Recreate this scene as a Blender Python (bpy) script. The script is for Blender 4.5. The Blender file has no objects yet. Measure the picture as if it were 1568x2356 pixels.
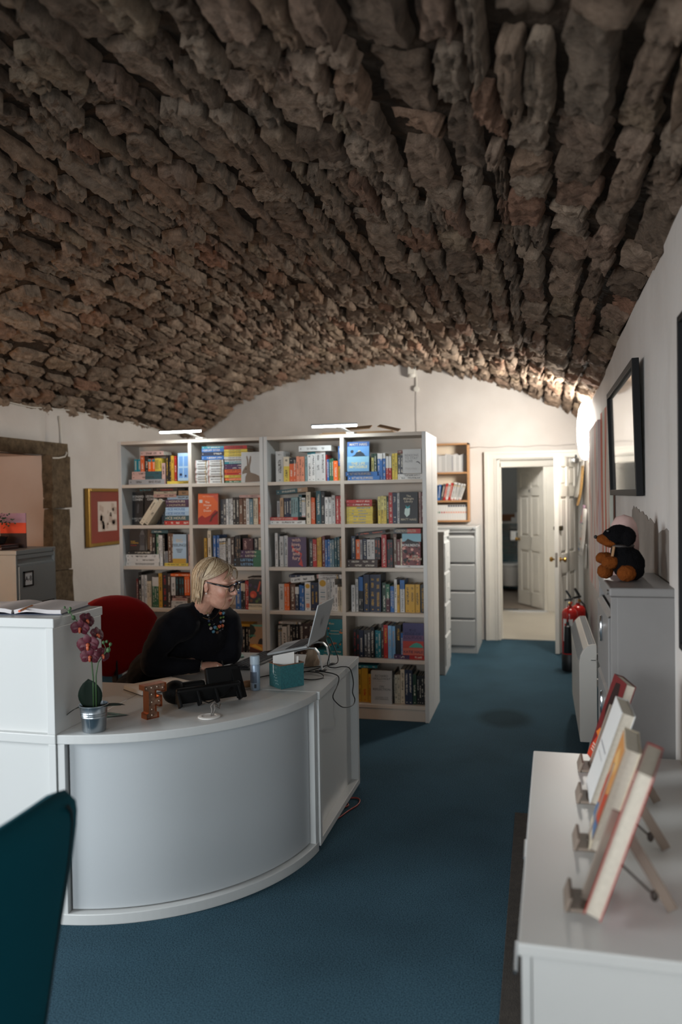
import bpy, math, random
import numpy as np
from mathutils import Vector, Matrix, Euler, Quaternion, noise
R_ = math.radians
sc = bpy.context.scene
col = sc.collection

# ---------------------------------------------------------------- camera
cam_d = bpy.data.cameras.new('camera'); cam = bpy.data.objects.new('camera', cam_d); col.objects.link(cam)
sc.camera = cam
cam_d.sensor_fit = 'VERTICAL'; cam_d.sensor_height = 36.0; cam_d.sensor_width = 24.0; cam_d.lens = 28.0
cam_d.clip_start = 0.05; cam_d.clip_end = 60
cam_d.dof.use_dof = True; cam_d.dof.focus_distance = 3.7; cam_d.dof.aperture_fstop = 1.8
yaw, pitch, roll = R_(14.0), R_(-1.16), R_(-0.86)
_f = Vector((-math.sin(yaw)*math.cos(pitch), math.cos(yaw)*math.cos(pitch), math.sin(pitch)))
_r = Vector((math.cos(yaw), math.sin(yaw), 0)); _u = _r.cross(_f)
_r2 = _r*math.cos(roll)+_u*math.sin(roll); _u2 = -_r*math.sin(roll)+_u*math.cos(roll)
cam.matrix_world = Matrix(((_r2.x, _u2.x, -_f.x, 0), (_r2.y, _u2.y, -_f.y, 0), (_r2.z, _u2.z, -_f.z, 1.6), (0, 0, 0, 1)))

# ---------------------------------------------------------------- world, daylight, exposure
w = bpy.data.worlds.new('world'); sc.world = w; w.use_nodes = True
w.node_tree.nodes['Background'].inputs[0].default_value = (0.75, 0.87, 1.0, 1)
w.node_tree.nodes['Background'].inputs[1].default_value = 0.6
sc.view_settings.view_transform = 'Standard'; sc.view_settings.look = 'None'
sc.view_settings.gamma = 1.0; sc.view_settings.use_curve_mapping = False
sc.view_settings.exposure = 0.3

def area_light(name, loc, target, sx, sy, power, color, spread=180):
    d = bpy.data.lights.new(name, 'AREA'); d.shape = 'RECTANGLE'; d.size = sx; d.size_y = sy
    d.energy = power; d.color = color; d.spread = R_(spread)
    o = bpy.data.objects.new(name, d); col.objects.link(o); o.location = loc
    o.rotation_euler = (Vector(target)-Vector(loc)).to_track_quat('-Z', 'Y').to_euler()
    return o
# daylight coming in through the windows behind the photographer and in the left wall, all out of the picture
DAY = (0.92, 0.97, 1.0)
area_light('daylight_window_wide', (-2.3, -2.58, 1.55), (-2.1, 1.5, 0.1), 1.5, 1.3, 38, DAY, 105)
area_light('daylight_window_narrow', (-0.4, -2.58, 1.55), (-0.5, 1.5, 0.1), 0.8, 1.3, 12, DAY, 105)
area_light('daylight_window_side', (-3.97, 0.65, 1.5), (0.0, 1.9, -0.4), 1.6, 1.1, 48, DAY, 105)

# ---------------------------------------------------------------- helpers
def lin(c):
    if isinstance(c, str):
        c = c.lstrip('#'); c = [int(c[i:i+2], 16) for i in (0, 2, 4)]
    c = [v/255.0 for v in c[:3]]
    return tuple((v/12.92 if v <= 0.04045 else ((v+0.055)/1.055)**2.4) for v in c)

_mats = {}
def mat(name, color, rough=0.5, metal=0.0, vary=None, bump=None, spec=0.5, emit=None, coat=0.0, trans=0.0, sheen=0.0, alpha=None, color2=None, fine=None):
    """principled material; vary=(scale, amount) mottles the colour, bump=(scale, strength) gives relief"""
    if name in _mats: return _mats[name]
    m = bpy.data.materials.new(name); m.use_nodes = True; nt = m.node_tree; N = nt.nodes; L = nt.links
    b = N['Principled BSDF']; c = lin(color) if (isinstance(color, str) or max(color) > 1.0) else color
    b.inputs['Base Color'].default_value = (*c, 1); b.inputs['Roughness'].default_value = rough
    b.inputs['Metallic'].default_value = metal; b.inputs['Specular IOR Level'].default_value = spec
    if coat: b.inputs['Coat Weight'].default_value = coat; b.inputs['Coat Roughness'].default_value = 0.1
    if trans: b.inputs['Transmission Weight'].default_value = trans
    if sheen: b.inputs['Sheen Weight'].default_value = sheen; b.inputs['Sheen Roughness'].default_value = 0.4
    if emit:
        b.inputs['Emission Color'].default_value = (*emit[0], 1); b.inputs['Emission Strength'].default_value = emit[1]
    tc = None
    if vary or bump: tc = N.new('ShaderNodeTexCoord')
    if vary:
        t = N.new('ShaderNodeTexNoise'); t.inputs['Scale'].default_value = vary[0]; t.inputs['Detail'].default_value = 5
        L.new(tc.outputs['Object'], t.inputs['Vector'])
        r = N.new('ShaderNodeValToRGB'); r.color_ramp.elements[0].position = 0.3; r.color_ramp.elements[1].position = 0.7
        c2 = (lin(color2) if isinstance(color2, str) else color2) if color2 else tuple(v*(1-vary[1]) for v in c)
        r.color_ramp.elements[0].color = (*c2, 1); r.color_ramp.elements[1].color = (*c, 1)
        L.new(t.outputs['Fac'], r.inputs['Fac']); L.new(r.outputs['Color'], b.inputs['Base Color'])
    if bump:
        t2 = N.new('ShaderNodeTexNoise'); t2.inputs['Scale'].default_value = bump[0]; t2.inputs['Detail'].default_value = 4
        L.new(tc.outputs['Object'], t2.inputs['Vector'])
        bp = N.new('ShaderNodeBump'); bp.inputs['Strength'].default_value = bump[1]; bp.inputs['Distance'].default_value = bump[2] if len(bump) > 2 else 0.01
        L.new(t2.outputs['Fac'], bp.inputs['Height']); L.new(bp.outputs['Normal'], b.inputs['Normal'])
    _mats[name] = m
    return m

class MB:
    """collects shapes; build() links them as ONE mesh object"""
    def __init__(s): s.v = []; s.f = []; s.mi = []; s.cur = 0
    def add(s, vs, fs):
        o = len(s.v); s.v += [tuple(p) for p in vs]
        for f in fs: s.f.append([i+o for i in f]); s.mi.append(s.cur)
        return s
    def box(s, x0, x1, y0, y1, z0, z1):
        return s.add([(x0, y0, z0), (x1, y0, z0), (x1, y1, z0), (x0, y1, z0), (x0, y0, z1), (x1, y0, z1), (x1, y1, z1), (x0, y1, z1)],
                     [(0, 3, 2, 1), (4, 5, 6, 7), (0, 1, 5, 4), (1, 2, 6, 5), (2, 3, 7, 6), (3, 0, 4, 7)])
    def obox(s, c, ax, ay, az, hx, hy, hz):
        c = Vector(c); ax = Vector(ax).normalized()*hx; ay = Vector(ay).normalized()*hy; az = Vector(az).normalized()*hz
        P = [c+sx*ax+sy*ay+sz*az for sz in (-1, 1) for sx, sy in ((-1, -1), (1, -1), (1, 1), (-1, 1))]
        return s.add(P, [(0, 3, 2, 1), (4, 5, 6, 7), (0, 1, 5, 4), (1, 2, 6, 5), (2, 3, 7, 6), (3, 0, 4, 7)])
    def bar(s, p0, p1, wd, th, up=(0, 0, 1)):
        p0 = Vector(p0); p1 = Vector(p1); d = p1-p0; x = d.normalized(); y = Vector(up).cross(x)
        if y.length < 1e-4: y = Vector((0, 1, 0)).cross(x)
        y.normalize(); z = x.cross(y)
        return s.obox((p0+p1)/2, x, y, z, d.length/2, wd/2, th/2)
    def tube(s, pts, r, n=8, caps=True, closed=False):
        pts = [Vector(p) for p in pts]; k = len(pts); rs = r if isinstance(r, (list, tuple)) else [r]*k
        rings = []; up = None
        for i in range(k):
            if closed: t = pts[(i+1) % k]-pts[i-1]
            else: t = pts[min(i+1, k-1)]-pts[max(i-1, 0)]
            t.normalize()
            if up is None:
                up = Vector((0, 0, 1)) if abs(t.z) < 0.9 else Vector((1, 0, 0))
            a = up-t*up.dot(t)
            if a.length < 1e-5: a = t.orthogonal()
            a.normalize(); b = t.cross(a); up = a
            rings.append([pts[i]+(a*math.cos(2*math.pi*j/n)+b*math.sin(2*math.pi*j/n))*rs[i] for j in range(n)])
        vs = [p for q in rings for p in q]; fs = []
        for i in range(k if closed else k-1):
            i2 = (i+1) % k
            for j in range(n): j2 = (j+1) % n; fs.append((i*n+j, i*n+j2, i2*n+j2, i2*n+j))
        if caps and not closed: fs.append(tuple(range(n-1, -1, -1))); fs.append(tuple((k-1)*n+j for j in range(n)))
        return s.add(vs, fs)
    def lathe(s, prof, c=(0, 0, 0), n=24, ax=(0, 0, 1), sx=1.0, sy=1.0):
        c = Vector(c); q = Vector((0, 0, 1)).rotation_difference(Vector(ax)); vs = []; fs = []; k = len(prof)
        for (r, z) in prof:
            for j in range(n):
                a = 2*math.pi*j/n; vs.append(c+q@Vector((r*math.cos(a)*sx, r*math.sin(a)*sy, z)))
        for i in range(k-1):
            for j in range(n): j2 = (j+1) % n; fs.append((i*n+j, i*n+j2, (i+1)*n+j2, (i+1)*n+j))
        if prof[0][0] > 1e-6: fs.append(tuple(range(n-1, -1, -1)))
        if prof[-1][0] > 1e-6: fs.append(tuple((k-1)*n+j for j in range(n)))
        return s.add(vs, fs)
    def prism(s, poly, z0, z1, fr=None):
        """poly of (x, y); fr maps (x, y, z) to a point"""
        fr = fr or (lambda x, y, z: (x, y, z)); n = len(poly)
        vs = [fr(x, y, z0) for x, y in poly]+[fr(x, y, z1) for x, y in poly]
        fs = [tuple(range(n-1, -1, -1)), tuple(range(n, 2*n))]+[(i, (i+1) % n, n+(i+1) % n, n+i) for i in range(n)]
        return s.add(vs, fs)
    def grid(s, P, closed_u=False):
        nu = len(P); nv = len(P[0]); fs = []
        for i in range(nu if closed_u else nu-1):
            i2 = (i+1) % nu
            for j in range(nv-1): fs.append((i*nv+j, i2*nv+j, i2*nv+j+1, i*nv+j+1))
        return s.add([p for q in P for p in q], fs)
    def ell(s, c, rx, ry, rz, n=14, m=9, rot=None):
        c = Vector(c); vs = []; fs = []
        for i in range(m+1):
            t = math.pi*i/m
            for j in range(n):
                a = 2*math.pi*j/n; p = Vector((rx*math.sin(t)*math.cos(a), ry*math.sin(t)*math.sin(a), -rz*math.cos(t)))
                if rot: p = rot@p
                vs.append(c+p)
        for i in range(m):
            for j in range(n): j2 = (j+1) % n; fs.append((i*n+j, i*n+j2, (i+1)*n+j2, (i+1)*n+j))
        return s.add(vs, fs)
    def sheet(s, P, th):
        """a thin curved sheet from a grid of points, thickened along its normals"""
        nu, nv = len(P), len(P[0]); P = [[Vector(p) for p in q] for q in P]; B = []
        for i in range(nu):
            row = []
            for j in range(nv):
                du = P[min(i+1, nu-1)][j]-P[max(i-1, 0)][j]; dv = P[i][min(j+1, nv-1)]-P[i][max(j-1, 0)]
                n = du.cross(dv)
                if n.length > 1e-9: n.normalize()
                row.append(P[i][j]-n*th)
            B.append(row)
        o = len(s.v); s.grid(P); o2 = len(s.v); s.v += [tuple(p) for q in B for p in q]
        for i in range(nu-1):
            for j in range(nv-1):
                s.f.append([o2+i*nv+j, o2+i*nv+j+1, o2+(i+1)*nv+j+1, o2+(i+1)*nv+j]); s.mi.append(s.cur)
        bd = [(i, 0) for i in range(nu)]+[(nu-1, j) for j in range(1, nv)]+[(i, nv-1) for i in range(nu-2, -1, -1)]+[(0, j) for j in range(nv-2, 0, -1)]
        for k in range(len(bd)):
            a = bd[k]; b = bd[(k+1) % len(bd)]
            s.f.append([o+b[0]*nv+b[1], o+a[0]*nv+a[1], o2+a[0]*nv+a[1], o2+b[0]*nv+b[1]]); s.mi.append(s.cur)
        return s
    def mesh(s, name):
        me = bpy.data.meshes.new(name); me.from_pydata(s.v, [], s.f)
        if any(s.mi): me.polygons.foreach_set('material_index', s.mi)
        me.update(); return me
    def build(s, name, m, parent=None, smooth=False, bevel=0, seg=2, sub=0, loc=None, rot=None):
        me = s.mesh(name); o = bpy.data.objects.new(name, me); col.objects.link(o)
        for x in (m if isinstance(m, (list, tuple)) else [m]): me.materials.append(x)
        if parent: o.parent = parent
        if loc: o.location = loc
        if rot: o.rotation_euler = rot
        if smooth:
            me.polygons.foreach_set('use_smooth', [True]*len(me.polygons))
            if smooth == 'auto':
                md = o.modifiers.new('edges', 'EDGE_SPLIT'); md.split_angle = R_(35)
        if bevel:
            md = o.modifiers.new('bevel', 'BEVEL'); md.width = bevel; md.segments = seg; md.limit_method = 'ANGLE'
        if sub:
            md = o.modifiers.new('sub', 'SUBSURF'); md.levels = sub; md.render_levels = sub
        return o

def smooth_pts(P, n=6):
    """Catmull-Rom curve through the points"""
    P = [Vector(p) for p in P]; Q = []
    for i in range(len(P)-1):
        a, b_, c, d = P[max(i-1, 0)], P[i], P[i+1], P[min(i+2, len(P)-1)]
        for k in range(n):
            t_ = k/n; Q.append(0.5*((2*b_)+(c-a)*t_+(2*a-5*b_+4*c-d)*t_*t_+(3*b_-a-3*c+d)*t_**3))
    return Q+[P[-1]]
def tag(o, label, cat, group=None, kind=None):
    o['label'] = label; o['category'] = cat
    if group: o['group'] = group
    if kind: o['kind'] = kind
    return o
def thing(name, label, cat, loc=(0, 0, 0), rotz=0.0, group=None, rot=None):
    o = bpy.data.objects.new(name, None); col.objects.link(o); o.empty_display_size = 0.05
    o.location = loc; o.rotation_euler = rot if rot else (0, 0, rotz)
    return tag(o, label, cat, group)
def struct(o, label=None, cat=None):
    o['kind'] = 'structure'
    if label: o['label'] = label
    if cat: o['category'] = cat
    return o
def copy_tree(o, parent=None):
    c = o.copy(); col.objects.link(c); c.parent = parent
    for ch in list(o.children): copy_tree(ch, c)
    return c

_txt = {}
def text(s, size, m, parent, fr, align='CENTER', bold=0.0, spacing=1.0, name='lettering', squash=1.0):
    """flat printed lettering; fr is a 4x4 matrix that places the text plane (x right, y up)"""
    key = (s, align, bold, spacing)
    if key not in _txt:
        cu = bpy.data.curves.new('lettering', 'FONT'); cu.body = s; cu.align_x = align; cu.align_y = 'CENTER'
        cu.size = 1.0; cu.resolution_u = 2; cu.offset = bold; cu.space_character = spacing; cu.space_line = 0.9
        t = bpy.data.objects.new('lettering', cu); col.objects.link(t)
        dg = bpy.context.evaluated_depsgraph_get()
        me = bpy.data.meshes.new_from_object(t.evaluated_get(dg)); bpy.data.objects.remove(t); bpy.data.curves.remove(cu)
        _txt[key] = me
    me = _txt[key].copy(); me.materials.clear(); me.materials.append(m)
    me.transform(Matrix.Diagonal((size*squash, size, size, 1)))
    me.transform(fr)
    o = bpy.data.objects.new(name, me); col.objects.link(o); o.parent = parent
    return o
def frame(o, x, y):
    """matrix whose x axis, y axis and origin are given"""
    x = Vector(x).normalized(); y = Vector(y).normalized(); z = x.cross(y)
    return Matrix(((x.x, y.x, z.x, o[0]), (x.y, y.y, z.y, o[1]), (x.z, y.z, z.z, o[2]), (0, 0, 0, 1)))
# ---------------------------------------------------------------- surface materials
def plaster(name, base, dirt, scale=1.3, amount=0.5):
    m = bpy.data.materials.new(name); m.use_nodes = True; N = m.node_tree.nodes; L = m.node_tree.links; b = N['Principled BSDF']
    tc = N.new('ShaderNodeTexCoord')
    n1 = N.new('ShaderNodeTexNoise'); n1.inputs['Scale'].default_value = scale; n1.inputs['Detail'].default_value = 6; L.new(tc.outputs['Object'], n1.inputs['Vector'])
    r = N.new('ShaderNodeValToRGB'); r.color_ramp.elements[0].position = 0.42; r.color_ramp.elements[1].position = 0.62
    r.color_ramp.elements[0].color = (*lin(dirt), 1); r.color_ramp.elements[1].color = (*lin(base), 1)
    L.new(n1.outputs['Fac'], r.inputs['Fac'])
    mx = N.new('ShaderNodeMixRGB'); mx.inputs['Fac'].default_value = amount; mx.inputs['Color1'].default_value = (*lin(base), 1)
    L.new(r.outputs['Color'], mx.inputs['Color2']); L.new(mx.outputs['Color'], b.inputs['Base Color'])
    n2 = N.new('ShaderNodeTexNoise'); n2.inputs['Scale'].default_value = 7; n2.inputs['Detail'].default_value = 6; L.new(tc.outputs['Object'], n2.inputs['Vector'])
    bp = N.new('ShaderNodeBump'); bp.inputs['Strength'].default_value = 0.22; bp.inputs['Distance'].default_value = 0.03
    L.new(n2.outputs['Fac'], bp.inputs['Height']); L.new(bp.outputs['Normal'], b.inputs['Normal'])
    b.inputs['Roughness'].default_value = 0.75
    return m
PLASTER = plaster('white_plaster', '#d2cdc8', '#bab2ab')
PLASTER_WARM = plaster('warm_lit_plaster', '#d8c3b4', '#c9ae9c')  # warm lamp light in the recess put into the plaster colour

def stone_mat(name, cols, dark, per_island=True):
    m = bpy.data.materials.new(name); m.use_nodes = True; N = m.node_tree.nodes; L = m.node_tree.links; b = N['Principled BSDF']
    tc = N.new('ShaderNodeTexCoord'); geo = N.new('ShaderNodeNewGeometry'); oi = N.new('ShaderNodeObjectInfo')
    ad = N.new('ShaderNodeMath'); ad.operation = 'ADD'; L.new(geo.outputs['Random Per Island'], ad.inputs[0]); L.new(oi.outputs['Random'], ad.inputs[1])
    fr = N.new('ShaderNodeMath'); fr.operation = 'FRACT'; L.new(ad.outputs[0], fr.inputs[0])
    r = N.new('ShaderNodeValToRGB'); r.color_ramp.interpolation = 'LINEAR'
    el = r.color_ramp.elements
    el[1].position = 1.0; el[1].color = (*lin(cols[-1]), 1); el[0].position = 0.0; el[0].color = (*lin(cols[0]), 1)
    for i, c in enumerate(cols[1:-1]):
        e = el.new((i+1)/(len(cols)-1)); e.color = (*lin(c), 1)
    L.new(fr.outputs[0], r.inputs['Fac'])
    n = N.new('ShaderNodeTexNoise'); n.inputs['Scale'].default_value = 14; n.inputs['Detail'].default_value = 10; n.inputs['Roughness'].default_value = 0.75
    L.new(tc.outputs['Object'], n.inputs['Vector'])
    r2 = N.new('ShaderNodeValToRGB'); r2.color_ramp.elements[0].position = 0.35; r2.color_ramp.elements[1].position = 0.65
    r2.color_ramp.elements[0].color = (0.28, 0.265, 0.25, 1); r2.color_ramp.elements[1].color = (1.04, 1.01, 0.99, 1)
    L.new(n.outputs['Fac'], r2.inputs['Fac'])
    mu = N.new('ShaderNodeMixRGB'); mu.blend_type = 'MULTIPLY'; mu.inputs['Fac'].default_value = 0.85
    L.new(r.outputs['Color'], mu.inputs['Color1']); L.new(r2.outputs['Color'], mu.inputs['Color2']); L.new(mu.outputs['Color'], b.inputs['Base Color'])
    # bedding grain running across each stone plus pitting
    mp = N.new('ShaderNodeMapping'); mp.inputs['Scale'].default_value = (22, 55, 22); L.new(tc.outputs['Object'], mp.inputs['Vector'])
    n2 = N.new('ShaderNodeTexNoise'); n2.inputs['Scale'].default_value = 1.0; n2.inputs['Detail'].default_value = 8; n2.inputs['Roughness'].default_value = 0.7
    L.new(mp.outputs['Vector'], n2.inputs['Vector'])
    bp = N.new('ShaderNodeBump'); bp.inputs['Strength'].default_value = 1.0; bp.inputs['Distance'].default_value = 0.035
    L.new(n2.outputs['Fac'], bp.inputs['Height']); L.new(bp.outputs['Normal'], b.inputs['Normal'])
    b.inputs['Roughness'].default_value = 0.9; b.inputs['Specular IOR Level'].default_value = 0.2
    return m
STONE = stone_mat('vault_stone', ['#b09c8a', '#c8b29d', '#8a7767', '#c7ae99', '#ad917f', '#b39f88', '#b98f78', '#9c8c7c', '#c3ad99', '#7f6c5d', '#b29a86', '#a89a8b'], None)
JAMBSTONE = stone_mat('jamb_stone', ['#8f7d66', '#82725d', '#9a886f'], None)
MORTAR = mat('vault_mortar', '#41362d', 0.95, vary=(6, 0.45), bump=(22, 0.8, 0.03), spec=0.1)

def carpet_mat():
    m = bpy.data.materials.new('blue_carpet'); m.use_nodes = True; N = m.node_tree.nodes; L = m.node_tree.links; b = N['Principled BSDF']
    tc = N.new('ShaderNodeTexCoord')
    n1 = N.new('ShaderNodeTexNoise'); n1.inputs['Scale'].default_value = 210; n1.inputs['Detail'].default_value = 4; n1.inputs['Roughness'].default_value = 0.8; L.new(tc.outputs['Object'], n1.inputs['Vector'])
    r = N.new('ShaderNodeValToRGB'); r.color_ramp.elements[0].position = 0.38; r.color_ramp.elements[1].position = 0.64
    r.color_ramp.elements[0].color = (*lin('#182c38'), 1); r.color_ramp.elements[1].color = (*lin('#4a6a7a'), 1)
    L.new(n1.outputs['Fac'], r.inputs['Fac'])
    n2 = N.new('ShaderNodeTexNoise'); n2.inputs['Scale'].default_value = 1.6; n2.inputs['Detail'].default_value = 4; L.new(tc.outputs['Object'], n2.inputs['Vector'])
    r2 = N.new('ShaderNodeValToRGB'); r2.color_ramp.elements[0].position = 0.35; r2.color_ramp.elements[1].position = 0.6
    r2.color_ramp.elements[0].color = (0.78, 0.78, 0.78, 1); r2.color_ramp.elements[1].color = (1, 1, 1, 1); L.new(n2.outputs['Fac'], r2.inputs['Fac'])
    mu = N.new('ShaderNodeMixRGB'); mu.blend_type = 'MULTIPLY'; mu.inputs['Fac'].default_value = 1
    L.new(r.outputs['Color'], mu.inputs['Color1']); L.new(r2.outputs['Color'], mu.inputs['Color2'])
    # an old round stain in the aisle
    mp = N.new('ShaderNodeMapping'); mp.inputs['Location'].default_value = (0.26*4.2, -5.75*3.4, 0); mp.inputs['Scale'].default_value = (4.2, 3.4, 4); L.new(tc.outputs['Object'], mp.inputs['Vector'])
    g = N.new('ShaderNodeTexGradient'); g.gradient_type = 'SPHERICAL'; L.new(mp.outputs['Vector'], g.inputs['Vector'])
    r3 = N.new('ShaderNodeValToRGB'); r3.color_ramp.elements[0].position = 0.0; r3.color_ramp.elements[1].position = 0.45
    r3.color_ramp.elements[0].color = (1, 1, 1, 1); r3.color_ramp.elements[1].color = (0.55, 0.53, 0.5, 1); L.new(g.outputs['Fac'], r3.inputs['Fac'])
    mu2 = N.new('ShaderNodeMixRGB'); mu2.blend_type = 'MULTIPLY'; mu2.inputs['Fac'].default_value = 1
    L.new(mu.outputs['Color'], mu2.inputs['Color1']); L.new(r3.outputs['Color'], mu2.inputs['Color2']); L.new(mu2.outputs['Color'], b.inputs['Base Color'])
    bp = N.new('ShaderNodeBump'); bp.inputs['Strength'].default_value = 0.2; bp.inputs['Distance'].default_value = 0.003
    L.new(n1.outputs['Fac'], bp.inputs['Height']); L.new(bp.outputs['Normal'], b.inputs['Normal'])
    b.inputs['Roughness'].default_value = 0.95; b.inputs['Specular IOR Level'].default_value = 0.1
    return m
CARPET = carpet_mat()
LAMINATE = mat('white_laminate', '#d6d6d3', 0.38, vary=(3, 0.03))
LAM_IN = mat('warm_lit_board', '#d6cabc', 0.5, vary=(4, 0.05))  # warm light on the bookcase boards tinted into their colour
GREYMETAL = mat('grey_enamel', '#a9acac', 0.42, vary=(5, 0.06))
WHITEPAINT = mat('cream_gloss_paint', '#dcd8cf', 0.4, vary=(6, 0.06))
BLACK = mat('black_plastic', '#101112', 0.45)
BRASS = mat('brass', '#b08a4a', 0.28, 1.0)
CHROME = mat('chrome', '#c8cacc', 0.2, 1.0)
STEEL = mat('galvanised_steel', '#b4bcc2', 0.3, 1.0, vary=(30, 0.15))
PAPER = mat('paper_white', '#dedcd8', 0.8)
WOOD = mat('beech_wood', '#b98a5e', 0.5, vary=(8, 0.15))
WOODGREY = mat('grey_brown_wood', '#8d7d70', 0.55, vary=(9, 0.2))
INK = mat('ink_black', '#17181b', 0.7)
GLASS = mat('picture_glass', (0.9, 0.92, 0.92), 0.03, 0, spec=0.5, trans=1.0)

# ---------------------------------------------------------------- the room shell
YB = 8.82; YF = -2.5; XL = -3.88; XR = 0.45
CTRL = [(-3.95, 2.30), (-3.84, 2.375), (-3.41, 2.694), (-2.95, 2.875), (-2.607, 2.965), (-2.1, 3.035), (-1.592, 3.045), (-1.1, 2.97), (-0.633, 2.862), (-0.3, 2.75), (0.008, 2.622), (0.3, 2.47), (0.50, 2.35)]
_cx = np.array([c[0] for c in CTRL]); _cz = np.array([c[1] for c in CTRL])
def _hermite(x):
    m = np.gradient(_cz, _cx); i = int(np.clip(np.searchsorted(_cx, x)-1, 0, len(_cx)-2)); h = _cx[i+1]-_cx[i]; t = (x-_cx[i])/h
    return ((2*t**3-3*t*t+1)*_cz[i]+(t**3-2*t*t+t)*h*m[i]+(-2*t**3+3*t*t)*_cz[i+1]+(t**3-t*t)*h*m[i+1])
_xs = np.linspace(-3.95, 0.50, 400); _zs = np.array([_hermite(x) for x in _xs])
_ss = np.concatenate([[0], np.cumsum(np.hypot(np.diff(_xs), np.diff(_zs)))]); SL = float(_ss[-1])
def vault(s, y, off=0.0):
    """point on the vault at arc length s and depth y; off > 0 moves it into the room"""
    x = float(np.interp(s, _ss, _xs)); z = float(np.interp(s, _ss, _zs))
    x2 = float(np.interp(s+0.02, _ss, _xs)); z2 = float(np.interp(s+0.02, _ss, _zs)); x1 = float(np.interp(s-0.02, _ss, _xs)); z1 = float(np.interp(s-0.02, _ss, _zs))
    n = Vector((z2-z1, 0, -(x2-x1))).normalized()
    k = max(0.0, min(1.0, (x+1.0)/1.45)); lift = 0.15*k*k*max(0.0, min(1.0, (8.6-y)/3.2))
    wob = 0.02*math.sin(1.3*y+0.8*s)+0.015*math.sin(2.1*y-1.7*s)
    fade = min(1.0, max(0.0, (YB-y)/0.6))
    return Vector((x, y, z+lift+wob*fade))+n*off
def vault_z(x, y):
    s = float(np.interp(x, _xs, _ss)); return vault(s, y).z

b = MB(); nU, nV = 60, 90
b.grid([[vault(SL*i/nU, YF+(YB+0.02-YF)*j/nV, -0.024+0.014*noise.noise(Vector((i*0.7, j*0.6, 3)))) for j in range(nV+1)] for i in range(nU+1)])
ceil = struct(b.build('ceiling', MORTAR, smooth=True), 'dark rubble stone barrel vault over the whole room', 'vault')
_md = ceil.modifiers.new('thick', 'SOLIDIFY'); _md.thickness = 0.2; _md.offset = 1

def stone_geo(mb, s0, s1, y0, y1, prot, nu, nv, rnd, seed):
    """one rough rubble stone between arc lengths s0..s1 and depths y0..y1"""
    cs, cy = (s0+s1)/2, (y0+y1)/2; hs, hy = (s1-s0)/2, (y1-y0)/2
    sk = rnd.uniform(-0.25, 0.25); tp = rnd.uniform(-0.25, 0.25); ex = rnd.uniform(4.5, 12.0)
    tu, tv = rnd.uniform(-0.25, 0.75), rnd.uniform(-0.8, 0.8); sd = Vector((seed*1.37, seed*0.71, seed*2.11))
    P = []
    def knots(n): 
        q = [-1+2*i/(n-2) for i in range(n-1)]; q[0] = -0.93; q[-1] = 0.93
        return [-1.0]+q+[1.0]
    for u in knots(nu):
        row = []
        for v in knots(nv):
            k = 1.0/max(1e-6, (abs(u)**ex+abs(v)**ex)**(1/ex))*max(abs(u), abs(v)) if (u or v) else 1.0
            uu, vv = u*k, v*k
            e = 0.22*noise.noise(sd+Vector((uu*1.6, vv*1.6, 0)))+0.10*noise.noise(sd+Vector((uu*4, vv*4, 2)))
            edge = max(abs(u), abs(v))
            if edge > 0.999: h = -0.06
            else:
                q = noise.noise(sd+Vector((uu*1.7, vv*1.7, 5))); q2 = noise.noise(sd+Vector((uu*4.5, vv*4.5, 9)))
                h = prot*(1-0.2*edge**4)+hs*(tu*uu*0.5)+hy*tv*vv*0.13+0.022*(round(q*5)/5*0.6+q*0.4)+0.013*q2+0.012*noise.noise(Vector(((cs+hs*uu)*30, (cy+hy*vv)*42, seed)))+0.006*noise.noise(Vector(((cs+hs*uu)*70, (cy+hy*vv)*90, seed)))
            ek = 1.0+e if edge > 0.6 else 1.0+e*0.5
            S = cs+hs*uu*ek*(1+tp*vv*0.5)+sk*hs*vv*0.5; Y = cy+hy*vv*(1.0+0.35*e)
            row.append(vault(min(max(S, 0.0), SL), min(Y, YB+0.01), h))
        P.append(row)
    mb.grid(P)

_rng = random.Random(7)
stones = []
s_ = 0.02; row_i = 0
while s_ < SL-0.03:
    wd = _rng.choice([0.07, 0.085, 0.1, 0.115, 0.13, 0.15, 0.175]); wd = min(wd, SL-s_); y_ = YF+_rng.uniform(0, 0.25); row_i += 1
    while y_ < YB-0.02:
        ln = _rng.choice([_rng.uniform(0.1, 0.22), _rng.uniform(0.18, 0.45)])*(1.1 if y_ < 5 else 0.85); ln = min(ln, YB-y_)
        wj = _rng.uniform(-0.012, 0.012)
        if wd > 0.12 and _rng.random() < 0.22:          # a course split into two thin stones
            h2 = wd*_rng.uniform(0.4, 0.6)
            stones.append((s_+0.004, s_+h2-0.004, y_+0.006, y_+ln-0.006)); stones.append((s_+h2+0.004, s_+wd-0.003, y_+0.006, y_+ln-0.006))
        else: stones.append((s_+0.004+wj+_rng.uniform(-0.008, 0.014), s_+wd-0.004+wj+_rng.uniform(-0.02, 0.008), y_+0.007, y_+ln-0.007))
        y_ += ln+(_rng.uniform(0.0, 0.045))
    s_ += wd+_rng.uniform(0.004, 0.02)
stones = [(a, max(c, a+0.045), d, max(e, d+0.07)) for a, c, d, e in stones]
def _proj(p):
    d = p-Vector((0, 0, 1.6)); z = d.dot(_f)
    if z < 0.3: return None
    F = 28/36*2356
    return (784+F*d.dot(_r2)/z, 1178-F*d.dot(_u2)/z)
def _area(st):
    q = [_proj(vault(a, c)) for a, c in ((st[0], st[2]), (st[1], st[2]), (st[1], st[3]), (st[0], st[3]))]
    if any(p is None for p in q): return 0
    cx = sum(p[0] for p in q)/4; cy = sum(p[1] for p in q)/4
    if not (-40 < cx < 1608 and -40 < cy < 1200): return 0
    return abs(sum(q[i][0]*q[(i+1) % 4][1]-q[(i+1) % 4][0]*q[i][1] for i in range(4)))/2
order = sorted(range(len(stones)), key=lambda i: -_area(stones[i])); near = set(order[:300])
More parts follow.
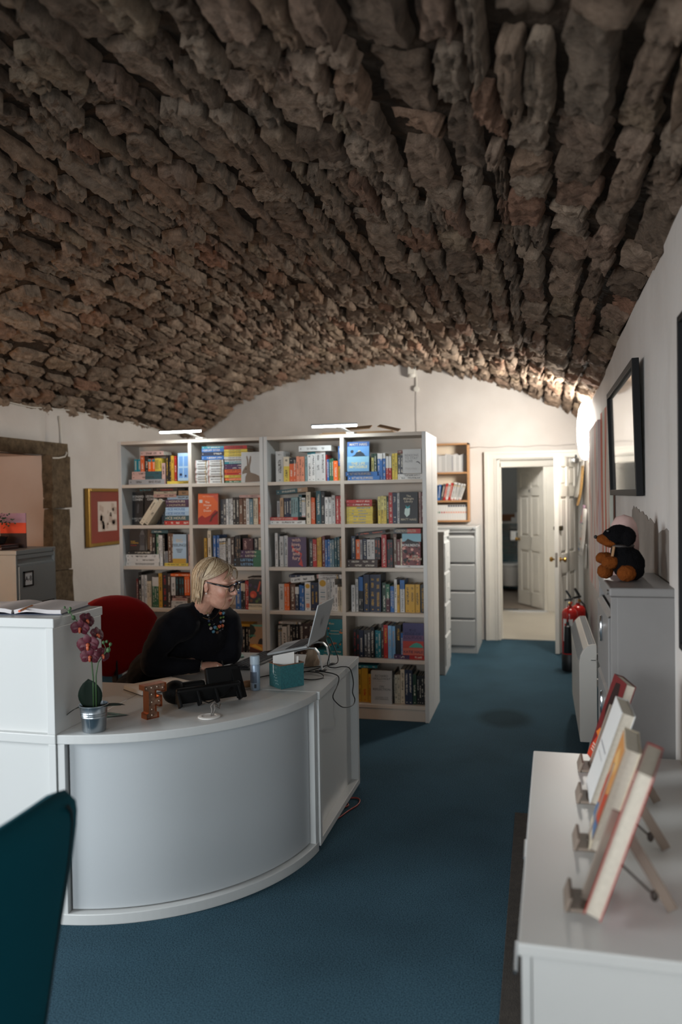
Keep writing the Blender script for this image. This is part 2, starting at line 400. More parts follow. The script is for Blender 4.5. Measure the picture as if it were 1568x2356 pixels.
rest = MB()
for i, st in enumerate(stones):
    rnd = random.Random(i*13+1); pr = rnd.uniform(-0.006, 0.042)
    if i in near:
        m1 = MB(); stone_geo(m1, *st, pr, 14, 20, rnd, i); m1.build('stone', STONE, ceil, smooth=True)
    else:
        stone_geo(rest, *st, pr, 8, 10, rnd, i)
_o = rest.build('rubble_stones', STONE, ceil, smooth=True); _o['kind'] = 'stuff'

# floor
b = MB(); b.box(XL-0.9, XR+0.25, YF-0.2, 8.86, -0.1, 0.0)
floor = struct(b.build('floor', CARPET), 'blue speckled cord carpet covering the office floor', 'carpet')

# back wall with the door opening, arch-topped under the vault
DX0, DX1, DZ = -0.455, 0.395, 1.975
b = MB()
def wall_cols(b, xs, z0f, z1f, y0, y1):
    for i in range(len(xs)-1):
        a, c = xs[i], xs[i+1]; za, zc = z1f(a), z1f(c); z0 = z0f
        b.add([(a, y0, z0), (c, y0, z0), (c, y1, z0), (a, y1, z0), (a, y0, za), (c, y0, zc), (c, y1, zc), (a, y1, za)],
              [(0, 3, 2, 1), (4, 5, 6, 7), (0, 1, 5, 4), (1, 2, 6, 5), (2, 3, 7, 6), (3, 0, 4, 7)])
_zt = lambda x: _hermite(x)+0.06
wall_cols(b, list(np.linspace(XL-0.05, DX0, 30)), 0.0, _zt, YB, YB+0.16)
wall_cols(b, list(np.linspace(DX0, DX1, 10)), DZ, _zt, YB, YB+0.16)
wall_cols(b, [DX1, 0.42, 0.47], 0.0, _zt, YB, YB+0.16)
wall_back = struct(b.build('wall_back', PLASTER), 'white plastered end wall under the arch of the vault', 'wall')

# right wall with a slight step and a ragged plaster edge against the stones
b = MB(); ys = list(np.linspace(YF, YB+0.02, 120))
def wallR(y): return XR-0.018 if y < 3.0 else XR
P = []
for y in ys:
    top = vault_z(XR-0.02, y)+0.03
    xj = wallR(y)
    rag = 0.02*noise.noise(Vector((y*9, 1, 2)))
    P.append([(xj, y, 0), (xj, y, 0.9), (xj-0.004+0.01*noise.noise(Vector((y*1.2, 3, 0))), y, 1.6), (xj+0.008*noise.noise(Vector((y*1.5, 0, 7))), y, 2.2), (xj-0.012, y, top-0.13+rag), (xj+0.12, y, top+0.16)])
b.grid(P)
for k in range(len(P)-1): pass
wall_right = struct(b.build('wall_right', PLASTER, smooth=True), 'white plastered side wall hung with pictures along the aisle', 'wall')
_md = wall_right.modifiers.new('thick', 'SOLIDIFY'); _md.thickness = 0.2; _md.offset = 1
# bare grey plaster patch behind the cabinet
BARE = mat('bare_grey_plaster', '#8f857c', 0.9, vary=(5, 0.3), bump=(14, 0.5, 0.01))
poly = []
_rp = random.Random(3)
for y in np.linspace(3.0, 4.62, 20): poly.append((y, 0.95))
for y in np.linspace(4.62, 3.0, 34): poly.append((y, 1.50+0.02*math.sin(y*5)+_rp.uniform(-0.012, 0.012)-(0.05 if y < 3.3 else 0)-(0.06 if y > 4.55 else 0)))
b = MB(); b.prism(poly, XR+0.002, XR-0.004, lambda x, y, z: (z, x, y)); b.build('bare_patch', BARE, wall_right)

# left wall: niche with stone lintel and jamb
NY0, NY1, NZ = 3.1, 5.70, 1.965
b = MB()
def wallL(b, y0, y1, z0, n=14):
    P = []
    for y in np.linspace(y0, y1, n):
        top = vault_z(XL+0.03, y)+0.05
        P.append([(XL, y, z0), (XL, y, (z0+top)/2), (XL, y, top-0.09+0.012*noise.noise(Vector((y*7, 5, 1)))), (XL-0.1, y, top+0.12)])
    b.grid([list(reversed(q)) for q in P])
wallL(b, YF, -0.2, 0, 24); wallL(b, -0.2, 1.5, 2.1, 24); wallL(b, 1.5, NY0, 0, 24); b.add([(XL, -0.2, 0), (XL, 1.5, 0), (XL, 1.5, 0.95), (XL, -0.2, 0.95)], [(0, 1, 2, 3)]); wallL(b, NY1, YB+0.02, 0, 40); wallL(b, NY0, NY1, NZ, 30)
wall_left = struct(b.build('wall_left', PLASTER, smooth=True), 'white plastered wall with a deep recess framed in old stone', 'wall')
_md = wall_left.modifiers.new('thick', 'SOLIDIFY'); _md.thickness = 0.1; _md.offset = 1
b = MB(); NX = XL-0.62
b.box(NX-0.1, NX, NY0-0.1, NY1+0.1, 0, NZ+0.1); b.box(NX, XL-0.1, NY0-0.12, NY0, 0, NZ+0.1); b.box(NX, XL-0.02, NY1, NY1+0.12, 0, NZ); b.box(NX, XL-0.02, NY0, NY1+0.12, NZ, NZ+0.1)
niche = struct(b.build('recess_lining', PLASTER_WARM, wall_left))
b = MB()
def slab(b, c0, c1, rnd, am=0.01):
    """rough dressed block between two corners"""
    (x0, y0, z0), (x1, y1, z1) = c0, c1; n = 5
    for face in range(6):
        P = []
        for i in range(n+1):
            row = []
            for j in range(n+1):
                u, v = i/n, j/n
                if face == 0: p = (x0, y0+(y1-y0)*u, z0+(z1-z0)*v)
                elif face == 1: p = (x1, y1+(y0-y1)*u, z0+(z1-z0)*v)
                elif face == 2: p = (x1+(x0-x1)*u, y0, z0+(z1-z0)*v)
                elif face == 3: p = (x0+(x1-x0)*u, y1, z0+(z1-z0)*v)
                elif face == 4: p = (x0+(x1-x0)*u, y0+(y1-y0)*v, z0)
                else: p = (x0+(x1-x0)*u, y1+(y0-y1)*v, z1)
                p = Vector(p); q = p*9+rnd
                p = p+Vector((noise.noise(q), noise.noise(q+Vector((7, 0, 0))), noise.noise(q+Vector((0, 9, 0)))))*am
                row.append(p)
            P.append(row)
        b.grid([list(reversed(r)) for r in P])
zs = [0.0, 0.55, 1.02, 1.53, 1.965]
for i in range(4):
    b = MB(); dd = (0.0, 0.03, 0.0, 0.025)[i]
    slab(b, (XL-0.03, NY1-0.005, zs[i]+0.003), (XL+0.055, NY1+0.235+dd, zs[i+1]-0.003), Vector((i*3.1, 2, 0)), 0.014); b.build('jamb_stone', JAMBSTONE, wall_left, smooth='auto')
b = MB(); slab(b, (XL-0.03, NY0-0.2, NZ), (XL+0.06, NY1+0.23, NZ+0.105), Vector((3, 3, 1)), 0.02); b.build('lintel_stone', JAMBSTONE, wall_left, smooth='auto')

# unseen wall behind the photographer, made dark to cut bounced light; two windows
b = MB(); wx = [XL-0.1, -3.05, -1.55, -0.8, 0.0, XR+0.1]
for i in range(5):
    if i in (1, 3): b.box(wx[i], wx[i+1], YF-0.12, YF, 0, 0.9); b.box(wx[i], wx[i+1], YF-0.12, YF, 2.2, 3.3)
    else: b.box(wx[i], wx[i+1], YF-0.12, YF, 0, 3.3)
wall_front = struct(b.build('wall_front', MORTAR), 'unseen wall with two windows behind the photographer, darkened to cut bounce', 'wall')
for n_, (a, c) in enumerate(((-3.05, -1.55), (-0.8, 0.0))):
    b = MB(); t = 0.05
    b.box(a, a+t, YF-0.08, YF-0.02, 0.9, 2.2); b.box(c-t, c, YF-0.08, YF-0.02, 0.9, 2.2); b.box(a, c, YF-0.08, YF-0.02, 0.9, 0.95); b.box(a, c, YF-0.08, YF-0.02, 2.15, 2.2); b.box((a+c)/2-0.02, (a+c)/2+0.02, YF-0.07, YF-0.03, 0.9, 2.2)
    struct(b.build('window_%d' % (n_+1), WHITEPAINT), 'white painted sash window behind the photographer', 'window')

b = MB(); t = 0.05
b.box(XL-0.07, XL-0.01, -0.2, -0.2+t, 0.95, 2.1); b.box(XL-0.07, XL-0.01, 1.5-t, 1.5, 0.95, 2.1); b.box(XL-0.07, XL-0.01, -0.2, 1.5, 0.95, 1.0); b.box(XL-0.07, XL-0.01, -0.2, 1.5, 2.05, 2.1); b.box(XL-0.06, XL-0.02, 0.63, 0.67, 0.95, 2.1)
struct(b.build('window_3', WHITEPAINT), 'white painted sash window in the left wall near the photographer', 'window')
# ---------------------------------------------------------------- doorway, corridor and washroom
VINYL = mat('pale_vinyl', '#b9b2a4', 0.35, vary=(3, 0.08))
WCWALL = mat('grey_wash_paint', '#a5a39d', 0.7)
CORR = mat('corridor_paint', '#e2ded6', 0.6)
b = MB(); t = 0.035
b.box(DX0, DX0+t, YB-0.005, YB+0.165, 0, DZ); b.box(DX1-t, DX1, YB-0.005, YB+0.165, 0, DZ); b.box(DX0, DX1, YB-0.005, YB+0.165, DZ-t*0.4, DZ)
b.box(DX0+t, DX0+t+0.014, YB+0.06, YB+0.165, 0, DZ-t); b.box(DX1-t-0.014, DX1-t, YB+0.06, YB+0.165, 0, DZ-t); b.box(DX0+t, DX1-t, YB+0.06, YB+0.165, DZ-0.09, DZ-t*0.4)
struct(b.build('trim_1', WHITEPAINT, bevel=0.004), 'cream gloss painted lining of the open doorway', 'door frame')
b = MB()
for (w0, w1, dp) in ((0.0, 0.125, 0.018), (0.085, 0.125, 0.034), (0.0, 0.02, 0.024)):
    zz0, zz1 = DZ+w0*0.62, DZ+w1*0.62; b.box(DX0-w1, DX0-w0, YB-dp, YB, 0, zz0); b.box(DX1+w0, max(DX1+w0+0.004, min(DX1+w1, XR-0.004)), YB-dp, YB, 0, zz0); b.box(DX0-w1, min(DX1+w1, XR-0.004), YB-dp, YB, zz0, zz1)
struct(b.build('trim_2', WHITEPAINT), 'cream moulded architrave around the open doorway', 'architrave')

b = MB(); b.box(-1.5, 1.3, 8.86, 11.06, -0.1, -0.001); struct(b.build('floor_corridor', VINYL), 'pale vinyl floor beyond the doorway', 'floor')
b = MB(); b.box(-1.0, 0.4, 8.845, 8.875, -0.01, 0.006); struct(b.build('trim_3', CHROME), 'metal carpet strip on the door threshold', 'threshold')
b = MB()
b.box(-1.6, -1.5, 8.98, 11.06, 0, 2.5); b.box(1.2, 1.3, 8.98, 11.06, 0, 2.5); b.box(-1.6, 1.3, 8.98, 11.2, 2.5, 2.6)
b.box(-1.6, -0.78, 11.06, 11.16, 0, 2.5); b.box(0.09, 1.3, 11.06, 11.16, 0, 2.5); b.box(-0.78, 0.09, 11.06, 11.16, 2.02, 2.5)
b.box(-1.6, DX0, 8.98, 8.99, 0, 2.5); b.box(DX1, 1.3, 8.98, 8.99, 0, 2.5); b.box(DX0, DX1, 8.98, 8.99, DZ, 2.5)
struct(b.build('wall_corridor', CORR), 'white painted walls of the passage beyond the door', 'wall')
b = MB()
for x0, x1 in ((0.05, 0.09), (0.09, 0.2), (-0.82, -0.78), (-0.9, -0.82)): b.box(x0, x1, 11.03 if x1-x0 > 0.05 else 11.045, 11.17, 0, 2.03)
b.box(-0.9, 0.2, 11.03, 11.06, 2.0, 2.1)
struct(b.build('trim_4', WHITEPAINT, bevel=0.005), 'white frame of the washroom doorway', 'door frame')
b = MB(); b.box(-0.78, 0.09, 11.04, 11.17, -0.005, 0.012); struct(b.build('trim_5', CHROME), 'shiny threshold bar of the washroom doorway', 'threshold')
b = MB(); b.box(-1.6, 1.3, 11.06, 13.8, -0.1, -0.002); struct(b.build('floor_washroom', mat('brown_vinyl', '#7d7165', 0.5)), 'brown floor of the washroom', 'floor')
b = MB(); b.box(-1.6, 1.3, 13.62, 13.8, 0, 2.6); b.box(-1.6, -1.4, 11.16, 13.7, 0, 2.6); b.box(1.1, 1.3, 11.16, 13.7, 0, 2.6); b.box(-1.6, 1.3, 11.16, 13.8, 2.5, 2.6)
wcw = struct(b.build('wall_washroom', WCWALL), 'grey painted washroom wall above teal tiles', 'wall')
TILE = mat('teal_glazed_tile', '#0d5561', 0.2, vary=(4, 0.2), coat=0.3)
tb = MB(); tb.box(-0.0985, 0.0985, 0, 0.012, 0.0015, 0.0985); tme = tb.mesh('tile'); tme.materials.append(TILE)
for r in range(11):
    for c in range(7):
        o = bpy.data.objects.new('tile', tme); col.objects.link(o); o.parent = wcw; o.location = (-1.2+0.2*c+(0.1 if r % 2 else 0), 13.605, 0.1*r)
b = MB(); b.box(-1.4, 0.4, 13.5, 13.62, 1.1, 1.13); struct(b.build('ledge', WHITEPAINT, wcw))
b = MB(); b.box(-1.4, 0.4, 13.6, 13.62, 1.14, 1.25); struct(b.build('wooden_band', mat('brown_band', '#7d4f2c', 0.6), wcw))
tag(MB().box(-0.46, -0.3, 13.52, 13.55, 1.13, 1.2).box(-0.4, -0.36, 13.53, 13.56, 1.2, 1.28).build('paper_note', PAPER, bevel=0.004), 'small white card standing on the washroom ledge', 'card')
# toilet pan
t = thing('toilet', 'white wall hung toilet pan in the far washroom', 'toilet', (-0.47, 13.3, 0))
prof = [(0.06, 0.09), (0.13, 0.10), (0.15, 0.2), (0.165, 0.3), (0.185, 0.40), (0.185, 0.42)]
CERAMIC = mat('white_ceramic', '#dcdad5', 0.15, coat=0.4)
MB().lathe(prof, (0, 0, 0), 28, sy=1.35).box(-0.15, 0.15, 0.05, 0.29, 0.12, 0.42).build('bowl', CERAMIC, t, smooth='auto')
MB().lathe([(0.0, 0.425), (0.185, 0.425), (0.19, 0.44), (0.18, 0.465), (0.0, 0.468)], (0, 0, 0), 28, sy=1.35).build('lid', CERAMIC, t, smooth='auto')
t = thing('paper_dispenser', 'shiny steel paper dispenser on the teal washroom tiles', 'dispenser', (-0.36, 13.6, 0.80))
MB().box(-0.14, 0.16, -0.13, 0, 0, 0.2).build('case', CHROME, t, bevel=0.03, seg=3)
MB().box(-0.02, 0.0, -0.134, -0.13, 0.05, 0.16).build('slot', BLACK, t)

def panel_door(name, label, wd, ht, loc, rz, knob_mat, extras):
    """six panel door; hinge at local origin, leaf along +X, front face towards -Y"""
    t = struct(thing(name, label, 'door', loc, rz)); th = 0.04
    st = 0.1; mid = wd/2
    rows = [(0.20, 0.78), (0.98, 1.55), (1.66, ht-0.1)]
    b = MB(); b.box(0, st, -th/2, th/2, 0, ht); b.box(wd-st, wd, -th/2, th/2, 0, ht); b.box(mid-0.045, mid+0.045, -th/2, th/2, 0, ht)
    zz = [0]+[v for r in rows for v in r]+[ht]
    for k in range(0, len(zz), 2): b.box(st, wd-st, -th/2, th/2, zz[k], zz[k+1])
    b.build('frame', WHITEPAINT, t, bevel=0.003)
    for (z0, z1) in rows:
        for (x0, x1) in ((st, mid-0.045), (mid+0.045, wd-st)):
            q = MB(); q.box(x0, x1, -th/2+0.014, th/2-0.014, z0, z1); q.box(x0+0.028, x1-0.028, -th/2+0.004, th/2-0.004, z0+0.028, z1-0.028); q.build('panel', WHITEPAINT, t, bevel=0.008)
    for sgn in (-1, 1):
        q = MB(); q.lathe([(0.024, 0), (0.024, 0.006), (0.009, 0.01), (0.009, 0.03), (0.02, 0.036), (0.026, 0.048), (0.022, 0.06), (0.0, 0.064)], (wd-0.055, sgn*th/2, 0.93), 16, (0, sgn, 0)); q.build('knob', knob_mat, t, smooth='auto')
    return t
ang = math.atan2(8.12-8.80, 0.157-0.37)
d1 = panel_door('door_1', 'cream six panel door standing open against the side wall', 0.715, 1.955, (0.37, 8.79, 0.008), ang, BRASS, None)
MB().box(0.714, 0.717, -0.012, 0.012, 0.86, 1.0).build('lock_plate', CHROME, d1)
MB().lathe([(0.02, 0), (0.024, 0.008), (0.018, 0.02), (0, 0.022)], (0.66, -0.02, 1.24), 16, (0, -1, 0)).build('latch', mat('old_bronze', '#4c4434', 0.4, 0.9), d1, smooth='auto')
MB().box(0.62, 0.70, 0.02, 0.045, 1.215, 1.265).build('latch', mat('old_bronze', '#4c4434', 0.4, 0.9), d1, bevel=0.01)
MB().box(0.08, 0.26, 0.02, 0.065, 1.90, 1.95).build('closer_body', CHROME, d1, bevel=0.008)
MB().bar((0.14, 0.045, 1.962), (0.42, 0.12, 1.967), 0.02, 0.008).build('closer_arm', BLACK, d1)
for z in (0.2, 1.7): MB().tube([(0, -0.022, z), (0, -0.022, z+0.1)], 0.008, 8).build('hinge', CHROME, d1)
ang2 = math.atan2(11.83-11.2, -0.294-0.06)
d2 = panel_door('door_2', 'white panelled washroom door standing ajar', 0.72, 1.98, (0.055, 11.2, 0.01), ang2, BRASS, None)
MB().box(0.35, 0.37, 0.02, 0.024, 1.6, 1.64).build('badge', BLACK, d2)
# unseen ceiling lamp added in place of daylight in the corridor
t = thing('added_ceiling_lamp', 'added ceiling lamp, unseen, standing in for daylight in the passage', 'lamp', (-0.3, 10.3, 2.5))
MB().lathe([(0.16, 0), (0.16, -0.03), (0.0, -0.03)], (0, 0, 0), 24).build('base', WHITEPAINT, t, smooth='auto')
MB().lathe([(0.15, -0.03), (0.14, -0.07), (0.08, -0.1), (0.0, -0.11)], (0, 0, 0), 24).build('diffuser', mat('added_glow_corridor', '#ffffff', 0.5, emit=((1.0, 0.97, 0.92), 80)), t, smooth=True)

t = thing('added_ceiling_lamp', 'added dim ceiling lamp, unseen, brightening the far washroom', 'lamp', (-0.6, 12.6, 2.5))  # unseen lamp added to brighten the washroom
MB().lathe([(0.12, 0), (0.12, -0.03), (0.0, -0.03)], (0, 0, 0), 24).build('base', WHITEPAINT, t, smooth='auto')
MB().lathe([(0.11, -0.03), (0.1, -0.06), (0.0, -0.09)], (0, 0, 0), 24).build('diffuser', mat('added_glow_washroom', '#ffffff', 0.5, emit=((0.9, 0.97, 1.0), 16)), t, smooth=True)

# ---------------------------------------------------------------- bookcases
SHELF = [1.709, 1.398, 1.085, 0.765, 0.435, 0.112]
BX = [(-3.134, -2.539), (-2.539, -1.958), (-1.955, -1.365), (-1.365, -0.763)]
YBF = 5.522
def bookcase(label, x0, xm, x1, y0, back=True, flip=1):
    """two-bay bookcase unit, open front at y0, 0.3 deep"""
    t = thing('bookcase', label, 'bookcase', ((x0+x1)/2, y0+0.15*flip, 0), 0, 'white bookcases standing back to back'); cx = (x0+x1)/2; yo = -0.15*flip; d = 0.3*flip; a = 0.028
    def bx(nm, X0, X1, Y0, Y1, Z0, Z1, m=LAM_IN):
        Y0, Y1 = sorted((yo+Y0*flip, yo+Y1*flip)); return MB().box(X0-cx, X1-cx, Y0, Y1, Z0, Z1).build(nm, m, t, bevel=0.0015, seg=1)
    bx('side_panel', x0, x0+a, 0, 0.3, 0, 2.04, LAMINATE); bx('side_panel', x1-a, x1, 0, 0.3, 0, 2.04, LAMINATE)  # whiter laminate carries the lamp light on the end panels
    bx('divider', xm-a/2, xm+a/2, 0.002, 0.29, 0.08, 2.015)
    bx('top_panel', x0+a, x1-a, 0, 0.3, 2.015, 2.04); bx('back_panel', x0+a, x1-a, 0.286, 0.3, 0.05, 2.015); bx('plinth', x0+a, x1-a, 0.02, 0.28, 0, 0.085)
    for z in SHELF:
        bx('shelf', x0+a, xm-a/2, 0.002, 0.286, z-0.025, z); bx('shelf', xm+a/2, x1-a, 0.002, 0.286, z-0.025, z)
    return t
bookcase('white bookcase nearer the red picture, two bays of crowded shelves', BX[0][0], BX[0][1], BX[1][1], YBF)
bookcase('white bookcase at the aisle end, two bays of crowded shelves', BX[2][0], BX[2][1], BX[3][1], YBF)
bookcase('white bookcase behind the aisle end unit, only its end panel showing', BX[2][0], BX[2][1], BX[3][1], YBF+0.605, flip=-1)

# LED picture lights clamped on the bookcase tops
LEDM = mat('led_tube', '#ffffff', 0.5, emit=((0.86, 0.96, 1.0), 48))
def led_lamp(label, x, dz=0.0):
    t = thing('bookcase_lamp', label, 'lamp', (x, YBF+0.02, 2.041), 0, 'slim lamps on the bookcases'); 
    MB().box(-0.03, 0.03, -0.03, 0.05, 0, 0.012).build('clamp', WHITEPAINT, t, bevel=0.003)
    MB().bar((0, 0.0, 0.008), (-0.055, -0.19, 0.048), 0.026, 0.01).build('arm', WHITEPAINT, t, bevel=0.003)
    MB().bar((-0.235, -0.20, 0.052), (0.095, -0.20, 0.052), 0.034, 0.012).build('housing', CHROME, t, bevel=0.003)
    MB().bar((-0.228, -0.20, 0.041), (0.088, -0.20, 0.041), 0.03, 0.012).build('tube', LEDM, t, bevel=0.004)
led_lamp('lit slim lamp on the bookcase nearer the red picture', -2.455); led_lamp('lit slim lamp on the bookcase beside the aisle', -1.30)
CARD = mat('cardboard', '#b8946f', 0.8, vary=(6, 0.15))
b = MB(); b.box(-0.27, 0.28, -0.1, 0.12, 0, 0.012); b.box(-0.25, 0.27, -0.09, 0.11, 0.012, 0.02)
b.obox((-0.02, 0.08, 0.06), (1, 0, 0.05), (0, 1, 0.3), (0, -0.3, 1), 0.1, 0.05, 0.003); b.obox((0.22, 0.05, 0.05), (1, 0, -0.25), (0, 1, 0.2), (0.25, -0.2, 1), 0.08, 0.06, 0.003)
tag(b.build('flattened_carton', CARD, loc=(-1.28, YBF+0.17, 2.041)), 'flattened brown cardboard carton lying on the aisle bookcase', 'carton')

# ---------------------------------------------------------------- filing cabinets
def filing_cabinet(label, wd, dp, ht, loc, rz, drawers=4, style=0, labels=None, body=GREYMETAL):
    """front towards local -Y, base at origin centre of the front edge"""
    t = thing('filing_cabinet', label, 'cabinet', loc, rz)
    b = MB(); hw = wd/2; b.box(-hw, hw, 0.022, dp, 0.0, ht-0.03); b.build('body', body, t, bevel=0.004)
    b = MB(); b.box(-hw, hw, 0.0, dp, ht-0.03, ht); b.box(-hw+0.0185, hw-0.0185, 0.006, 0.03, ht-0.06, ht-0.031); b.build('top', body, t, bevel=0.005)
    b = MB(); b.box(-hw+0.0005, -hw+0.018, 0.004, 0.03, 0, ht-0.0305); b.box(hw-0.018, hw-0.0005, 0.004, 0.03, 0, ht-0.0305); b.box(-hw+0.018, hw-0.018, 0.005, 0.03, 0, 0.07); b.build('front_frame', body, t, bevel=0.002)
    z0 = 0.078; dh = (ht-0.075-z0)/drawers
    for k in range(drawers):
        a = z0+k*dh; q = MB()
        q.box(-hw+0.022, hw-0.022, -0.004, 0.024, a, a+dh-0.03)
        # rolled lip that serves as the pull
        P = [[(sx*(hw-0.022), -0.004+0.016*math.sin(u*math.pi/2), a+dh-0.03+0.018*u) for u in (0, .3, .6, .85, 1)] for sx in (-1, 1)]
        q.grid(P)
        d = q.build('drawer', body, t, bevel=0.003)
        if style == 0:
            h = MB(); h.box(-0.04, 0.04, -0.007, -0.004, a+dh*0.42, a+dh*0.42+0.003); h.box(-0.04, 0.04, -0.007, -0.004, a+dh*0.42+0.05, a+dh*0.42+0.053); h.box(-0.04, -0.037, -0.007, -0.004, a+dh*0.42, a+dh*0.42+0.053); h.box(0.037, 0.04, -0.007, -0.004, a+dh*0.42, a+dh*0.42+0.053)
            h.build('label_holder', CHROME, d); MB().box(-0.037, 0.037, -0.0055, -0.004, a+dh*0.42+0.003, a+dh*0.42+0.05).build('label_card', PAPER, d)
        if style == 2:
            zc = a+dh*0.62; h = MB(); h.lathe([(0.0, 0.0), (0.024, 0.0), (0.026, 0.005), (0.024, 0.009), (0.019, 0.009), (0.019, 0.002)], (0, -0.004, zc), 20, (0, -1, 0), sx=1.0, sy=1.9)
            h.build('recessed_pull', CHROME, d, smooth='auto')
            MB().box(-0.014, 0.014, -0.0068, -0.0055, zc-0.03, zc+0.012).build('pull_shadow_slot', BLACK, d)
    MB().lathe([(0.009, 0), (0.009, 0.006), (0.0, 0.007)], (hw-0.03, 0.0, ht-0.018), 12, (0, -1, 0)).build('lock', CHROME, t)
    return t
PALEMETAL = mat('pale_grey_enamel', '#b7b9b8', 0.4, vary=(5, 0.05))
filing_cabinet('pale grey four drawer cabinet facing the room beside the far doorway', 0.47, 0.65, 1.27, (-0.85, 8.03, 0), 0, style=1, body=PALEMETAL)
filing_cabinet('pale grey filing cabinet end on behind the bookcase, drawers towards the aisle', 0.42, 0.6, 1.27, (-0.817, 7.23, 0), R_(90), style=0, body=PALEMETAL)
DARKMETAL = mat('mid_grey_enamel', '#8b8d8a', 0.42, vary=(5, 0.06))
cabL = filing_cabinet('grey filing cabinet marked A-B before the stone framed recess', 0.43, 0.6, 1.28, (-3.25, 4.65, 0), R_(90), style=3, body=DARKMETAL)
b = MB(); b.box(-0.155, -0.055, -0.012, -0.004, 1.04, 1.05); b.box(-0.155, -0.055, -0.012, -0.004, 1.13, 1.14); b.box(-0.155, -0.145, -0.012, -0.004, 1.04, 1.14); b.box(-0.065, -0.055, -0.012, -0.004, 1.04, 1.14)
b.build('label_holder', BLACK, cabL); MB().box(-0.146, -0.064, -0.0075, -0.004, 1.049, 1.131).build('label_card', PAPER, cabL)
text('A-B', 0.045, INK, cabL, frame((-0.105, -0.009, 1.09), (1, 0, 0), (0, 0, 1)), name='lettering')
cabR = filing_cabinet('grey steel cabinet against the side wall with a plush dog on top', 0.55, 0.215, 1.275, (0.226, 3.1, 0), R_(-90), drawers=4, style=2, body=mat('shaded_grey_enamel', '#7f7c7a', 0.45, vary=(5, 0.1)))  # enamel darkened for the shade on the side facing the camera

# ---------------------------------------------------------------- reception desk
DT = 0.72; CX, CY, CR = -1.868, 3.504, 0.892
DX = -1.765; DYJ = 3.43; DRX = -0.968; DYB = 4.24
def arc(r, a0, a1, n):
    a0 = max(a0, -math.acos(min(1.0, (DX+0.001-CX)/r))); a1 = min(a1, math.asin((DYJ-0.001-CY)/r))
    return [(CX+r*math.cos(a0+(a1-a0)*i/n), CY+r*math.sin(a0+(a1-a0)*i/n)) for i in range(n+1)]
A0 = math.atan2(-math.sqrt(CR**2-(DX-CX)**2), DX-CX); A1 = math.atan2(DYJ-CY, math.sqrt(CR**2-(DYJ-CY)**2))
LAMD = mat('white_desk_laminate', '#c5c7c6', 0.36)
SILVER = mat('curved_silver_panel', '#b3b8bb', 0.42, 0.0, spec=0.5, coat=0.15)
t = thing('curved_desk', 'white quarter round reception desk unit with a bowed silver front', 'desk', (-1.5, 3.1, 0)); ox, oy = -1.5, 3.1
pts = arc(CR, A0, A1, 36); L0 = lambda l: [(x-ox, y-oy) for x, y in l]
MB().prism(L0(pts+[(DX, DYJ-0.001)]), DT-0.036, DT).build('worktop', LAMD, t, bevel=0.004)
pi_ = arc(CR-0.06, A0, A1, 36); MB().prism(L0(pts+list(reversed(pi_))), 0.0, 0.042).build('base_rail', LAMD, t, bevel=0.003)
a0p, a1p = A0+0.042, A1-0.042
p_o = arc(CR-0.03, a0p, a1p, 36); p_i = arc(CR-0.042, a0p, a1p, 36)
MB().prism(L0(p_o+list(reversed(p_i))), 0.048, DT-0.042).build('bowed_panel', SILVER, t, smooth='auto')
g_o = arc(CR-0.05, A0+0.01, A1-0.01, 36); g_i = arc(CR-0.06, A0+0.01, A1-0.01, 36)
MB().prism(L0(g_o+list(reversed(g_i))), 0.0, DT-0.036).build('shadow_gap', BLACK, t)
for (u, v) in ((A0, A0+0.034), (A1-0.034, A1)):
    so = arc(CR-0.004, u, v, 4); si = arc(CR-0.075, u, v, 4); MB().prism(L0(so+list(reversed(si))), 0.04, DT-0.036).build('stile', LAMD, t, bevel=0.002)
# straight unit with the raised counter
t = thing('straight_desk', 'white straight reception desk unit under the raised counter', 'desk', (-2.5, 3.0, 0)); ox, oy = -2.5, 3.0
X0 = -3.0
YN = 2.612
MB().box(X0-ox, DX-ox, YN-oy, DYJ-oy, DT-0.036, DT).build('worktop', LAMD, t, bevel=0.003)
MB().box(DX-0.033-ox, DX-0.002-ox, YN+0.004-oy, YN+0.5-oy, 0, DT-0.036).build('end_panel', LAMD, t, bevel=0.002)
MB().box(X0-ox, DX-0.033-ox, YN+0.03-oy, YN+0.045-oy, 0.04, DT-0.036).build('front_panel', LAMD, t)
MB().box(X0-ox, DX-0.033-ox, YN+0.004-oy, YN+0.06-oy, 0.0, 0.04).build('base_rail', LAMD, t, bevel=0.002)
MB().box(X0-ox, X0+0.03-ox, YN-oy, DYJ-oy, 0, DT-0.036).build('end_panel', LAMD, t)
t = thing('raised_counter', 'white raised counter shelf standing on the straight reception desk', 'counter', (-2.4, 2.78, DT)); ox, oy = -2.4, 2.78
HC = 1.158-DT; Y1 = 2.955
MB().box(X0-ox, DX+0.004-ox, YN-0.002-oy, Y1-oy, HC-0.036, HC).build('counter_top', LAMD, t, bevel=0.003)
MB().box(DX-0.032-ox, DX-ox, YN-oy, Y1-0.006-oy, 0, HC-0.036).build('end_panel', LAMD, t, bevel=0.002)
MB().box(X0-ox, DX-0.032-ox, YN+0.025-oy, YN+0.04-oy, 0, HC-0.036).build('front_panel', LAMD, t)
MB().box(X0-ox, X0+0.03-ox, YN-oy, Y1-oy, 0, HC-0.036).build('end_panel', LAMD, t)
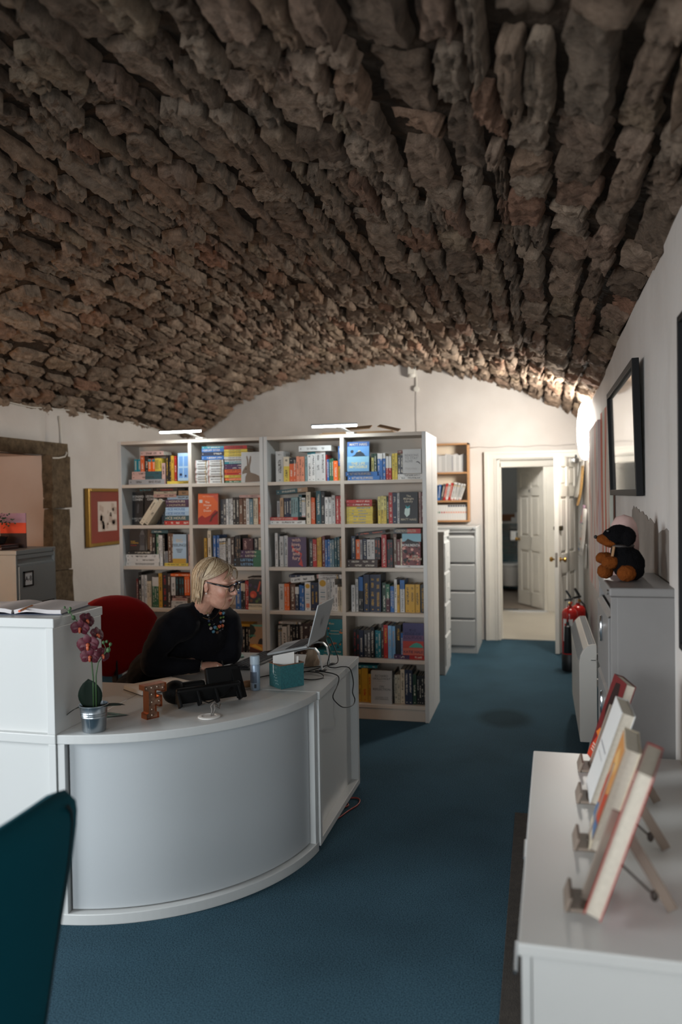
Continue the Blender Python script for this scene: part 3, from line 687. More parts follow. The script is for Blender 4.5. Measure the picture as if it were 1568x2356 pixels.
# end unit by the aisle
t = thing('end_desk', 'white square reception desk unit with a recessed side panel beside the aisle', 'desk', (-1.4, 3.85, 0)); ox, oy = -1.4, 3.85
y0, y1 = DYJ+0.003, DYB
MB().box(-1.77-ox, DRX-ox, y0-oy, y1-oy, DT-0.036, DT).build('worktop', LAMD, t, bevel=0.003)
MB().box(DRX-0.06-ox, DRX-0.004-ox, y0-oy, y0+0.03-oy, 0.02, DT-0.036).build('stile', LAMD, t, bevel=0.002)
MB().box(DRX-0.06-ox, DRX-0.004-ox, y1-0.03-oy, y1-oy, 0.02, DT-0.036).build('stile', LAMD, t, bevel=0.002)
MB().box(DRX-0.06-ox, DRX-0.004-ox, y0+0.03-oy, y1-0.03-oy, 0.02, 0.05).build('base_rail', LAMD, t, bevel=0.002)
MB().box(DRX-0.058-ox, DRX-0.045-ox, y0+0.03-oy, y1-0.03-oy, 0.05, DT-0.036).build('side_panel', LAMD, t)
MB().box(DRX-0.058-ox, DRX-0.047-ox, y0-oy, y1-oy, 0.0, 0.02).build('gap_shade_strip', BLACK, t)  # black strip standing in for the shade in the gap under the unit

# ---------------------------------------------------------------- credenza and mat in the foreground
t = thing('credenza', 'low white sideboard in the foreground against the side wall', 'sideboard', (0.2, 2.1, 0), 0)
v0 = [(-0.248, -0.578), (0.222, -0.578), (0.222, 0.585), (-0.227, 0.585)]
MB().prism(v0, 0.725, 0.75).build('top', LAMINATE, t, bevel=0.003)
v1 = [(-0.24, -0.565), (0.222, -0.565), (0.222, 0.578), (-0.22, 0.578)]
MB().prism([(-0.222, -0.565), (0.222, -0.565), (0.222, 0.578), (-0.202, 0.578)], 0.06, 0.725).build('body', LAMINATE, t)
for k in range(2):
    u0, u1 = k*0.5, k*0.5+0.5; ya, yb = -0.56+1.13*u0+0.003, -0.56+1.13*u1-0.003
    d = MB().prism([(-0.242+0.02*u0, ya), (-0.224+0.02*u0, ya), (-0.224+0.02*u1, yb), (-0.242+0.02*u1, yb)], 0.065, 0.72).build('door', LAMINATE, t, bevel=0.002)
    MB().tube([(-0.262+0.02*u0, (ya+yb)/2-0.06, 0.55), (-0.262+0.02*u0, (ya+yb)/2+0.06, 0.55)], 0.005, 8).build('handle', CHROME, d)
MB().box(-0.17, 0.22, -0.55, 0.56, 0, 0.06).build('plinth', LAMINATE, t)
MATM = mat('dark_doormat', '#3a342e', 0.95, vary=(40, 0.4), bump=(200, 0.8, 0.005))
tag(MB().box(-0.134, -0.02, 0.6, 4.03, 0.001, 0.009).build('door_mat', MATM, bevel=0.002), 'long dark brown mat on the carpet along the sideboard', 'mat')
# ---------------------------------------------------------------- books
COLS = {'teal': '#1f7f8c', 'darkteal': '#17505a', 'red': '#b3201c', 'orange': '#d9602c', 'brightorange': '#ee6a1e', 'black': '#16161a', 'yellow': '#d9bf4a', 'gold': '#c99b2c', 'paleyellow': '#dcd07e',
        'pink': '#c9a39a', 'grey': '#9b9b9e', 'darkgrey': '#4a4b50', 'white': '#d8d7d4', 'cream': '#d3c6ae', 'brown': '#6d4a36', 'darkbrown': '#3d2c28', 'tan': '#b08c68', 'navy': '#1c2742', 'blue': '#2b66a8', 'skyblue': '#7fb0d6',
        'paleblue': '#a9c6dc', 'green': '#2f6b4c', 'darkgreen': '#20402f', 'purple': '#45264f', 'darkred': '#6e1c1f', 'maroon': '#4c1a22', 'salmon': '#d98a6a', 'slate': '#5f7f8c', 'greyteal': '#7d9a9b', 'lightgrey': '#bdbdbb'}
def book_mat():
    m = bpy.data.materials.new('book_cover'); m.use_nodes = True; N = m.node_tree.nodes; L = m.node_tree.links; b = N['Principled BSDF']
    tc = N.new('ShaderNodeTexCoord'); oi = N.new('ShaderNodeObjectInfo')
    def attr(nm):
        a = N.new('ShaderNodeAttribute'); a.attribute_type = 'OBJECT'; a.attribute_name = nm; return a
    ink, band, bz, ts = attr('ink'), attr('band'), attr('band_at'), attr('print_from')
    sp = N.new('ShaderNodeSeparateXYZ'); L.new(tc.outputs['Generated'], sp.inputs[0])
    def mth(op, a, c, d=None):
        n = N.new('ShaderNodeMath'); n.operation = op
        for i, v in enumerate((a, c, d)):
            if v is None: continue
            if isinstance(v, (int, float)): n.inputs[i].default_value = v
            else: L.new(v, n.inputs[i])
        return n.outputs[0]
    gx, gy, gz = sp.outputs
    onspine = mth('LESS_THAN', gy, 0.03)
    cen = mth('LESS_THAN', mth('ABSOLUTE', mth('SUBTRACT', gx, 0.5), 0), 0.21)
    zr = mth('MULTIPLY', mth('GREATER_THAN', gz, ts.outputs['Fac']), mth('LESS_THAN', gz, 0.9))
    # letter-like marks: a band of noise cut into small strokes
    mp = N.new('ShaderNodeMapping'); mp.inputs['Scale'].default_value = (260, 1, 230); L.new(tc.outputs['Object'], mp.inputs['Vector'])
    va = N.new('ShaderNodeVectorMath'); va.operation = 'ADD'; L.new(mp.outputs[0], va.inputs[0])
    cb = N.new('ShaderNodeCombineXYZ'); L.new(mth('MULTIPLY', oi.outputs['Random'], 90.0), cb.inputs[1]); L.new(cb.outputs[0], va.inputs[1])
    n = N.new('ShaderNodeTexNoise'); n.inputs['Scale'].default_value = 1.0; n.inputs['Detail'].default_value = 1; L.new(va.outputs[0], n.inputs['Vector'])
    mk = mth('GREATER_THAN', n.outputs['Fac'], 0.5)
    # gaps between title and author
    mp2 = N.new('ShaderNodeMapping'); mp2.inputs['Scale'].default_value = (0.01, 0.01, 22); L.new(tc.outputs['Object'], mp2.inputs['Vector'])
    va2 = N.new('ShaderNodeVectorMath'); va2.operation = 'ADD'; L.new(mp2.outputs[0], va2.inputs[0]); L.new(cb.outputs[0], va2.inputs[1])
    n2 = N.new('ShaderNodeTexNoise'); n2.inputs['Scale'].default_value = 1.0; n2.inputs['Detail'].default_value = 0; L.new(va2.outputs[0], n2.inputs['Vector'])
    word = mth('GREATER_THAN', n2.outputs['Fac'], 0.43)
    logo = mth('MULTIPLY', mth('MULTIPLY', mth('GREATER_THAN', gz, 0.05), mth('LESS_THAN', gz, 0.072)), mth('LESS_THAN', mth('ABSOLUTE', mth('SUBTRACT', gx, 0.5), 0), 0.12))
    fac = mth('MULTIPLY', onspine, mth('MAXIMUM', mth('MULTIPLY', mth('MULTIPLY', cen, zr), mth('MULTIPLY', mk, word)), logo))
    bandf = mth('GREATER_THAN', gz, bz.outputs['Fac'])
    m1 = N.new('ShaderNodeMixRGB'); L.new(bandf, m1.inputs['Fac']); L.new(oi.outputs['Color'], m1.inputs['Color1']); L.new(band.outputs['Color'], m1.inputs['Color2'])
    m2 = N.new('ShaderNodeMixRGB'); L.new(fac, m2.inputs['Fac']); L.new(m1.outputs[0], m2.inputs['Color1']); L.new(ink.outputs['Color'], m2.inputs['Color2'])
    L.new(m2.outputs[0], b.inputs['Base Color']); b.inputs['Roughness'].default_value = 0.45
    return m
BOOKM = book_mat()
PAGES = mat('book_pages', '#d5cbbb', 0.85, vary=(120, 0.12))
_bm = {}
def book_mesh(t, d, h):
    k = (round(t, 3), round(d, 2), round(h, 3))
    if k not in _bm:
        c = min(0.0022, k[0]*0.2); t, d, h = k; x = t/2
        a = MB(); a.add([(-x, 0, 0), (x, 0, 0), (x, d, 0), (x-c, d, 0), (x-c, c, 0), (-x+c, c, 0), (-x+c, d, 0), (-x, d, 0), (-x, 0, h), (x, 0, h), (x, d, h), (x-c, d, h), (x-c, c, h), (-x+c, c, h), (-x+c, d, h), (-x, d, h)],
              [(0, 5, 4, 1), (1, 4, 3, 2), (0, 7, 6, 5), (8, 9, 12, 13), (9, 10, 11, 12), (8, 13, 14, 15)]+[(i, (i+1) % 8, 8+(i+1) % 8, 8+i) for i in range(8)])
        me = a.mesh('cover'); me.materials.append(BOOKM)
        p = MB().box(-x+c, x-c, c, d-0.003, 0.003, h-0.003).mesh('pages'); p.materials.append(PAGES)
        _bm[k] = (me, p)
    return _bm[k]
_brng = random.Random(11)
_areas = []
_small = {'v': [], 'f': [], 'c': []}
AREA_MIN = 9.4
def book_area(t, h, face=None): return (face or t)*h
LIGHTC = {'yellow', 'gold', 'paleyellow', 'pink', 'white', 'cream', 'tan', 'skyblue', 'paleblue', 'salmon', 'greyteal', 'lightgrey', 'grey'}
def book(label, colr, t, d, h, M, ink=None, band=None, group=None, marks=True, cat='book', name='book'):
    t = max(t, 0.006)
    if marks is not False and not label.startswith('!') and t*h/(M.translation.y**2)*1e5 < AREA_MIN and ' from left' in label or t*h/(M.translation.y**2)*1e5 < AREA_MIN and 'lying' in label:
        q = MB().box(-t/2, t/2, 0, d, 0, h); c = lin(COLS.get(colr, colr))
        o_ = len(_small['v']); _small['v'] += [tuple(M@Vector(p)) for p in q.v]; _small['f'] += [[i+o_ for i in f] for f in q.f]
        pg = lin('#d5cbbb')
        _small['c'] += [(pg if fi in ((0, 1, 4) if 'lying' not in label else (0, 1, 4)) else c) for fi in range(6)]
        ikc = lin(COLS[ink]) if ink else (lin('#3a332e') if colr in LIGHTC else lin('#d0c8b8'))
        if band: strips = [(-0.5, 0.5, float(band[1]), 0.97, lin(COLS[band[0]]))]
        elif colr == 'white': strips = [(-0.5, 0.5, 0.02, 0.05, lin('#c9553a')), (-0.5, 0.5, 0.80, 0.84, lin('#c9a23c')), (-0.5, 0.5, 0.86, 0.9, lin('#33302c'))]
        else: strips = []
        z_ = _brng.uniform(0.15, 0.25)
        while z_ < 0.82: l_ = _brng.uniform(0.02, 0.06); strips.append((-0.2, 0.2, z_, z_+l_, ikc)); z_ += l_+_brng.uniform(0.012, 0.03)
        for (a_, b_, c_, e_, cc) in strips:
            o_ = len(_small['v']); _small['v'] += [tuple(M@Vector(p)) for p in ((a_*t, -0.0004, c_*h), (b_*t, -0.0004, c_*h), (b_*t, -0.0004, e_*h), (a_*t, -0.0004, e_*h))]; _small['f'].append([o_, o_+1, o_+2, o_+3]); _small['c'].append(cc)
        return None
    cm, pm = book_mesh(t, d, h)
    o = bpy.data.objects.new(name, cm); col.objects.link(o); o.matrix_world = M
    tag(o, label, cat, group or 'books on the white bookcases')
    c = lin(COLS.get(colr, colr)); j = _brng.uniform(0.88, 1.08); o.color = (min(1, c[0]*j), min(1, c[1]*j), min(1, c[2]*j), 1)
    ik = lin(COLS[ink]) if ink else (lin('#26221f') if colr in LIGHTC else lin('#d9d2c2'))
    o['ink'] = list(ik); o['band'] = list(lin(COLS[band[0]])) if band else [0.0, 0.0, 0.0]; o['band_at'] = float(band[1]) if band else 2.0
    o['print_from'] = _brng.uniform(0.12, 0.3) if marks else 1.5
    p = bpy.data.objects.new('pages', pm); _areas.append((t*h/(M.translation.y**2)*1e5, 'lying' in label or ' from left' in label)); col.objects.link(p); p.parent = o
    return o
ORD = ['first', 'second', 'third', 'fourth', 'fifth', 'sixth', 'seventh', 'eighth', 'ninth', 'tenth', 'eleventh', 'twelfth', 'thirteenth', 'fourteenth', 'fifteenth', 'sixteenth', 'seventeenth', 'eighteenth', 'nineteenth', 'twentieth', 'twenty-first', 'twenty-second', 'twenty-third', 'twenty-fourth', 'twenty-fifth', 'twenty-sixth', 'twenty-seventh', 'twenty-eighth', 'twenty-ninth', 'thirtieth', 'thirty-first', 'thirty-second', 'thirty-third', 'thirty-fourth', 'thirty-fifth', 'thirty-sixth']
ROWN = ['top', 'second', 'third', 'fourth', 'fifth', 'bottom']; BAYN = ['leftmost', 'second', 'third', 'aisle-end']
CNAME = {'paleyellow': 'pale yellow', 'brightorange': 'bright orange', 'darkteal': 'dark teal', 'darkgrey': 'dark grey', 'darkbrown': 'dark brown', 'skyblue': 'sky blue', 'paleblue': 'pale blue', 'darkgreen': 'dark green', 'darkred': 'dark red', 'greyteal': 'grey-teal', 'lightgrey': 'light grey'}

# face-out covers: label, colour, drawing routine (w, h in metres on the cover, origin lower left)
_cm = {}
def flat(c): 
    if c not in _cm: _cm[c] = mat('print_'+c.strip('#'), COLS.get(c, c), 0.5)
    return _cm[c]
class Cover:
    def __init__(s, o, t, w, h): s.o, s.t, s.w, s.h = o, t, w, h
    def fr(s, u, v, k): return frame((s.t/2+0.0004*k, u*s.w, v*s.h), (0, 1, 0), (0, 0, 1))
    def txt(s, body, u, v, size, c='white', k=2, bold=0.0, al='CENTER', sq=1.0): text(body, size*s.h, flat(c), s.o, s.fr(u, v, k), al, bold, squash=sq, name='cover_lettering')
    def poly(s, pts, c, k=1, nm='cover_print'):
        b = MB(); n = len(pts); z = s.t/2+0.0004*k; b.add([(z, u*s.w, v*s.h) for u, v in pts], [tuple(range(n))]); b.build(nm, flat(c), s.o)
    def rect(s, u0, u1, v0, v1, c, k=1): s.poly([(u0, v0), (u1, v0), (u1, v1), (u0, v1)], c, k)
    def disc(s, u, v, r, c, k=1, n=14, ry=None): s.poly([(u+r/s.w*s.h*math.cos(2*math.pi*i/n)*1.0, v+(ry or r)*math.sin(2*math.pi*i/n)) for i in range(n)], c, k)
def c_window(c):
    for u, v in ((.1, .1), (.55, .1), (.1, .52), (.55, .52)): c.rect(u, u+.36, v, v+.36, '#6f9bd0')
    c.disc(.28, .22, .05, 'navy', 2); c.disc(.72, .17, .04, 'navy', 2)
def c_hare(c):
    c.poly([(.2, 0), (.22, .18), (.3, .3), (.2, .3), (.06, .27), (.05, .34), (.12, .44), (.22, .53), (.3, .55), (.3, .7), (.26, .86), (.31, .88), (.37, .75), (.39, .58), (.42, .75), (.47, .88), (.52, .86), (.52, .7), (.46, .53), (.46, .4), (.5, .32), (.75, .27), (.95, .2), (.99, .02)], '#7a6858')
    c.disc(.25, .44, .02, 'black', 3); c.rect(.3, .95, .93, .95, 'lightgrey', 1); c.rect(.7, .95, .8, .81, 'lightgrey')
def c_cohen(c):
    c.txt('LEONARD', .5, .86, .095, 'white', bold=0.02); c.txt('COHEN', .5, .77, .095, 'white', bold=0.02); c.txt('A BALLAD\nOF L', .45, .15, .075, 'lightgrey', bold=0.01); c.poly([(.45, .35), (.6, .35), (.66, .6), (.55, .66), (.45, .55)], 'darkgrey')
def c_doors(c):
    c.poly([(0, 1), (1, .99), (1, .7), (.8, .85), (.5, .96)], '#c9553f', 1); c.txt('The\nHouse\nof\nDoors', .47, .58, .1, '#f0dcc6', bold=0.006)
    c.poly([(0, 0), (1, 0), (1, .42), (.85, .47), (.62, .3), (.35, .22), (.2, .3), (0, .2)], '#a3201b'); c.poly([(.55, .08), (.7, .3), (.98, .44), (.98, .36), (.75, .22), (.68, .1)], '#5e1512', 2); c.rect(.06, .22, .7, .8, '#d6c9c0', 2); c.txt('TAN TWAN ENG', .5, .9, .05, '#e7b9a0')
def c_cumming(c):
    c.poly([(.6, .02), (.68, .4), (.6, .7), (.7, .95), (.82, .97), (.92, .7), (.88, .4), (.93, .02)], '#5a5a5c'); c.rect(.62, .9, .25, .75, '#3b3b3f', 2); c.txt('ALAN\nCUMMING', .08, .4, .085, 'gold', al='LEFT', bold=0.01); c.txt('BAGGAGE', .08, .25, .065, 'red', al='LEFT', bold=0.01)
def c_feelings(c):
    c.rect(0, 1, 0, .16, 'gold'); c.txt('BIG', .5, .77, .17, 'cream', bold=0.015); c.txt('FEELINGS', .5, .62, .13, '#3c4a58', bold=0.01); c.rect(.25, .75, .47, .49, 'navy'); c.rect(.3, .7, .42, .44, 'navy'); c.rect(.35, .65, .37, .39, 'navy')
def c_uproot(c):
    c.rect(0, 1, 0, .2, '#d8c9ad'); c.txt('UPROOTING', .5, .12, .1, '#33302c', bold=0.005); c.disc(.35, .5, .12, '#c23a22', 2); c.disc(.3, .46, .06, '#e0663a', 3); c.poly([(.6, .6), (.8, .95), (.88, .9), (.75, .6)], '#c9502c', 2)
    for u, v, q in ((.75, .35, '#3f5a34'), (.6, .28, '#566b2f'), (.15, .8, '#4a2c52'), (.85, .55, '#7a2c3c'), (.2, .3, '#6c3a1f'), (.5, .75, '#3a2a50')): c.disc(u, v, .05, q, 2)
def c_sunset(c):
    c.rect(0, 1, .93, 1, '#6fae9c', 2); c.rect(0, 1, .1, .35, '#d98a2c'); c.poly([(.1, .28), (.6, .2), (.95, .1), (.9, .22), (.4, .34)], '#f0c04a', 2); c.poly([(0, 0), (1, 0), (1, .12), (.6, .16), (0, .26)], '#4c1d16', 3)
    c.poly([(.6, .35), (.7, .5), (.85, .55), (1, .5), (1, .33)], '#2a2320', 3); c.poly([(0, .5), (.25, .6), (.45, .8), (.3, .95), (.1, 1), (0, 1)], '#1c2a20', 3); c.txt('LARK\nCITY'[:4], .2, .62, .1, '#3fb89c', 4, bold=0.01)
def c_fury(c):
    c.poly([(.6, .1), (.72, .2), (.66, .3), (.74, .4), (.3, .55), (.2, .72), (.24, .74), (.4, .6), (.8, .45), (.74, .3), (.8, .2), (.86, .02), (.8, .02)], '#b3332a')
    c.txt('with\nlove,\ngrief\nand\nfury', .48, .6, .17, '#e2b9a6', 2, bold=0.004)
def c_life(c):
    c.rect(0, 1, .84, 1, '#2458a0'); c.txt('MATT HAIG', .5, .905, .115, 'cream', bold=0.012); c.rect(0, 1, .5, .84, '#5f9bd8'); c.poly([(.2, .5), (.35, .56), (.42, .64), (.6, .68), (.75, .6), (.82, .52), (.95, .5)], '#1a2d3f', 2); c.rect(0, 1, .3, .5, '#8fc4dd'); c.disc(.55, .66, .05, '#e7e0b4', 1); c.disc(.22, .67, .055, '#23364a', 3)
    c.txt('THE LIFE\nIMPOSSIBLE', .5, .2, .125, '#e8dca0', 2, bold=0.008)
def c_reasons(c):
    c.txt('REASONS\nTO STAY\nALIVE', .1, .62, .135, '#8d8d90', al='LEFT'); c.txt('Matt Haig', .12, .2, .125, '#b9b6b4', al='LEFT'); c.poly([(.7, .45), (.78, .5), (.9, .46), (.95, .38), (.93, .37), (.86, .43), (.78, .46)], 'darkgrey')
def c_midnight(c):
    c.txt('The\nMidnight\nLibrary', .5, .78, .095, 'cream', bold=0.004); c.poly([(.27, .3), (.4, .2), (.55, .28), (.58, .48), (.45, .52), (.3, .46)], '#cfe3dd'); c.poly([(.36, .5), (.45, .46), (.55, .5), (.58, .58), (.45, .52), (.33, .58)], '#2f9aa0', 2); c.txt('MATT HAIG', .5, .12, .095, 'cream', bold=0.004)
def c_monument(c):
    c.rect(0, 1, .75, 1, '#8fc0d0'); 
    r = random.Random(4)
    for i in range(60): u, v = r.uniform(.05, .95), r.uniform(.04, .74); c.disc(u, v, r.uniform(.025, .055), r.choice(['#c96f62', '#a8473f', '#e0a597', '#6a2c2c', '#2a1b1c', '#b85a52']), 1)
    c.poly([(.1, .72), (.3, .84), (.6, .76), (.9, .74), (.9, .66), (.1, .62)], '#2b2224', 2); c.txt('MONUMENTA', .46, .63, .12, 'white', 3, bold=0.02, sq=.75); c.txt('LARA\nHAWORTH', .68, .24, .1, 'cream', 3, bold=0.02, sq=.8); c.disc(.17, .44, .06, 'black', 2); c.disc(.16, .16, .06, 'black', 2)
def c_solitude(c):
    c.rect(0, 1, .62, 1, '#3f3b6a'); c.rect(0, 1, .44, .62, '#6e4a6e'); c.rect(0, 1, .22, .44, '#b5392c'); c.rect(0, 1, 0, .22, '#c4604a'); c.poly([(.3, .26), (.5, .36), (.66, .4), (.85, .36), (.97, .27), (.97, .24), (.3, .24)], '#3f9a86', 2)
    c.txt('THE\nEDGE OF\nSOLITUDE', .48, .66, .125, '#27214f', 3, bold=0.01); c.txt('KATIE HALE', .5, .1, .115, '#3a1e3c', 3, bold=0.01)
def c_holloway(c):
    c.txt('RICHARD\nHOLLOWAY', .5, .8, .095, '#3d3d3f'); c.rect(.3, .7, .68, .685, 'darkgrey'); c.txt('ON\nREFLECTION', .5, .48, .095, '#3d3d3f'); c.txt('LOOKING FOR\nLIFE\'S MEANING', .5, .17, .06, '#5a5a5c')
def c_teal(c):
    r = random.Random(6); c.txt('Kate', .3, .86, .09, 'cream'); c.rect(.25, .75, .62, .635, 'cream'); c.rect(.2, .8, .52, .535, 'cream')
    for i in range(26):
        a = r.choice([0, 1]); u = r.uniform(.03, .2) if a else r.uniform(.8, .97); v = r.uniform(.04, .96); c.disc(u, v, r.uniform(.015, .035), r.choice(['#c0622f', '#123c40', '#d08a3c', '#1c5a4c']), 1)
    for i in range(10): c.disc(r.uniform(.2, .8), r.uniform(.05, .3), r.uniform(.02, .04), r.choice(['#c0622f', '#123c40', '#1c5a4c']), 1)
FACES = {
    'window': ('pale blue book facing out with four window panes on its cover', 'paleblue', c_window), 'hare': ('pale book facing out with a brown hare on its cover', 'lightgrey', c_hare),
    'cohen1': ('black book facing out in white capitals, half hidden by its twin', 'black', c_cohen), 'cohen2': ('black book facing out in white capitals beside two leaning cream books', 'black', c_cohen),
    'doors': ('orange red book facing out on the second shelf, The House of Doors', 'orange', c_doors), 'cumming': ('black book facing out with a pinstriped figure and yellow letters', 'black', c_cumming),
    'feelings': ('light blue and yellow book facing out, titled Big Feelings', 'paleblue', c_feelings), 'uproot': ('black floral book facing out above the title Uprooting', 'black', c_uproot),
    'sunset': ('book facing out with a fiery orange sunset on its cover', 'tan', c_sunset), 'fury': ('purple book facing out titled with love, grief and fury', 'purple', c_fury),
    'life': ('blue book facing out leaning on the top shelf, The Life Impossible', 'skyblue', c_life), 'reasons': ('white book facing out on the top shelf, Reasons To Stay Alive', 'white', c_reasons),
    'midnight': ('black book facing out with a pale page emblem, The Midnight Library', 'black', c_midnight), 'monument': ('pink and black patterned book facing out on the third shelf', 'darkred', c_monument),
    'solitude': ('violet and red banded book facing out, The Edge of Solitude', 'purple', c_solitude), 'holloway': ('light grey book facing out on the bottom shelf, On Reflection', 'lightgrey', c_holloway),
    'tealflower': ('teal flowered book facing out behind the open laptop', 'teal', c_teal)}

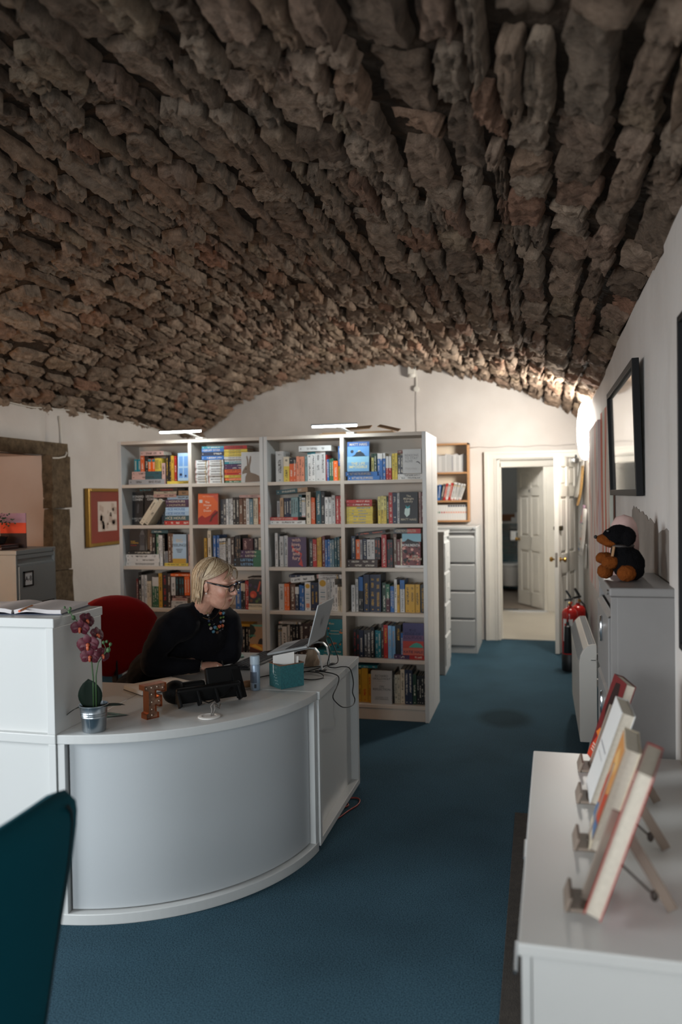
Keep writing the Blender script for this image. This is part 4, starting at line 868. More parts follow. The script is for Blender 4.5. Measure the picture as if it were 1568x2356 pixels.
CELLS = {
 (0, 0): (55, 690, 620, "S grey 100 445 45;S2 pink 130 415 70 @575 b=darkteal:.45;U2 teal 152 207 110 @505;U orange 208 245 140 @505;U black 246 285 135 @505;U2 brightorange 287 345 110 @505 b=teal:.75;U3 yellow 347 412 115 @505;S pink 220 440 38 @367;U pink 418 450 185;S yellow 468 690 25;U2 black 455 505 228 @595 i=gold;U gold 506 534 222 @595;U red 536 557 218 @595;U black 560 578 232 @595 i=red;F window 582 688 240 @595"),
 (0, 1): (740, 1405, 605, "S9 white 755 880 215;S9 white 885 1035 215;S blue 822 1043 35 @388;S navy 822 1043 35 @352;S blue 822 1043 30 @316 t=GEOFF_DYER;S teal 822 1043 22 @285;S green 1050 1270 22;S brightorange 1045 1272 24 @583 t=GEOFF_DYER;S yellow 1045 1275 24 @558 t=GEOFF_DYER i=black;S red 1046 1270 22 @534;S orange 1046 1270 30 @512 t=GEOFF_DYER i=black;S2 purple 1045 1275 48 @481;S teal 1045 1272 20 @432;S2 white 1045 1270 46 @411 t=GEOFF_DYER;S3 yellow 1045 1272 66 @364 t=GEOFF_DYER;S red 1045 1270 32 @297 t=GEOFF_DYER i=black;F hare 1218 1402 275"),
 (1, 0): (65, 695, 1020, "F cohen1 68 170 288 y=.16;F cohen2 188 335 290 y=.16;U2 cream 215 309 255 r=36;S pink 345 560 28 @780;S cream 345 560 25 @751;S2 black 175 340 60 @722 i=teal y=.15;U3 darkgrey 350 440 236 y=.16;S red 445 692 36;S darkteal 445 690 42 @983 t=ICE_HOUSE;S2 paleblue 455 682 72 @940 t=ICE_HOUSE i=blue;S2 purple 460 690 64 @866 t=HONOURS;S paleblue 475 695 32 @800;S2 black 372 575 62 @722 i=red;S tan 580 692 40 @765"),
 (1, 1): (745, 1410, 1012, "F doors 790 988 288;U2 darkgrey 992 1055 235;U3 white 1057 1118 240;U2 black 1120 1180 252;U2 brown 1181 1250 240;U white 1251 1280 238;U slate 1281 1314 232;U2 cream 1315 1367 242;U orange 1368 1392 245;S pink 1190 1405 24 @766"),
 (2, 0): (80, 700, 1420, "S3 white 80 395 98 i=black;S black 95 345 28 @1320;F cumming 130 288 238 @1290;U brown 296 325 275;U black 326 356 270;U green 358 384 275;U2 white 385 424 262;U black 425 438 270;S darkteal 330 487 28 @1140;U2 grey 440 470 125;U2 brown 472 530 280;S yellow 445 662 25;F feelings 534 656 245 @1395;U pink 664 684 270;U black 685 700 300"),
 (2, 1): (755, 1415, 1430, "U gold 833 858 258;U cream 876 910 328;U2 blue 930 982 286;U4 white 984 1050 256;U black 1051 1072 256;U lightgrey 1073 1100 256;U darkbrown 1103 1138 268;U3 black 1140 1198 282 i=tan;S2 black 1130 1413 80 b=green:.68 t=LISTEN i=skyblue;S2 purple 1200 1413 68 @1350 b=green:.62 t=LISTEN;U2 maroon 1214 1315 108 @1281 i=pink;U black 1318 1362 112 @1281;U3 cream 1366 1412 108 @1281"),
 (3, 0): (80, 712, 495, "U darkred 170 190 250;U black 192 222 308;U2 white 224 272 282;U2 cream 275 315 232;U3 green 317 384 268 b=white:.7;U gold 386 420 300;U black 424 470 312 i=red;U darkbrown 472 503 300;S2 lightgrey 510 660 62;S pink 515 660 24 @433;S maroon 515 700 22 @409;U white 508 548 160 @386;U3 black 550 626 160 @386 i=teal;U2 brightorange 630 678 165 @386;U orange 680 710 148 @386;S brightorange 508 710 22 @218"),
 (3, 1): (755, 1420, 520, "U blue 1138 1190 252;U2 black 1191 1232 238 b=cream:.7;U2 red 1235 1274 262;F uproot 1281 1418 280;S darkbrown 1250 1415 12 @238"),
 (4, 0): (80, 712, 890, "U4 lightgrey 396 462 262;U2 white 340 392 250"),
 (4, 1): (755, 1420, 890, "U gold 1085 1104 245 i=black;U gold 1106 1126 245 i=black;U yellow 1130 1152 245;U3 maroon 1155 1200 240;U3 black 1202 1282 246;S gold 1115 1305 24 @640 i=black;F sunset 1286 1416 272"),
 (0, 2): (45, 693, 548, "U lightgrey 98 170 266;U yellow 172 222 216 b=cream:.62;U2 orange 223 288 208 b=black:.75;U3 salmon 290 358 216;U greyteal 362 383 216;U2 white 385 457 250 b=teal:.93;U2 white 458 548 255;S white 318 605 48 @292;U red 552 560 225;U blue 561 580 185;U2 green 582 617 192;U brightorange 618 658 170;U gold 660 692 125;U blue 664 690 165 @420"),
 (1, 2): (50, 695, 935, "S white 48 370 32;S red 48 300 28 @902 t=THE_STORY_OF_LOOKING;U grey 115 140 140 @874;U tan 142 172 165 @874;U3 navy 175 238 165 @874;U3 greyteal 240 303 172 @874;U darkteal 305 335 192 @874;U2 white 337 368 165 @874;S darkteal 112 395 38 @680 r=-5 b=tan:.68;U cream 375 415 276;U2 orange 418 453 226;U darkteal 463 505 282 b=darkteal:.3;U black 508 540 276;U2 white 542 598 228;U lightgrey 600 630 242;U2 red 634 692 236"),
 (2, 2): (55, 700, 1325, "U white 95 121 292;U darkgrey 122 134 280;U2 lightgrey 136 205 266;F fury 218 378 256;U black 396 432 240;U2 red 433 468 236;U2 gold 470 510 252;U darkred 512 538 262;U2 blue 541 583 236;U2 slate 585 622 232;U2 darkteal 625 665 252;U2 tan 668 698 244"),
 (3, 2): (60, 713, 440, "U lightgrey 128 178 230;U2 brightorange 180 225 232;U brown 227 275 226;U navy 277 310 205 b=white:.7;U2 blue 312 360 220;U white 365 417 248 m=1;U2 navy 420 485 248 i=gold;U white 488 562 278 m=1;U3 white 566 632 276;U white 634 658 226;U3 cream 660 710 212;S white 245 460 46 @200 r=-7 m=1;S navy 225 460 22 @150;S2 white 478 700 36 @158"),
 (4, 2): (65, 713, 822, "U2 white 120 150 255;U white 155 198 245;U white 203 226 258;U3 black 228 303 270;U3 darkbrown 306 440 280;S white 130 330 18 @550;S2 teal 468 712 58;F tealflower 565 710 262 @762"),
 (0, 3): (745, 1425, 538, "S blue 765 1050 37 t=MATT_HAIG·THE_LIFE_IMPOSSIBLE;S blue 745 1030 37 @501 t=MATT_HAIG·THE_LIFE_IMPOSSIBLE;F life 768 962 258 @463;U paleyellow 974 995 228 b=darkgreen:.85;U darkgreen 998 1022 230;U3 blue 1025 1098 228 b=white:.8;U2 red 1100 1148 204 b=white:.5;U2 yellow 1156 1202 228;U2 darkgrey 1207 1254 208;S darkred 1208 1250 22 @312;S2 white 1209 1424 46;F reasons 1257 1416 206 @490"),
 (1, 3): (750, 1428, 935, "S6 yellow 756 988 150 i=blue;S2 red 756 984 58 @784;U3 yellow 1031 1105 236 b=paleyellow:.5;U darkgreen 1107 1124 232;U red 1125 1158 268;U navy 1160 1197 264;U lightgrey 1200 1222 262;F midnight 1226 1384 268;U pink 1386 1405 265;U darkred 1407 1426 258"),
 (2, 3): (752, 1430, 1330, "S2 darkbrown 752 1025 68;U navy 792 828 202 @1261;U brightorange 830 868 172 @1261;U grey 870 893 172 @1261;U navy 895 928 178 @1261;U2 white 930 998 172 @1261;U2 black 1000 1050 186 @1261 i=orange;S black 835 1100 24 @1058 r=-6 i=orange;U red 1058 1102 282;U2 black 1108 1160 238 i=red;U brown 1162 1190 288;U darkred 1192 1222 242;U cream 1225 1243 250;S white 1180 1425 20 i=black;F monument 1246 1408 270 @1309;S darkgrey 1172 1404 40 @1036 b=red:.5 t=SCENES_FROM_A_REVOLUTION"),
 (3, 3): (760, 1437, 462, "U white 797 830 232;U white 833 855 284;U2 black 857 900 304 b=blue:.6;U3 navy 905 1058 322 i=gold;U darkgreen 1065 1100 254;U maroon 1101 1133 242 b=green:.5;U2 blue 1137 1170 224;U white 1172 1195 284;U gold 1197 1220 238;U white 1222 1262 278 b=blue:.72 t=COUNTRY_DRIVING;U3 gold 1267 1393 242;U black 1397 1436 238 i=gold t=THE_GARDEN_OF_ANGELS"),
 (4, 3): (762, 1440, 845, "U2 black 808 860 242 i=red;U navy 862 898 238;U2 darkgrey 900 962 242 i=white;U black 963 998 268;U2 teal 1000 1052 238;U darkbrown 1055 1077 292;U red 1078 1115 288 i=gold;U2 skyblue 1117 1178 282 i=tan;U black 1182 1227 288 i=gold;U blue 1229 1248 224;S purple 1170 1438 38 b=red:.5;F solitude 1252 1430 272 @805"),
 (5, 3): (790, 1448, 1242, "U teal 843 865 258;U gold 868 900 278 i=black;U gold 902 955 292 i=red;U gold 960 986 242 i=red;F holloway 990 1170 276;U black 1172 1183 270;U2 cream 1184 1229 242;U cream 1232 1268 288;U2 navy 1272 1335 288;U darkgreen 1337 1367 252;U4 black 1370 1447 240;S teal 845 1040 22 @948"),
}
n_books = 0
for (row, bay), (u0, u1, base, spec) in CELLS.items():
    a = 0.028; X0 = BX[bay][0]+(a if bay in (0, 2) else a/2); X1 = BX[bay][1]-(a if bay in (1, 3) else a/2)
    k = (X1-X0)/(u1-u0); zs0 = SHELF[row]; gap = (2.015 if row == 0 else SHELF[row-1]-0.025)-zs0
    where = '%s shelf of the %s bay' % (ROWN[row], BAYN[bay]); ups = []; lys = []
    for it in spec.split(';'):
        tk = it.split(); kind = tk[0][0]; n = int(tk[0][1:] or 1); opt = {}; yb = base
        for q in tk[5:]:
            if q[0] == '@': yb = float(q[1:])
            else: kk, vv = q.split('='); opt[kk] = vv
        x0, x1, h = float(tk[2]), float(tk[3]), float(tk[4]); z = zs0+0.0005+max(0, (base-yb)*k)
        band = None
        if 'b' in opt: q = opt['b'].split(':'); band = (q[0], float(q[1]))
        if kind == 'U':
            for i in range(n):
                a0 = x0+(x1-x0)*i/n; a1 = x0+(x1-x0)*(i+1)/n; ups.append((a0, tk[1], a0, a1, h*_brng.uniform(0.985, 1.01) if n > 1 else h, z, opt, band))
        elif kind == 'S':
            for i in range(n): lys.append(((x0//60, -(yb-h*i/n)), tk[1], x0+_brng.uniform(-2, 2)*(n > 1), x1+_brng.uniform(-2, 2)*(n > 1), h/n, z+h*k*i/n, opt, band))
        else:
            x0 = max(x0, u0+0.003/k); x1 = min(x1, u1-0.003/k); lab, colr, fn = FACES[tk[1]]; W = (x1-x0)*k; H = min(h*k, gap-(z-zs0)-0.008); t_ = 0.022 if tk[1] not in ('reasons', 'midnight') else 0.03
            lean = 0.10 if tk[1] in ('life',) else 0.05
            M = Matrix.Translation((X0+(x0-u0)*k, YBF+float(opt.get('y', 0.03)), z+t_/2*math.sin(lean)))@Matrix.Rotation(-lean, 4, 'X')@Matrix.Rotation(R_(-90), 4, 'Z')
            o = book(lab, colr, t_, W, H, M, marks=False); n_books += 1; fn(Cover(o, t_, W, H))
    ups.sort(key=lambda q: q[0]); lys.sort(key=lambda q: q[0])
    for i, (_, colr, a0, a1, h, z, opt, band) in enumerate(ups):
        t_ = max((a1-a0)*k-0.0006, 0.005); H = min(h*k, gap-(z-zs0)-0.006); X = min(max(X0+((a0+a1)/2-u0)*k, X0+0.0015+t_/2), X1-0.0015-t_/2); d_ = min(0.62*H+0.02, 0.2)
        yy = YBF+0.045+_brng.uniform(0, 0.02)+(0.035 if any(f[0] == 'F' and float(f.split()[2])-6 < (a0+a1)/2 < float(f.split()[3])+6 for f in [g.strip() for g in spec.split(';')]) else 0)
        if 'y' in opt: yy = YBF+float(opt['y'])
        M = Matrix.Translation((X, yy, z))
        if 'r' in opt: d_ = 0.135; t_ *= 0.8; M = Matrix.Translation((X, YBF+0.008, z+t_/2*math.sin(R_(float(opt['r'])))))@Matrix.Rotation(R_(float(opt['r'])), 4, 'Y')
        o = book('%s book standing %s from left, %s' % (CNAME.get(colr, colr), ORD[i], where), colr, t_, min(d_, YBF+0.283-yy), H, M, opt.get('i'), band, marks='m' not in opt and 't' not in opt); n_books += 1
        if o and 't' in opt: text(opt['t'].replace('_', ' '), t_*0.62, flat(opt.get('i', 'darkgrey' if colr in LIGHTC else 'cream')), o, frame((0, -0.0004, H*0.5), (0, 0, -1), (1, 0, 0)), name='spine_lettering', bold=0.005, squash=min(1.0, H*0.8/(t_*0.62*0.6*len(opt['t']))))
        if o and 'm' in opt:
            b = MB(); b.add([(t_*0.4*math.cos(q*math.pi/8), -0.0004, H*0.86+t_*0.4*math.sin(q*math.pi/8)) for q in range(16)], [tuple(range(16))]); b.build('spine_emblem', flat('gold'), o); b = MB(); b.add([(-t_*.3, -.0004, H*.1), (t_*.3, -.0004, H*.1), (t_*.3, -.0004, H*.25), (-t_*.3, -.0004, H*.25)], [(0, 1, 2, 3)]); b.build('spine_print', flat('salmon'), o)
            for q in range(5): b = MB(); v = H*(.35+.07*q); b.add([(-t_*.28, -.0004, v), (t_*.28, -.0004, v), (t_*.28, -.0004, v+H*.03), (-t_*.28, -.0004, v+H*.03)], [(0, 1, 2, 3)]); b.build('spine_print', flat('slate' if q % 2 else 'lightgrey'), o)
    for i, (_, colr, a0, a1, h, z, opt, band) in enumerate(lys):
        rr = float(opt.get('r', 0)); rise = (a1-a0)*k*math.sin(R_(abs(rr))); t_ = h*k-0.0005
        if z+t_+rise > zs0+gap-0.004: z = max(zs0, zs0+gap-0.004-rise-t_)
        a0 = max(a0, u0+0.0025/k); a1 = min(a1, u1-0.0025/k); W = (a1-a0)*k; d_ = min(W*0.68+0.02, 0.2); yy = YBF+0.035+_brng.uniform(0, 0.012)+(0.035 if any(f[0] == 'F' and float(f.split()[2])-30 < (a0+a1)/2 and a1 < float(f.split()[3])+130 and len(f.split()) < 6 for f in [g.strip() for g in spec.split(';')]) else 0)
        M = Matrix.Translation((X0+(a0-u0)*k, yy, z+t_/2))@Matrix.Rotation(R_(90+float(opt.get('r', 0))), 4, 'Y')
        o = book('%s book lying flat, %s from lower left, %s' % (CNAME.get(colr, colr), ORD[i], where), colr, t_, min(d_, YBF+0.283-yy), W, M, opt.get('i'), band, marks='t' not in opt); n_books += 1
        if o and 't' in opt:
            s_ = opt['t'].replace('_', ' '); sz = t_*0.8
            text(s_, sz, flat(opt.get('i', 'darkgrey' if colr in LIGHTC else 'cream')), o, frame((0, -0.0004, W*0.46), (0, 0, 1), (-1, 0, 0)), name='spine_lettering', bold=0.012, squash=min(1.25, W*0.8/(sz*0.62*len(s_))))
print('books', n_books)
BOOK_END = True

# ---------------------------------------------------------------- wall shelf by the doorway
t = thing('wall_shelf', 'beech wall shelf unit above the far grey cabinet', 'shelf', (-0.98, 8.82, 1.30)); WS = 0.245; WH = 0.85
MB().box(-WS, -WS+0.018, -0.17, -0.002, 0, WH).build('side_panel', WOOD, t); MB().box(WS-0.018, WS, -0.17, -0.002, 0, WH).build('side_panel', WOOD, t)
MB().box(-WS, WS, -0.012, -0.002, 0, WH).build('back_panel', mat('pale_back', '#d9cbb6', 0.6), t); MB().box(-WS, WS, -0.17, -0.002, WH-0.018, WH).build('top_panel', WOOD, t)
for z in (0.0, 0.215, 0.52): MB().box(-WS+0.018, WS-0.018, -0.168, -0.01, z, z+0.018).build('shelf', WOOD, t)
xw = -0.98; r = random.Random(5)
CASE = mat('clear_case', '#c9c8c8', 0.2, vary=(50, 0.2))
x = -0.22; i = 0
while x < 0.205:
    th = r.uniform(0.012, 0.02); hh = 0.19+r.uniform(-0.008, 0.012)
    q = thing('disc_case', 'clear plastic disc case, %s from left on the beech shelf' % ORD[i], 'disc case', (xw+x, 8.70, 1.30+0.539), 0, 'disc cases on the beech shelf')
    MB().box(0, th-0.0015, 0, 0.1, 0, hh).build('case', CASE, q); MB().box(0.002, th-0.0035, -0.0005, 0.001, 0.012, hh-0.012).build('inlay', flat(r.choice(['white', 'lightgrey', 'grey', 'lightgrey', 'white', 'darkgrey'])), q)
    x += th; i += 1
x = -0.20
for i, (c, th, hh, ln) in enumerate([('skyblue', .03, .2, 0), ('paleblue', .018, .185, 0), ('blue', .026, .165, 0), ('blue', .024, .168, 0), ('blue', .026, .172, 6), ('darkgrey', .026, .18, 12), ('red', .022, .185, 12), ('white', .024, .19, 12), ('red', .022, .19, 12), ('white', .03, .195, 14), ('white', .024, .19, 17), ('lightgrey', .022, .185, 19), ('white', .022, .18, 20)]):
    M = Matrix.Translation((xw+x+th/2, 8.67, 1.30+0.2335+th/2*math.sin(R_(ln))))@Matrix.Rotation(R_(ln), 4, 'Y')
    book('%s book %s from left on the beech wall shelf' % (CNAME.get(c, c), ORD[i]), c, th, 0.13, hh, M, group='books on the beech wall shelf'); x += th+(0.004 if ln else 0.001)
x = -0.22; i = 0
while x < 0.2:
    th = 0.026; o = tag(MB().box(0, th-0.002, 0, 0.12, 0, 0.165).build('box_file', flat('white')), 'white slim file with a dot band, %s from left on the beech shelf' % ORD[i], 'file', 'white files on the beech shelf'); o.location = (xw+x, 8.67, 1.30+0.0185)
    MB().add([(th/2-0.001+0.009*math.cos(q*math.pi/5), -0.0004, 0.085+0.009*math.sin(q*math.pi/5)) for q in range(10)], [tuple(range(10))]).build('spine_dot', flat('green' if i < 6 else ('red' if i in (6, 7) else 'salmon')), o)
    if i > 8: MB().box(0.003, th-0.005, -0.0006, 0, 0.145, 0.163).build('spine_band', flat('navy'), o)
    x += th; i += 1

if _small['v']:
    me = bpy.data.meshes.new('narrow_books'); me.from_pydata(_small['v'], [], _small['f']); me.update()
    ca = me.color_attributes.new('tint', 'FLOAT_COLOR', 'CORNER'); li = 0
    for p, c in zip(me.polygons, _small['c']):
        for l in p.loop_indices: ca.data[l].color = (*c, 1)
    m = bpy.data.materials.new('narrow_book_covers'); m.use_nodes = True; a = m.node_tree.nodes.new('ShaderNodeAttribute'); a.attribute_name = 'tint'
    m.node_tree.links.new(a.outputs['Color'], m.node_tree.nodes['Principled BSDF'].inputs['Base Color']); me.materials.append(m)
    o = bpy.data.objects.new('narrow_books', me); col.objects.link(o); tag(o, 'narrow remaining book spines filling gaps on the white bookcases', 'books', kind='stuff')
_a = sorted(a for a, b in _areas); print('n', len(_a), 'thr for 300:', _a[max(0, len(_a)-300)] if len(_a) > 300 else None)
# ---------------------------------------------------------------- along the right wall
t = thing('wall_lamp', 'lit round white bulkhead lamp high on the side wall', 'lamp', (XR-0.001, 7.5, 2.15))
MB().lathe([(0.235, 0), (0.235, 0.035), (0.22, 0.04), (0.0, 0.04)], (0, 0, 0), 40, (-1, 0, 0)).build('base', WHITEPAINT, t, smooth='auto')
MB().lathe([(0.255, 0.03), (0.26, 0.045), (0.245, 0.075), (0.19, 0.098), (0.1, 0.11), (0.0, 0.113)], (0, 0, 0), 40, (-1, 0, 0)).build('diffuser', mat('bulkhead_glow', '#ffffff', 0.5, emit=((1.0, 0.95, 0.87), 84)), t, smooth=True)

def streak_mat(name, cols, sx, sz, seed):
    m = bpy.data.materials.new(name); m.use_nodes = True; N = m.node_tree.nodes; L = m.node_tree.links; b = N['Principled BSDF']
    tc = N.new('ShaderNodeTexCoord'); mp = N.new('ShaderNodeMapping'); mp.inputs['Scale'].default_value = (1, sx, sz); mp.inputs['Location'].default_value = (seed, seed*2, seed*3); L.new(tc.outputs['Object'], mp.inputs['Vector'])
    n = N.new('ShaderNodeTexNoise'); n.inputs['Scale'].default_value = 1; n.inputs['Detail'].default_value = 6; n.inputs['Distortion'].default_value = 0.6; L.new(mp.outputs[0], n.inputs['Vector'])
    r = N.new('ShaderNodeValToRGB'); el = r.color_ramp.elements
    el[1].position = cols[-1][0]; el[1].color = (*lin(cols[-1][1]), 1); el[0].position = cols[0][0]; el[0].color = (*lin(cols[0][1]), 1)
    for p, c in cols[1:-1]:
        e = el.new(p); e.color = (*lin(c), 1)
    L.new(n.outputs['Fac'], r.inputs['Fac']); L.new(r.outputs['Color'], b.inputs['Base Color']); b.inputs['Roughness'].default_value = 0.7
    return m
PINKCANV = mat('pale_pink_canvas', '#cfb9b8', 0.8); GREENCANV = mat('pale_green_canvas', '#c6c8bc', 0.8)
def canvas(label, y0, y1, z0, z1, dp, edge, face, frame_col=None):
    t = thing('canvas_painting', label, 'painting', (XR-0.006, (y0+y1)/2, z0)); h = (y1-y0)/2
    MB().box(-dp, 0, -h, h, 0, z1-z0).build('stretcher', edge, t, bevel=0.004)
    MB().box(-dp-0.002, -dp, -h+0.002, h-0.002, 0.002, z1-z0-0.002).build('painted_face', face, t)
    return t
canvas('tall pale pink abstract canvas with grey and coral streaks', 5.88, 6.94, 0.87, 2.11, 0.042, PINKCANV, streak_mat('abstract_pink', [(0.30, '#8d8583'), (0.40, '#d8ccc8'), (0.5, '#dcd3ce'), (0.55, '#c8705c'), (0.62, '#dbd0ca'), (0.75, '#9b8f8c')], 3.5, 0.9, 1.7))
c2 = canvas('tall pale green canvas with one coral red streak', 5.10, 5.78, 0.95, 2.14, 0.03, GREENCANV, streak_mat('abstract_green', [(0.35, '#c9cbbf'), (0.50, '#d6d4c8'), (0.56, '#c2543a'), (0.66, '#cf6a4c'), (0.7, '#d4d2c4')], 6.0, 0.5, 4.1))
MB().box(-0.010, -0.001, -0.352, -0.342, 0.0, 1.18).build('batten', mat('dark_brown_wood', '#5a3524', 0.6), c2)

def wall_frame(name, label, cat, y0, y1, z0, z1, x, wd, dp, fm, inner, tilt=0.0):
    t = thing(name, label, cat, (x, (y0+y1)/2, z0), rot=(0, tilt, 0)); h = (y1-y0)/2; H = z1-z0
    b = MB(); b.box(-dp, 0, -h, -h+wd, 0, H); b.box(-dp, 0, h-wd, h, 0, H); b.box(-dp, 0, -h+wd, h-wd, 0, wd); b.box(-dp, 0, -h+wd, h-wd, H-wd, H); b.build('frame', fm, t, bevel=0.002)
    MB().box(-dp*0.45, -dp*0.1, -h+wd, h-wd, wd, H-wd).build('glazed_picture', inner, t)
    return t
FRAMEBLK = mat('black_frame', '#111113', 0.55, spec=0.25)
wall_frame('framed_picture', 'black framed glazed picture reflecting the room, above the plush dog', 'picture', 3.70, 5.05, 1.58, 2.185, XR-0.008, 0.032, 0.03, FRAMEBLK, mat('glazed_print', '#a3a6a4', 0.03, spec=1.0, coat=1.0), R_(-1.5))
wall_frame('framed_picture', 'black framed picture at the very edge beside the sideboard', 'picture', 1.55, 2.57, 1.125, 2.12, XR-0.022, 0.02, 0.025, FRAMEBLK, mat('glazed_print_pale', '#b9bbb8', 0.05, spec=0.8))

# electric panel heater
t = thing('panel_heater', 'white electric panel heater beside the grey steel cabinet', 'heater', (0.318, 5.46, 0.12))
prof = [(-0.098, 0.0), (-0.1, 0.02), (-0.1, 0.46), (-0.094, 0.51), (-0.075, 0.55), (-0.05, 0.575), (-0.02, 0.582), (0.0, 0.58), (0.0, 0.0)]
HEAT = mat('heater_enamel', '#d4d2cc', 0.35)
MB().prism(prof, -0.57, 0.57, lambda x, y, z: (x, z, y)).build('casing', HEAT, t, bevel=0.004)
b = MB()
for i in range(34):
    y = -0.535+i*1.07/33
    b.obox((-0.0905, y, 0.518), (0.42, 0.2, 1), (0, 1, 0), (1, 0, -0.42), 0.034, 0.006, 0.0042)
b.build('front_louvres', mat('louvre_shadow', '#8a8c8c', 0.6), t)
b = MB()
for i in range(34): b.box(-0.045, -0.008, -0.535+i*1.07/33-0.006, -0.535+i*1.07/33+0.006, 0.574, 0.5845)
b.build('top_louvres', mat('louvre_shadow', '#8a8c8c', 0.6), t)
MB().lathe([(0.017, 0), (0.017, 0.005), (0.0, 0.006)], (-0.02, -0.57, 0.49), 16, (0, -1, 0)).build('thermostat', HEAT, t, smooth='auto')
MB().box(-0.034, -0.006, -0.5765, -0.575, 0.488, 0.492).build('thermostat_mark', BLACK, t)
for y in (-0.4, 0.4): MB().box(0.0, 0.131, y-0.02, y+0.02, 0.3, 0.34).build('bracket', HEAT, t)
MB().bar((-0.05, -0.5, -0.118), (-0.03, -0.5, 0.01), 0.03, 0.012).build('foot', HEAT, t); MB().bar((-0.05, 0.5, -0.118), (-0.03, 0.5, 0.01), 0.03, 0.012).build('foot', HEAT, t)

# fire extinguishers
REDP = mat('extinguisher_red', '#a5150f', 0.25, coat=0.4)
def extinguisher(label, loc, r, h, horn, rz):
    t = thing('fire_extinguisher', label, 'extinguisher', loc, rz, 'fire extinguishers by the far doorway')
    MB().lathe([(r*0.95, 0), (r, 0.01), (r, 0.15), (r*0.985, 0.152)], (0, 0, 0), 28).build('base', BLACK, t, smooth='auto')
    MB().lathe([(r*0.98, 0.15), (r*0.98, h-r*0.9), (r*0.93, h-r*0.55), (r*0.75, h-r*0.25), (r*0.45, h-r*0.05), (r*0.3, h), (r*0.3, h+0.02), (0, h+0.02)], (0, 0, 0), 28).build('cylinder', REDP, t, smooth='auto')
    MB().lathe([(0.022, h+0.015), (0.022, h+0.06), (0.012, h+0.065), (0, h+0.065)], (0, 0, 0), 16).build('valve', CHROME, t, smooth='auto')
    MB().bar((-0.045, 0, h+0.062), (0.03, 0, h+0.075), 0.028, 0.016).bar((-0.03, 0, h+0.15), (0.012, 0, h+0.085), 0.03, 0.018).build('lever', BLACK, t, bevel=0.003)
    MB().lathe([(0.013, 0), (0.013, 0.02), (0, 0.022)], (0.0, -0.022, h+0.04), 12, (0, -1, 0)).build('gauge', BRASS, t)
    if horn:
        MB().tube([(0.02, -0.01, h+0.045), (-0.02, -0.05, h-0.01), (-0.022, -r-0.02, h-0.07), (-0.022, -r-0.022, h-0.12)], 0.009, 8).build('hose', REDP, t, smooth=True)
        MB().lathe([(0.012, 0.0), (0.014, -0.03), (0.027, -0.04), (0.036, -0.27), (0.034, -0.275), (0.0, -0.27)], (-0.022, -r-0.024, h-0.12), 18).build('horn', BLACK, t, smooth='auto')
        for (x0, x1, z0, z1, m) in ((-0.06, 0.02, h-0.3, h-0.1, PAPER),):
            P = [[(r*1.0*math.sin(a), -r*1.0*math.cos(a), z) for z in (z0, z1)] for a in np.linspace(-0.9, 0.35, 8)]; MB().grid(P).build('label', m, t)
        P = [[((r+0.0012)*math.sin(a), -(r+0.0012)*math.cos(a), z) for z in (h-0.16, h-0.14)] for a in np.linspace(-0.7, -0.35, 5)]; MB().grid(P).build('label_print', flat('red'), t)
        P = [[((r+0.001)*math.sin(a), -(r+0.001)*math.cos(a), z) for z in (0.2, 0.29)] for a in np.linspace(-0.75, 0.25, 8)]; MB().grid(P).build('sticker', PAPER, t)
        rr = r+0.002; S = lambda u, v: (rr*math.sin(-0.75+u), -rr*math.cos(-0.75+u), 0.2+v)
        MB().add([S(.12, .012), S(.85, .004), S(.85, .022), S(.12, .03)], [(0, 1, 2, 3)]).build('sticker_print', flat('#1d5a8c'), t)
        MB().add([S(.25, .036), S(.5, .03), S(.5, .08)], [(0, 1, 2)]).add([S(.52, .03), S(.8, .03), S(.52, .08)], [(0, 1, 2)]).build('sticker_print', flat('#1d5a8c'), t)
        rr = r+0.003; MB().add([S(.46, .02), S(.54, .02), S(.54, .086), S(.46, .086)], [(0, 1, 2, 3)]).add([S(.2, .036), S(.85, .036), S(.85, .046), S(.2, .046)], [(0, 1, 2, 3)]).build('sticker_print', flat('#c4301f'), t)
    else:
        MB().tube([(0.02, 0, h+0.04), (0.05, -0.02, h), (r+0.012, -0.01, h-0.1), (r+0.012, -0.01, 0.2)], 0.009, 8).build('hose', BLACK, t, smooth=True)
    return t
extinguisher('red fire extinguisher with a black horn standing by the open door', (0.252, 7.42, 0.0), 0.072, 0.57, True, 0)
extinguisher('second red fire extinguisher half hidden behind the one with the horn', (0.335, 7.68, 0.0), 0.072, 0.56, False, 0.4)

# pinned papers
def paper(label, y0, y1, z0, z1, x, m, curl=0.02, name='notice', cat='notice'):
    t = thing(name, label, cat, (x, (y0+y1)/2, z0), 0, 'papers pinned by the far door'); h = (y1-y0)/2; H = z1-z0
    P = [[(-curl*(1-v)**2-0.4*curl*(u)**2+0.002*math.sin(7*v), -h+2*h*u, H*v) for v in np.linspace(0, 1, 6)] for u in np.linspace(0, 1, 5)]
    MB().sheet(P, 0.0008).build('sheet', m, t, smooth=True)
    MB().lathe([(0.006, 0), (0.006, 0.004), (0, 0.006)], (-0.008, 0, H-0.015), 8, (-1, 0, 0)).build('pin', BLACK, t)
    return t
GOLD = mat('gold_foil', '#c79b52', 0.25, 0.9, bump=(60, 0.9, 0.02))
paper('white notice pinned uppermost by the far door', 8.25, 8.70, 1.55, 1.92, XR-0.016, PAPER, 0.07)
paper('crinkled gold foil streamer hanging by the far door', 8.10, 8.21, 1.47, 1.86, XR-0.03, GOLD, 0.05, 'foil_streamer', 'streamer')
p_ = paper('pink leaflet with a yellow square pinned below the gold foil', 8.20, 8.43, 1.29, 1.47, XR-0.016, mat('pink_paper', '#c9a3bd', 0.8), 0.03)
MB().box(-0.034, -0.0325, -0.07, 0.0, 0.02, 0.08).build('yellow_square', flat('gold'), p_)
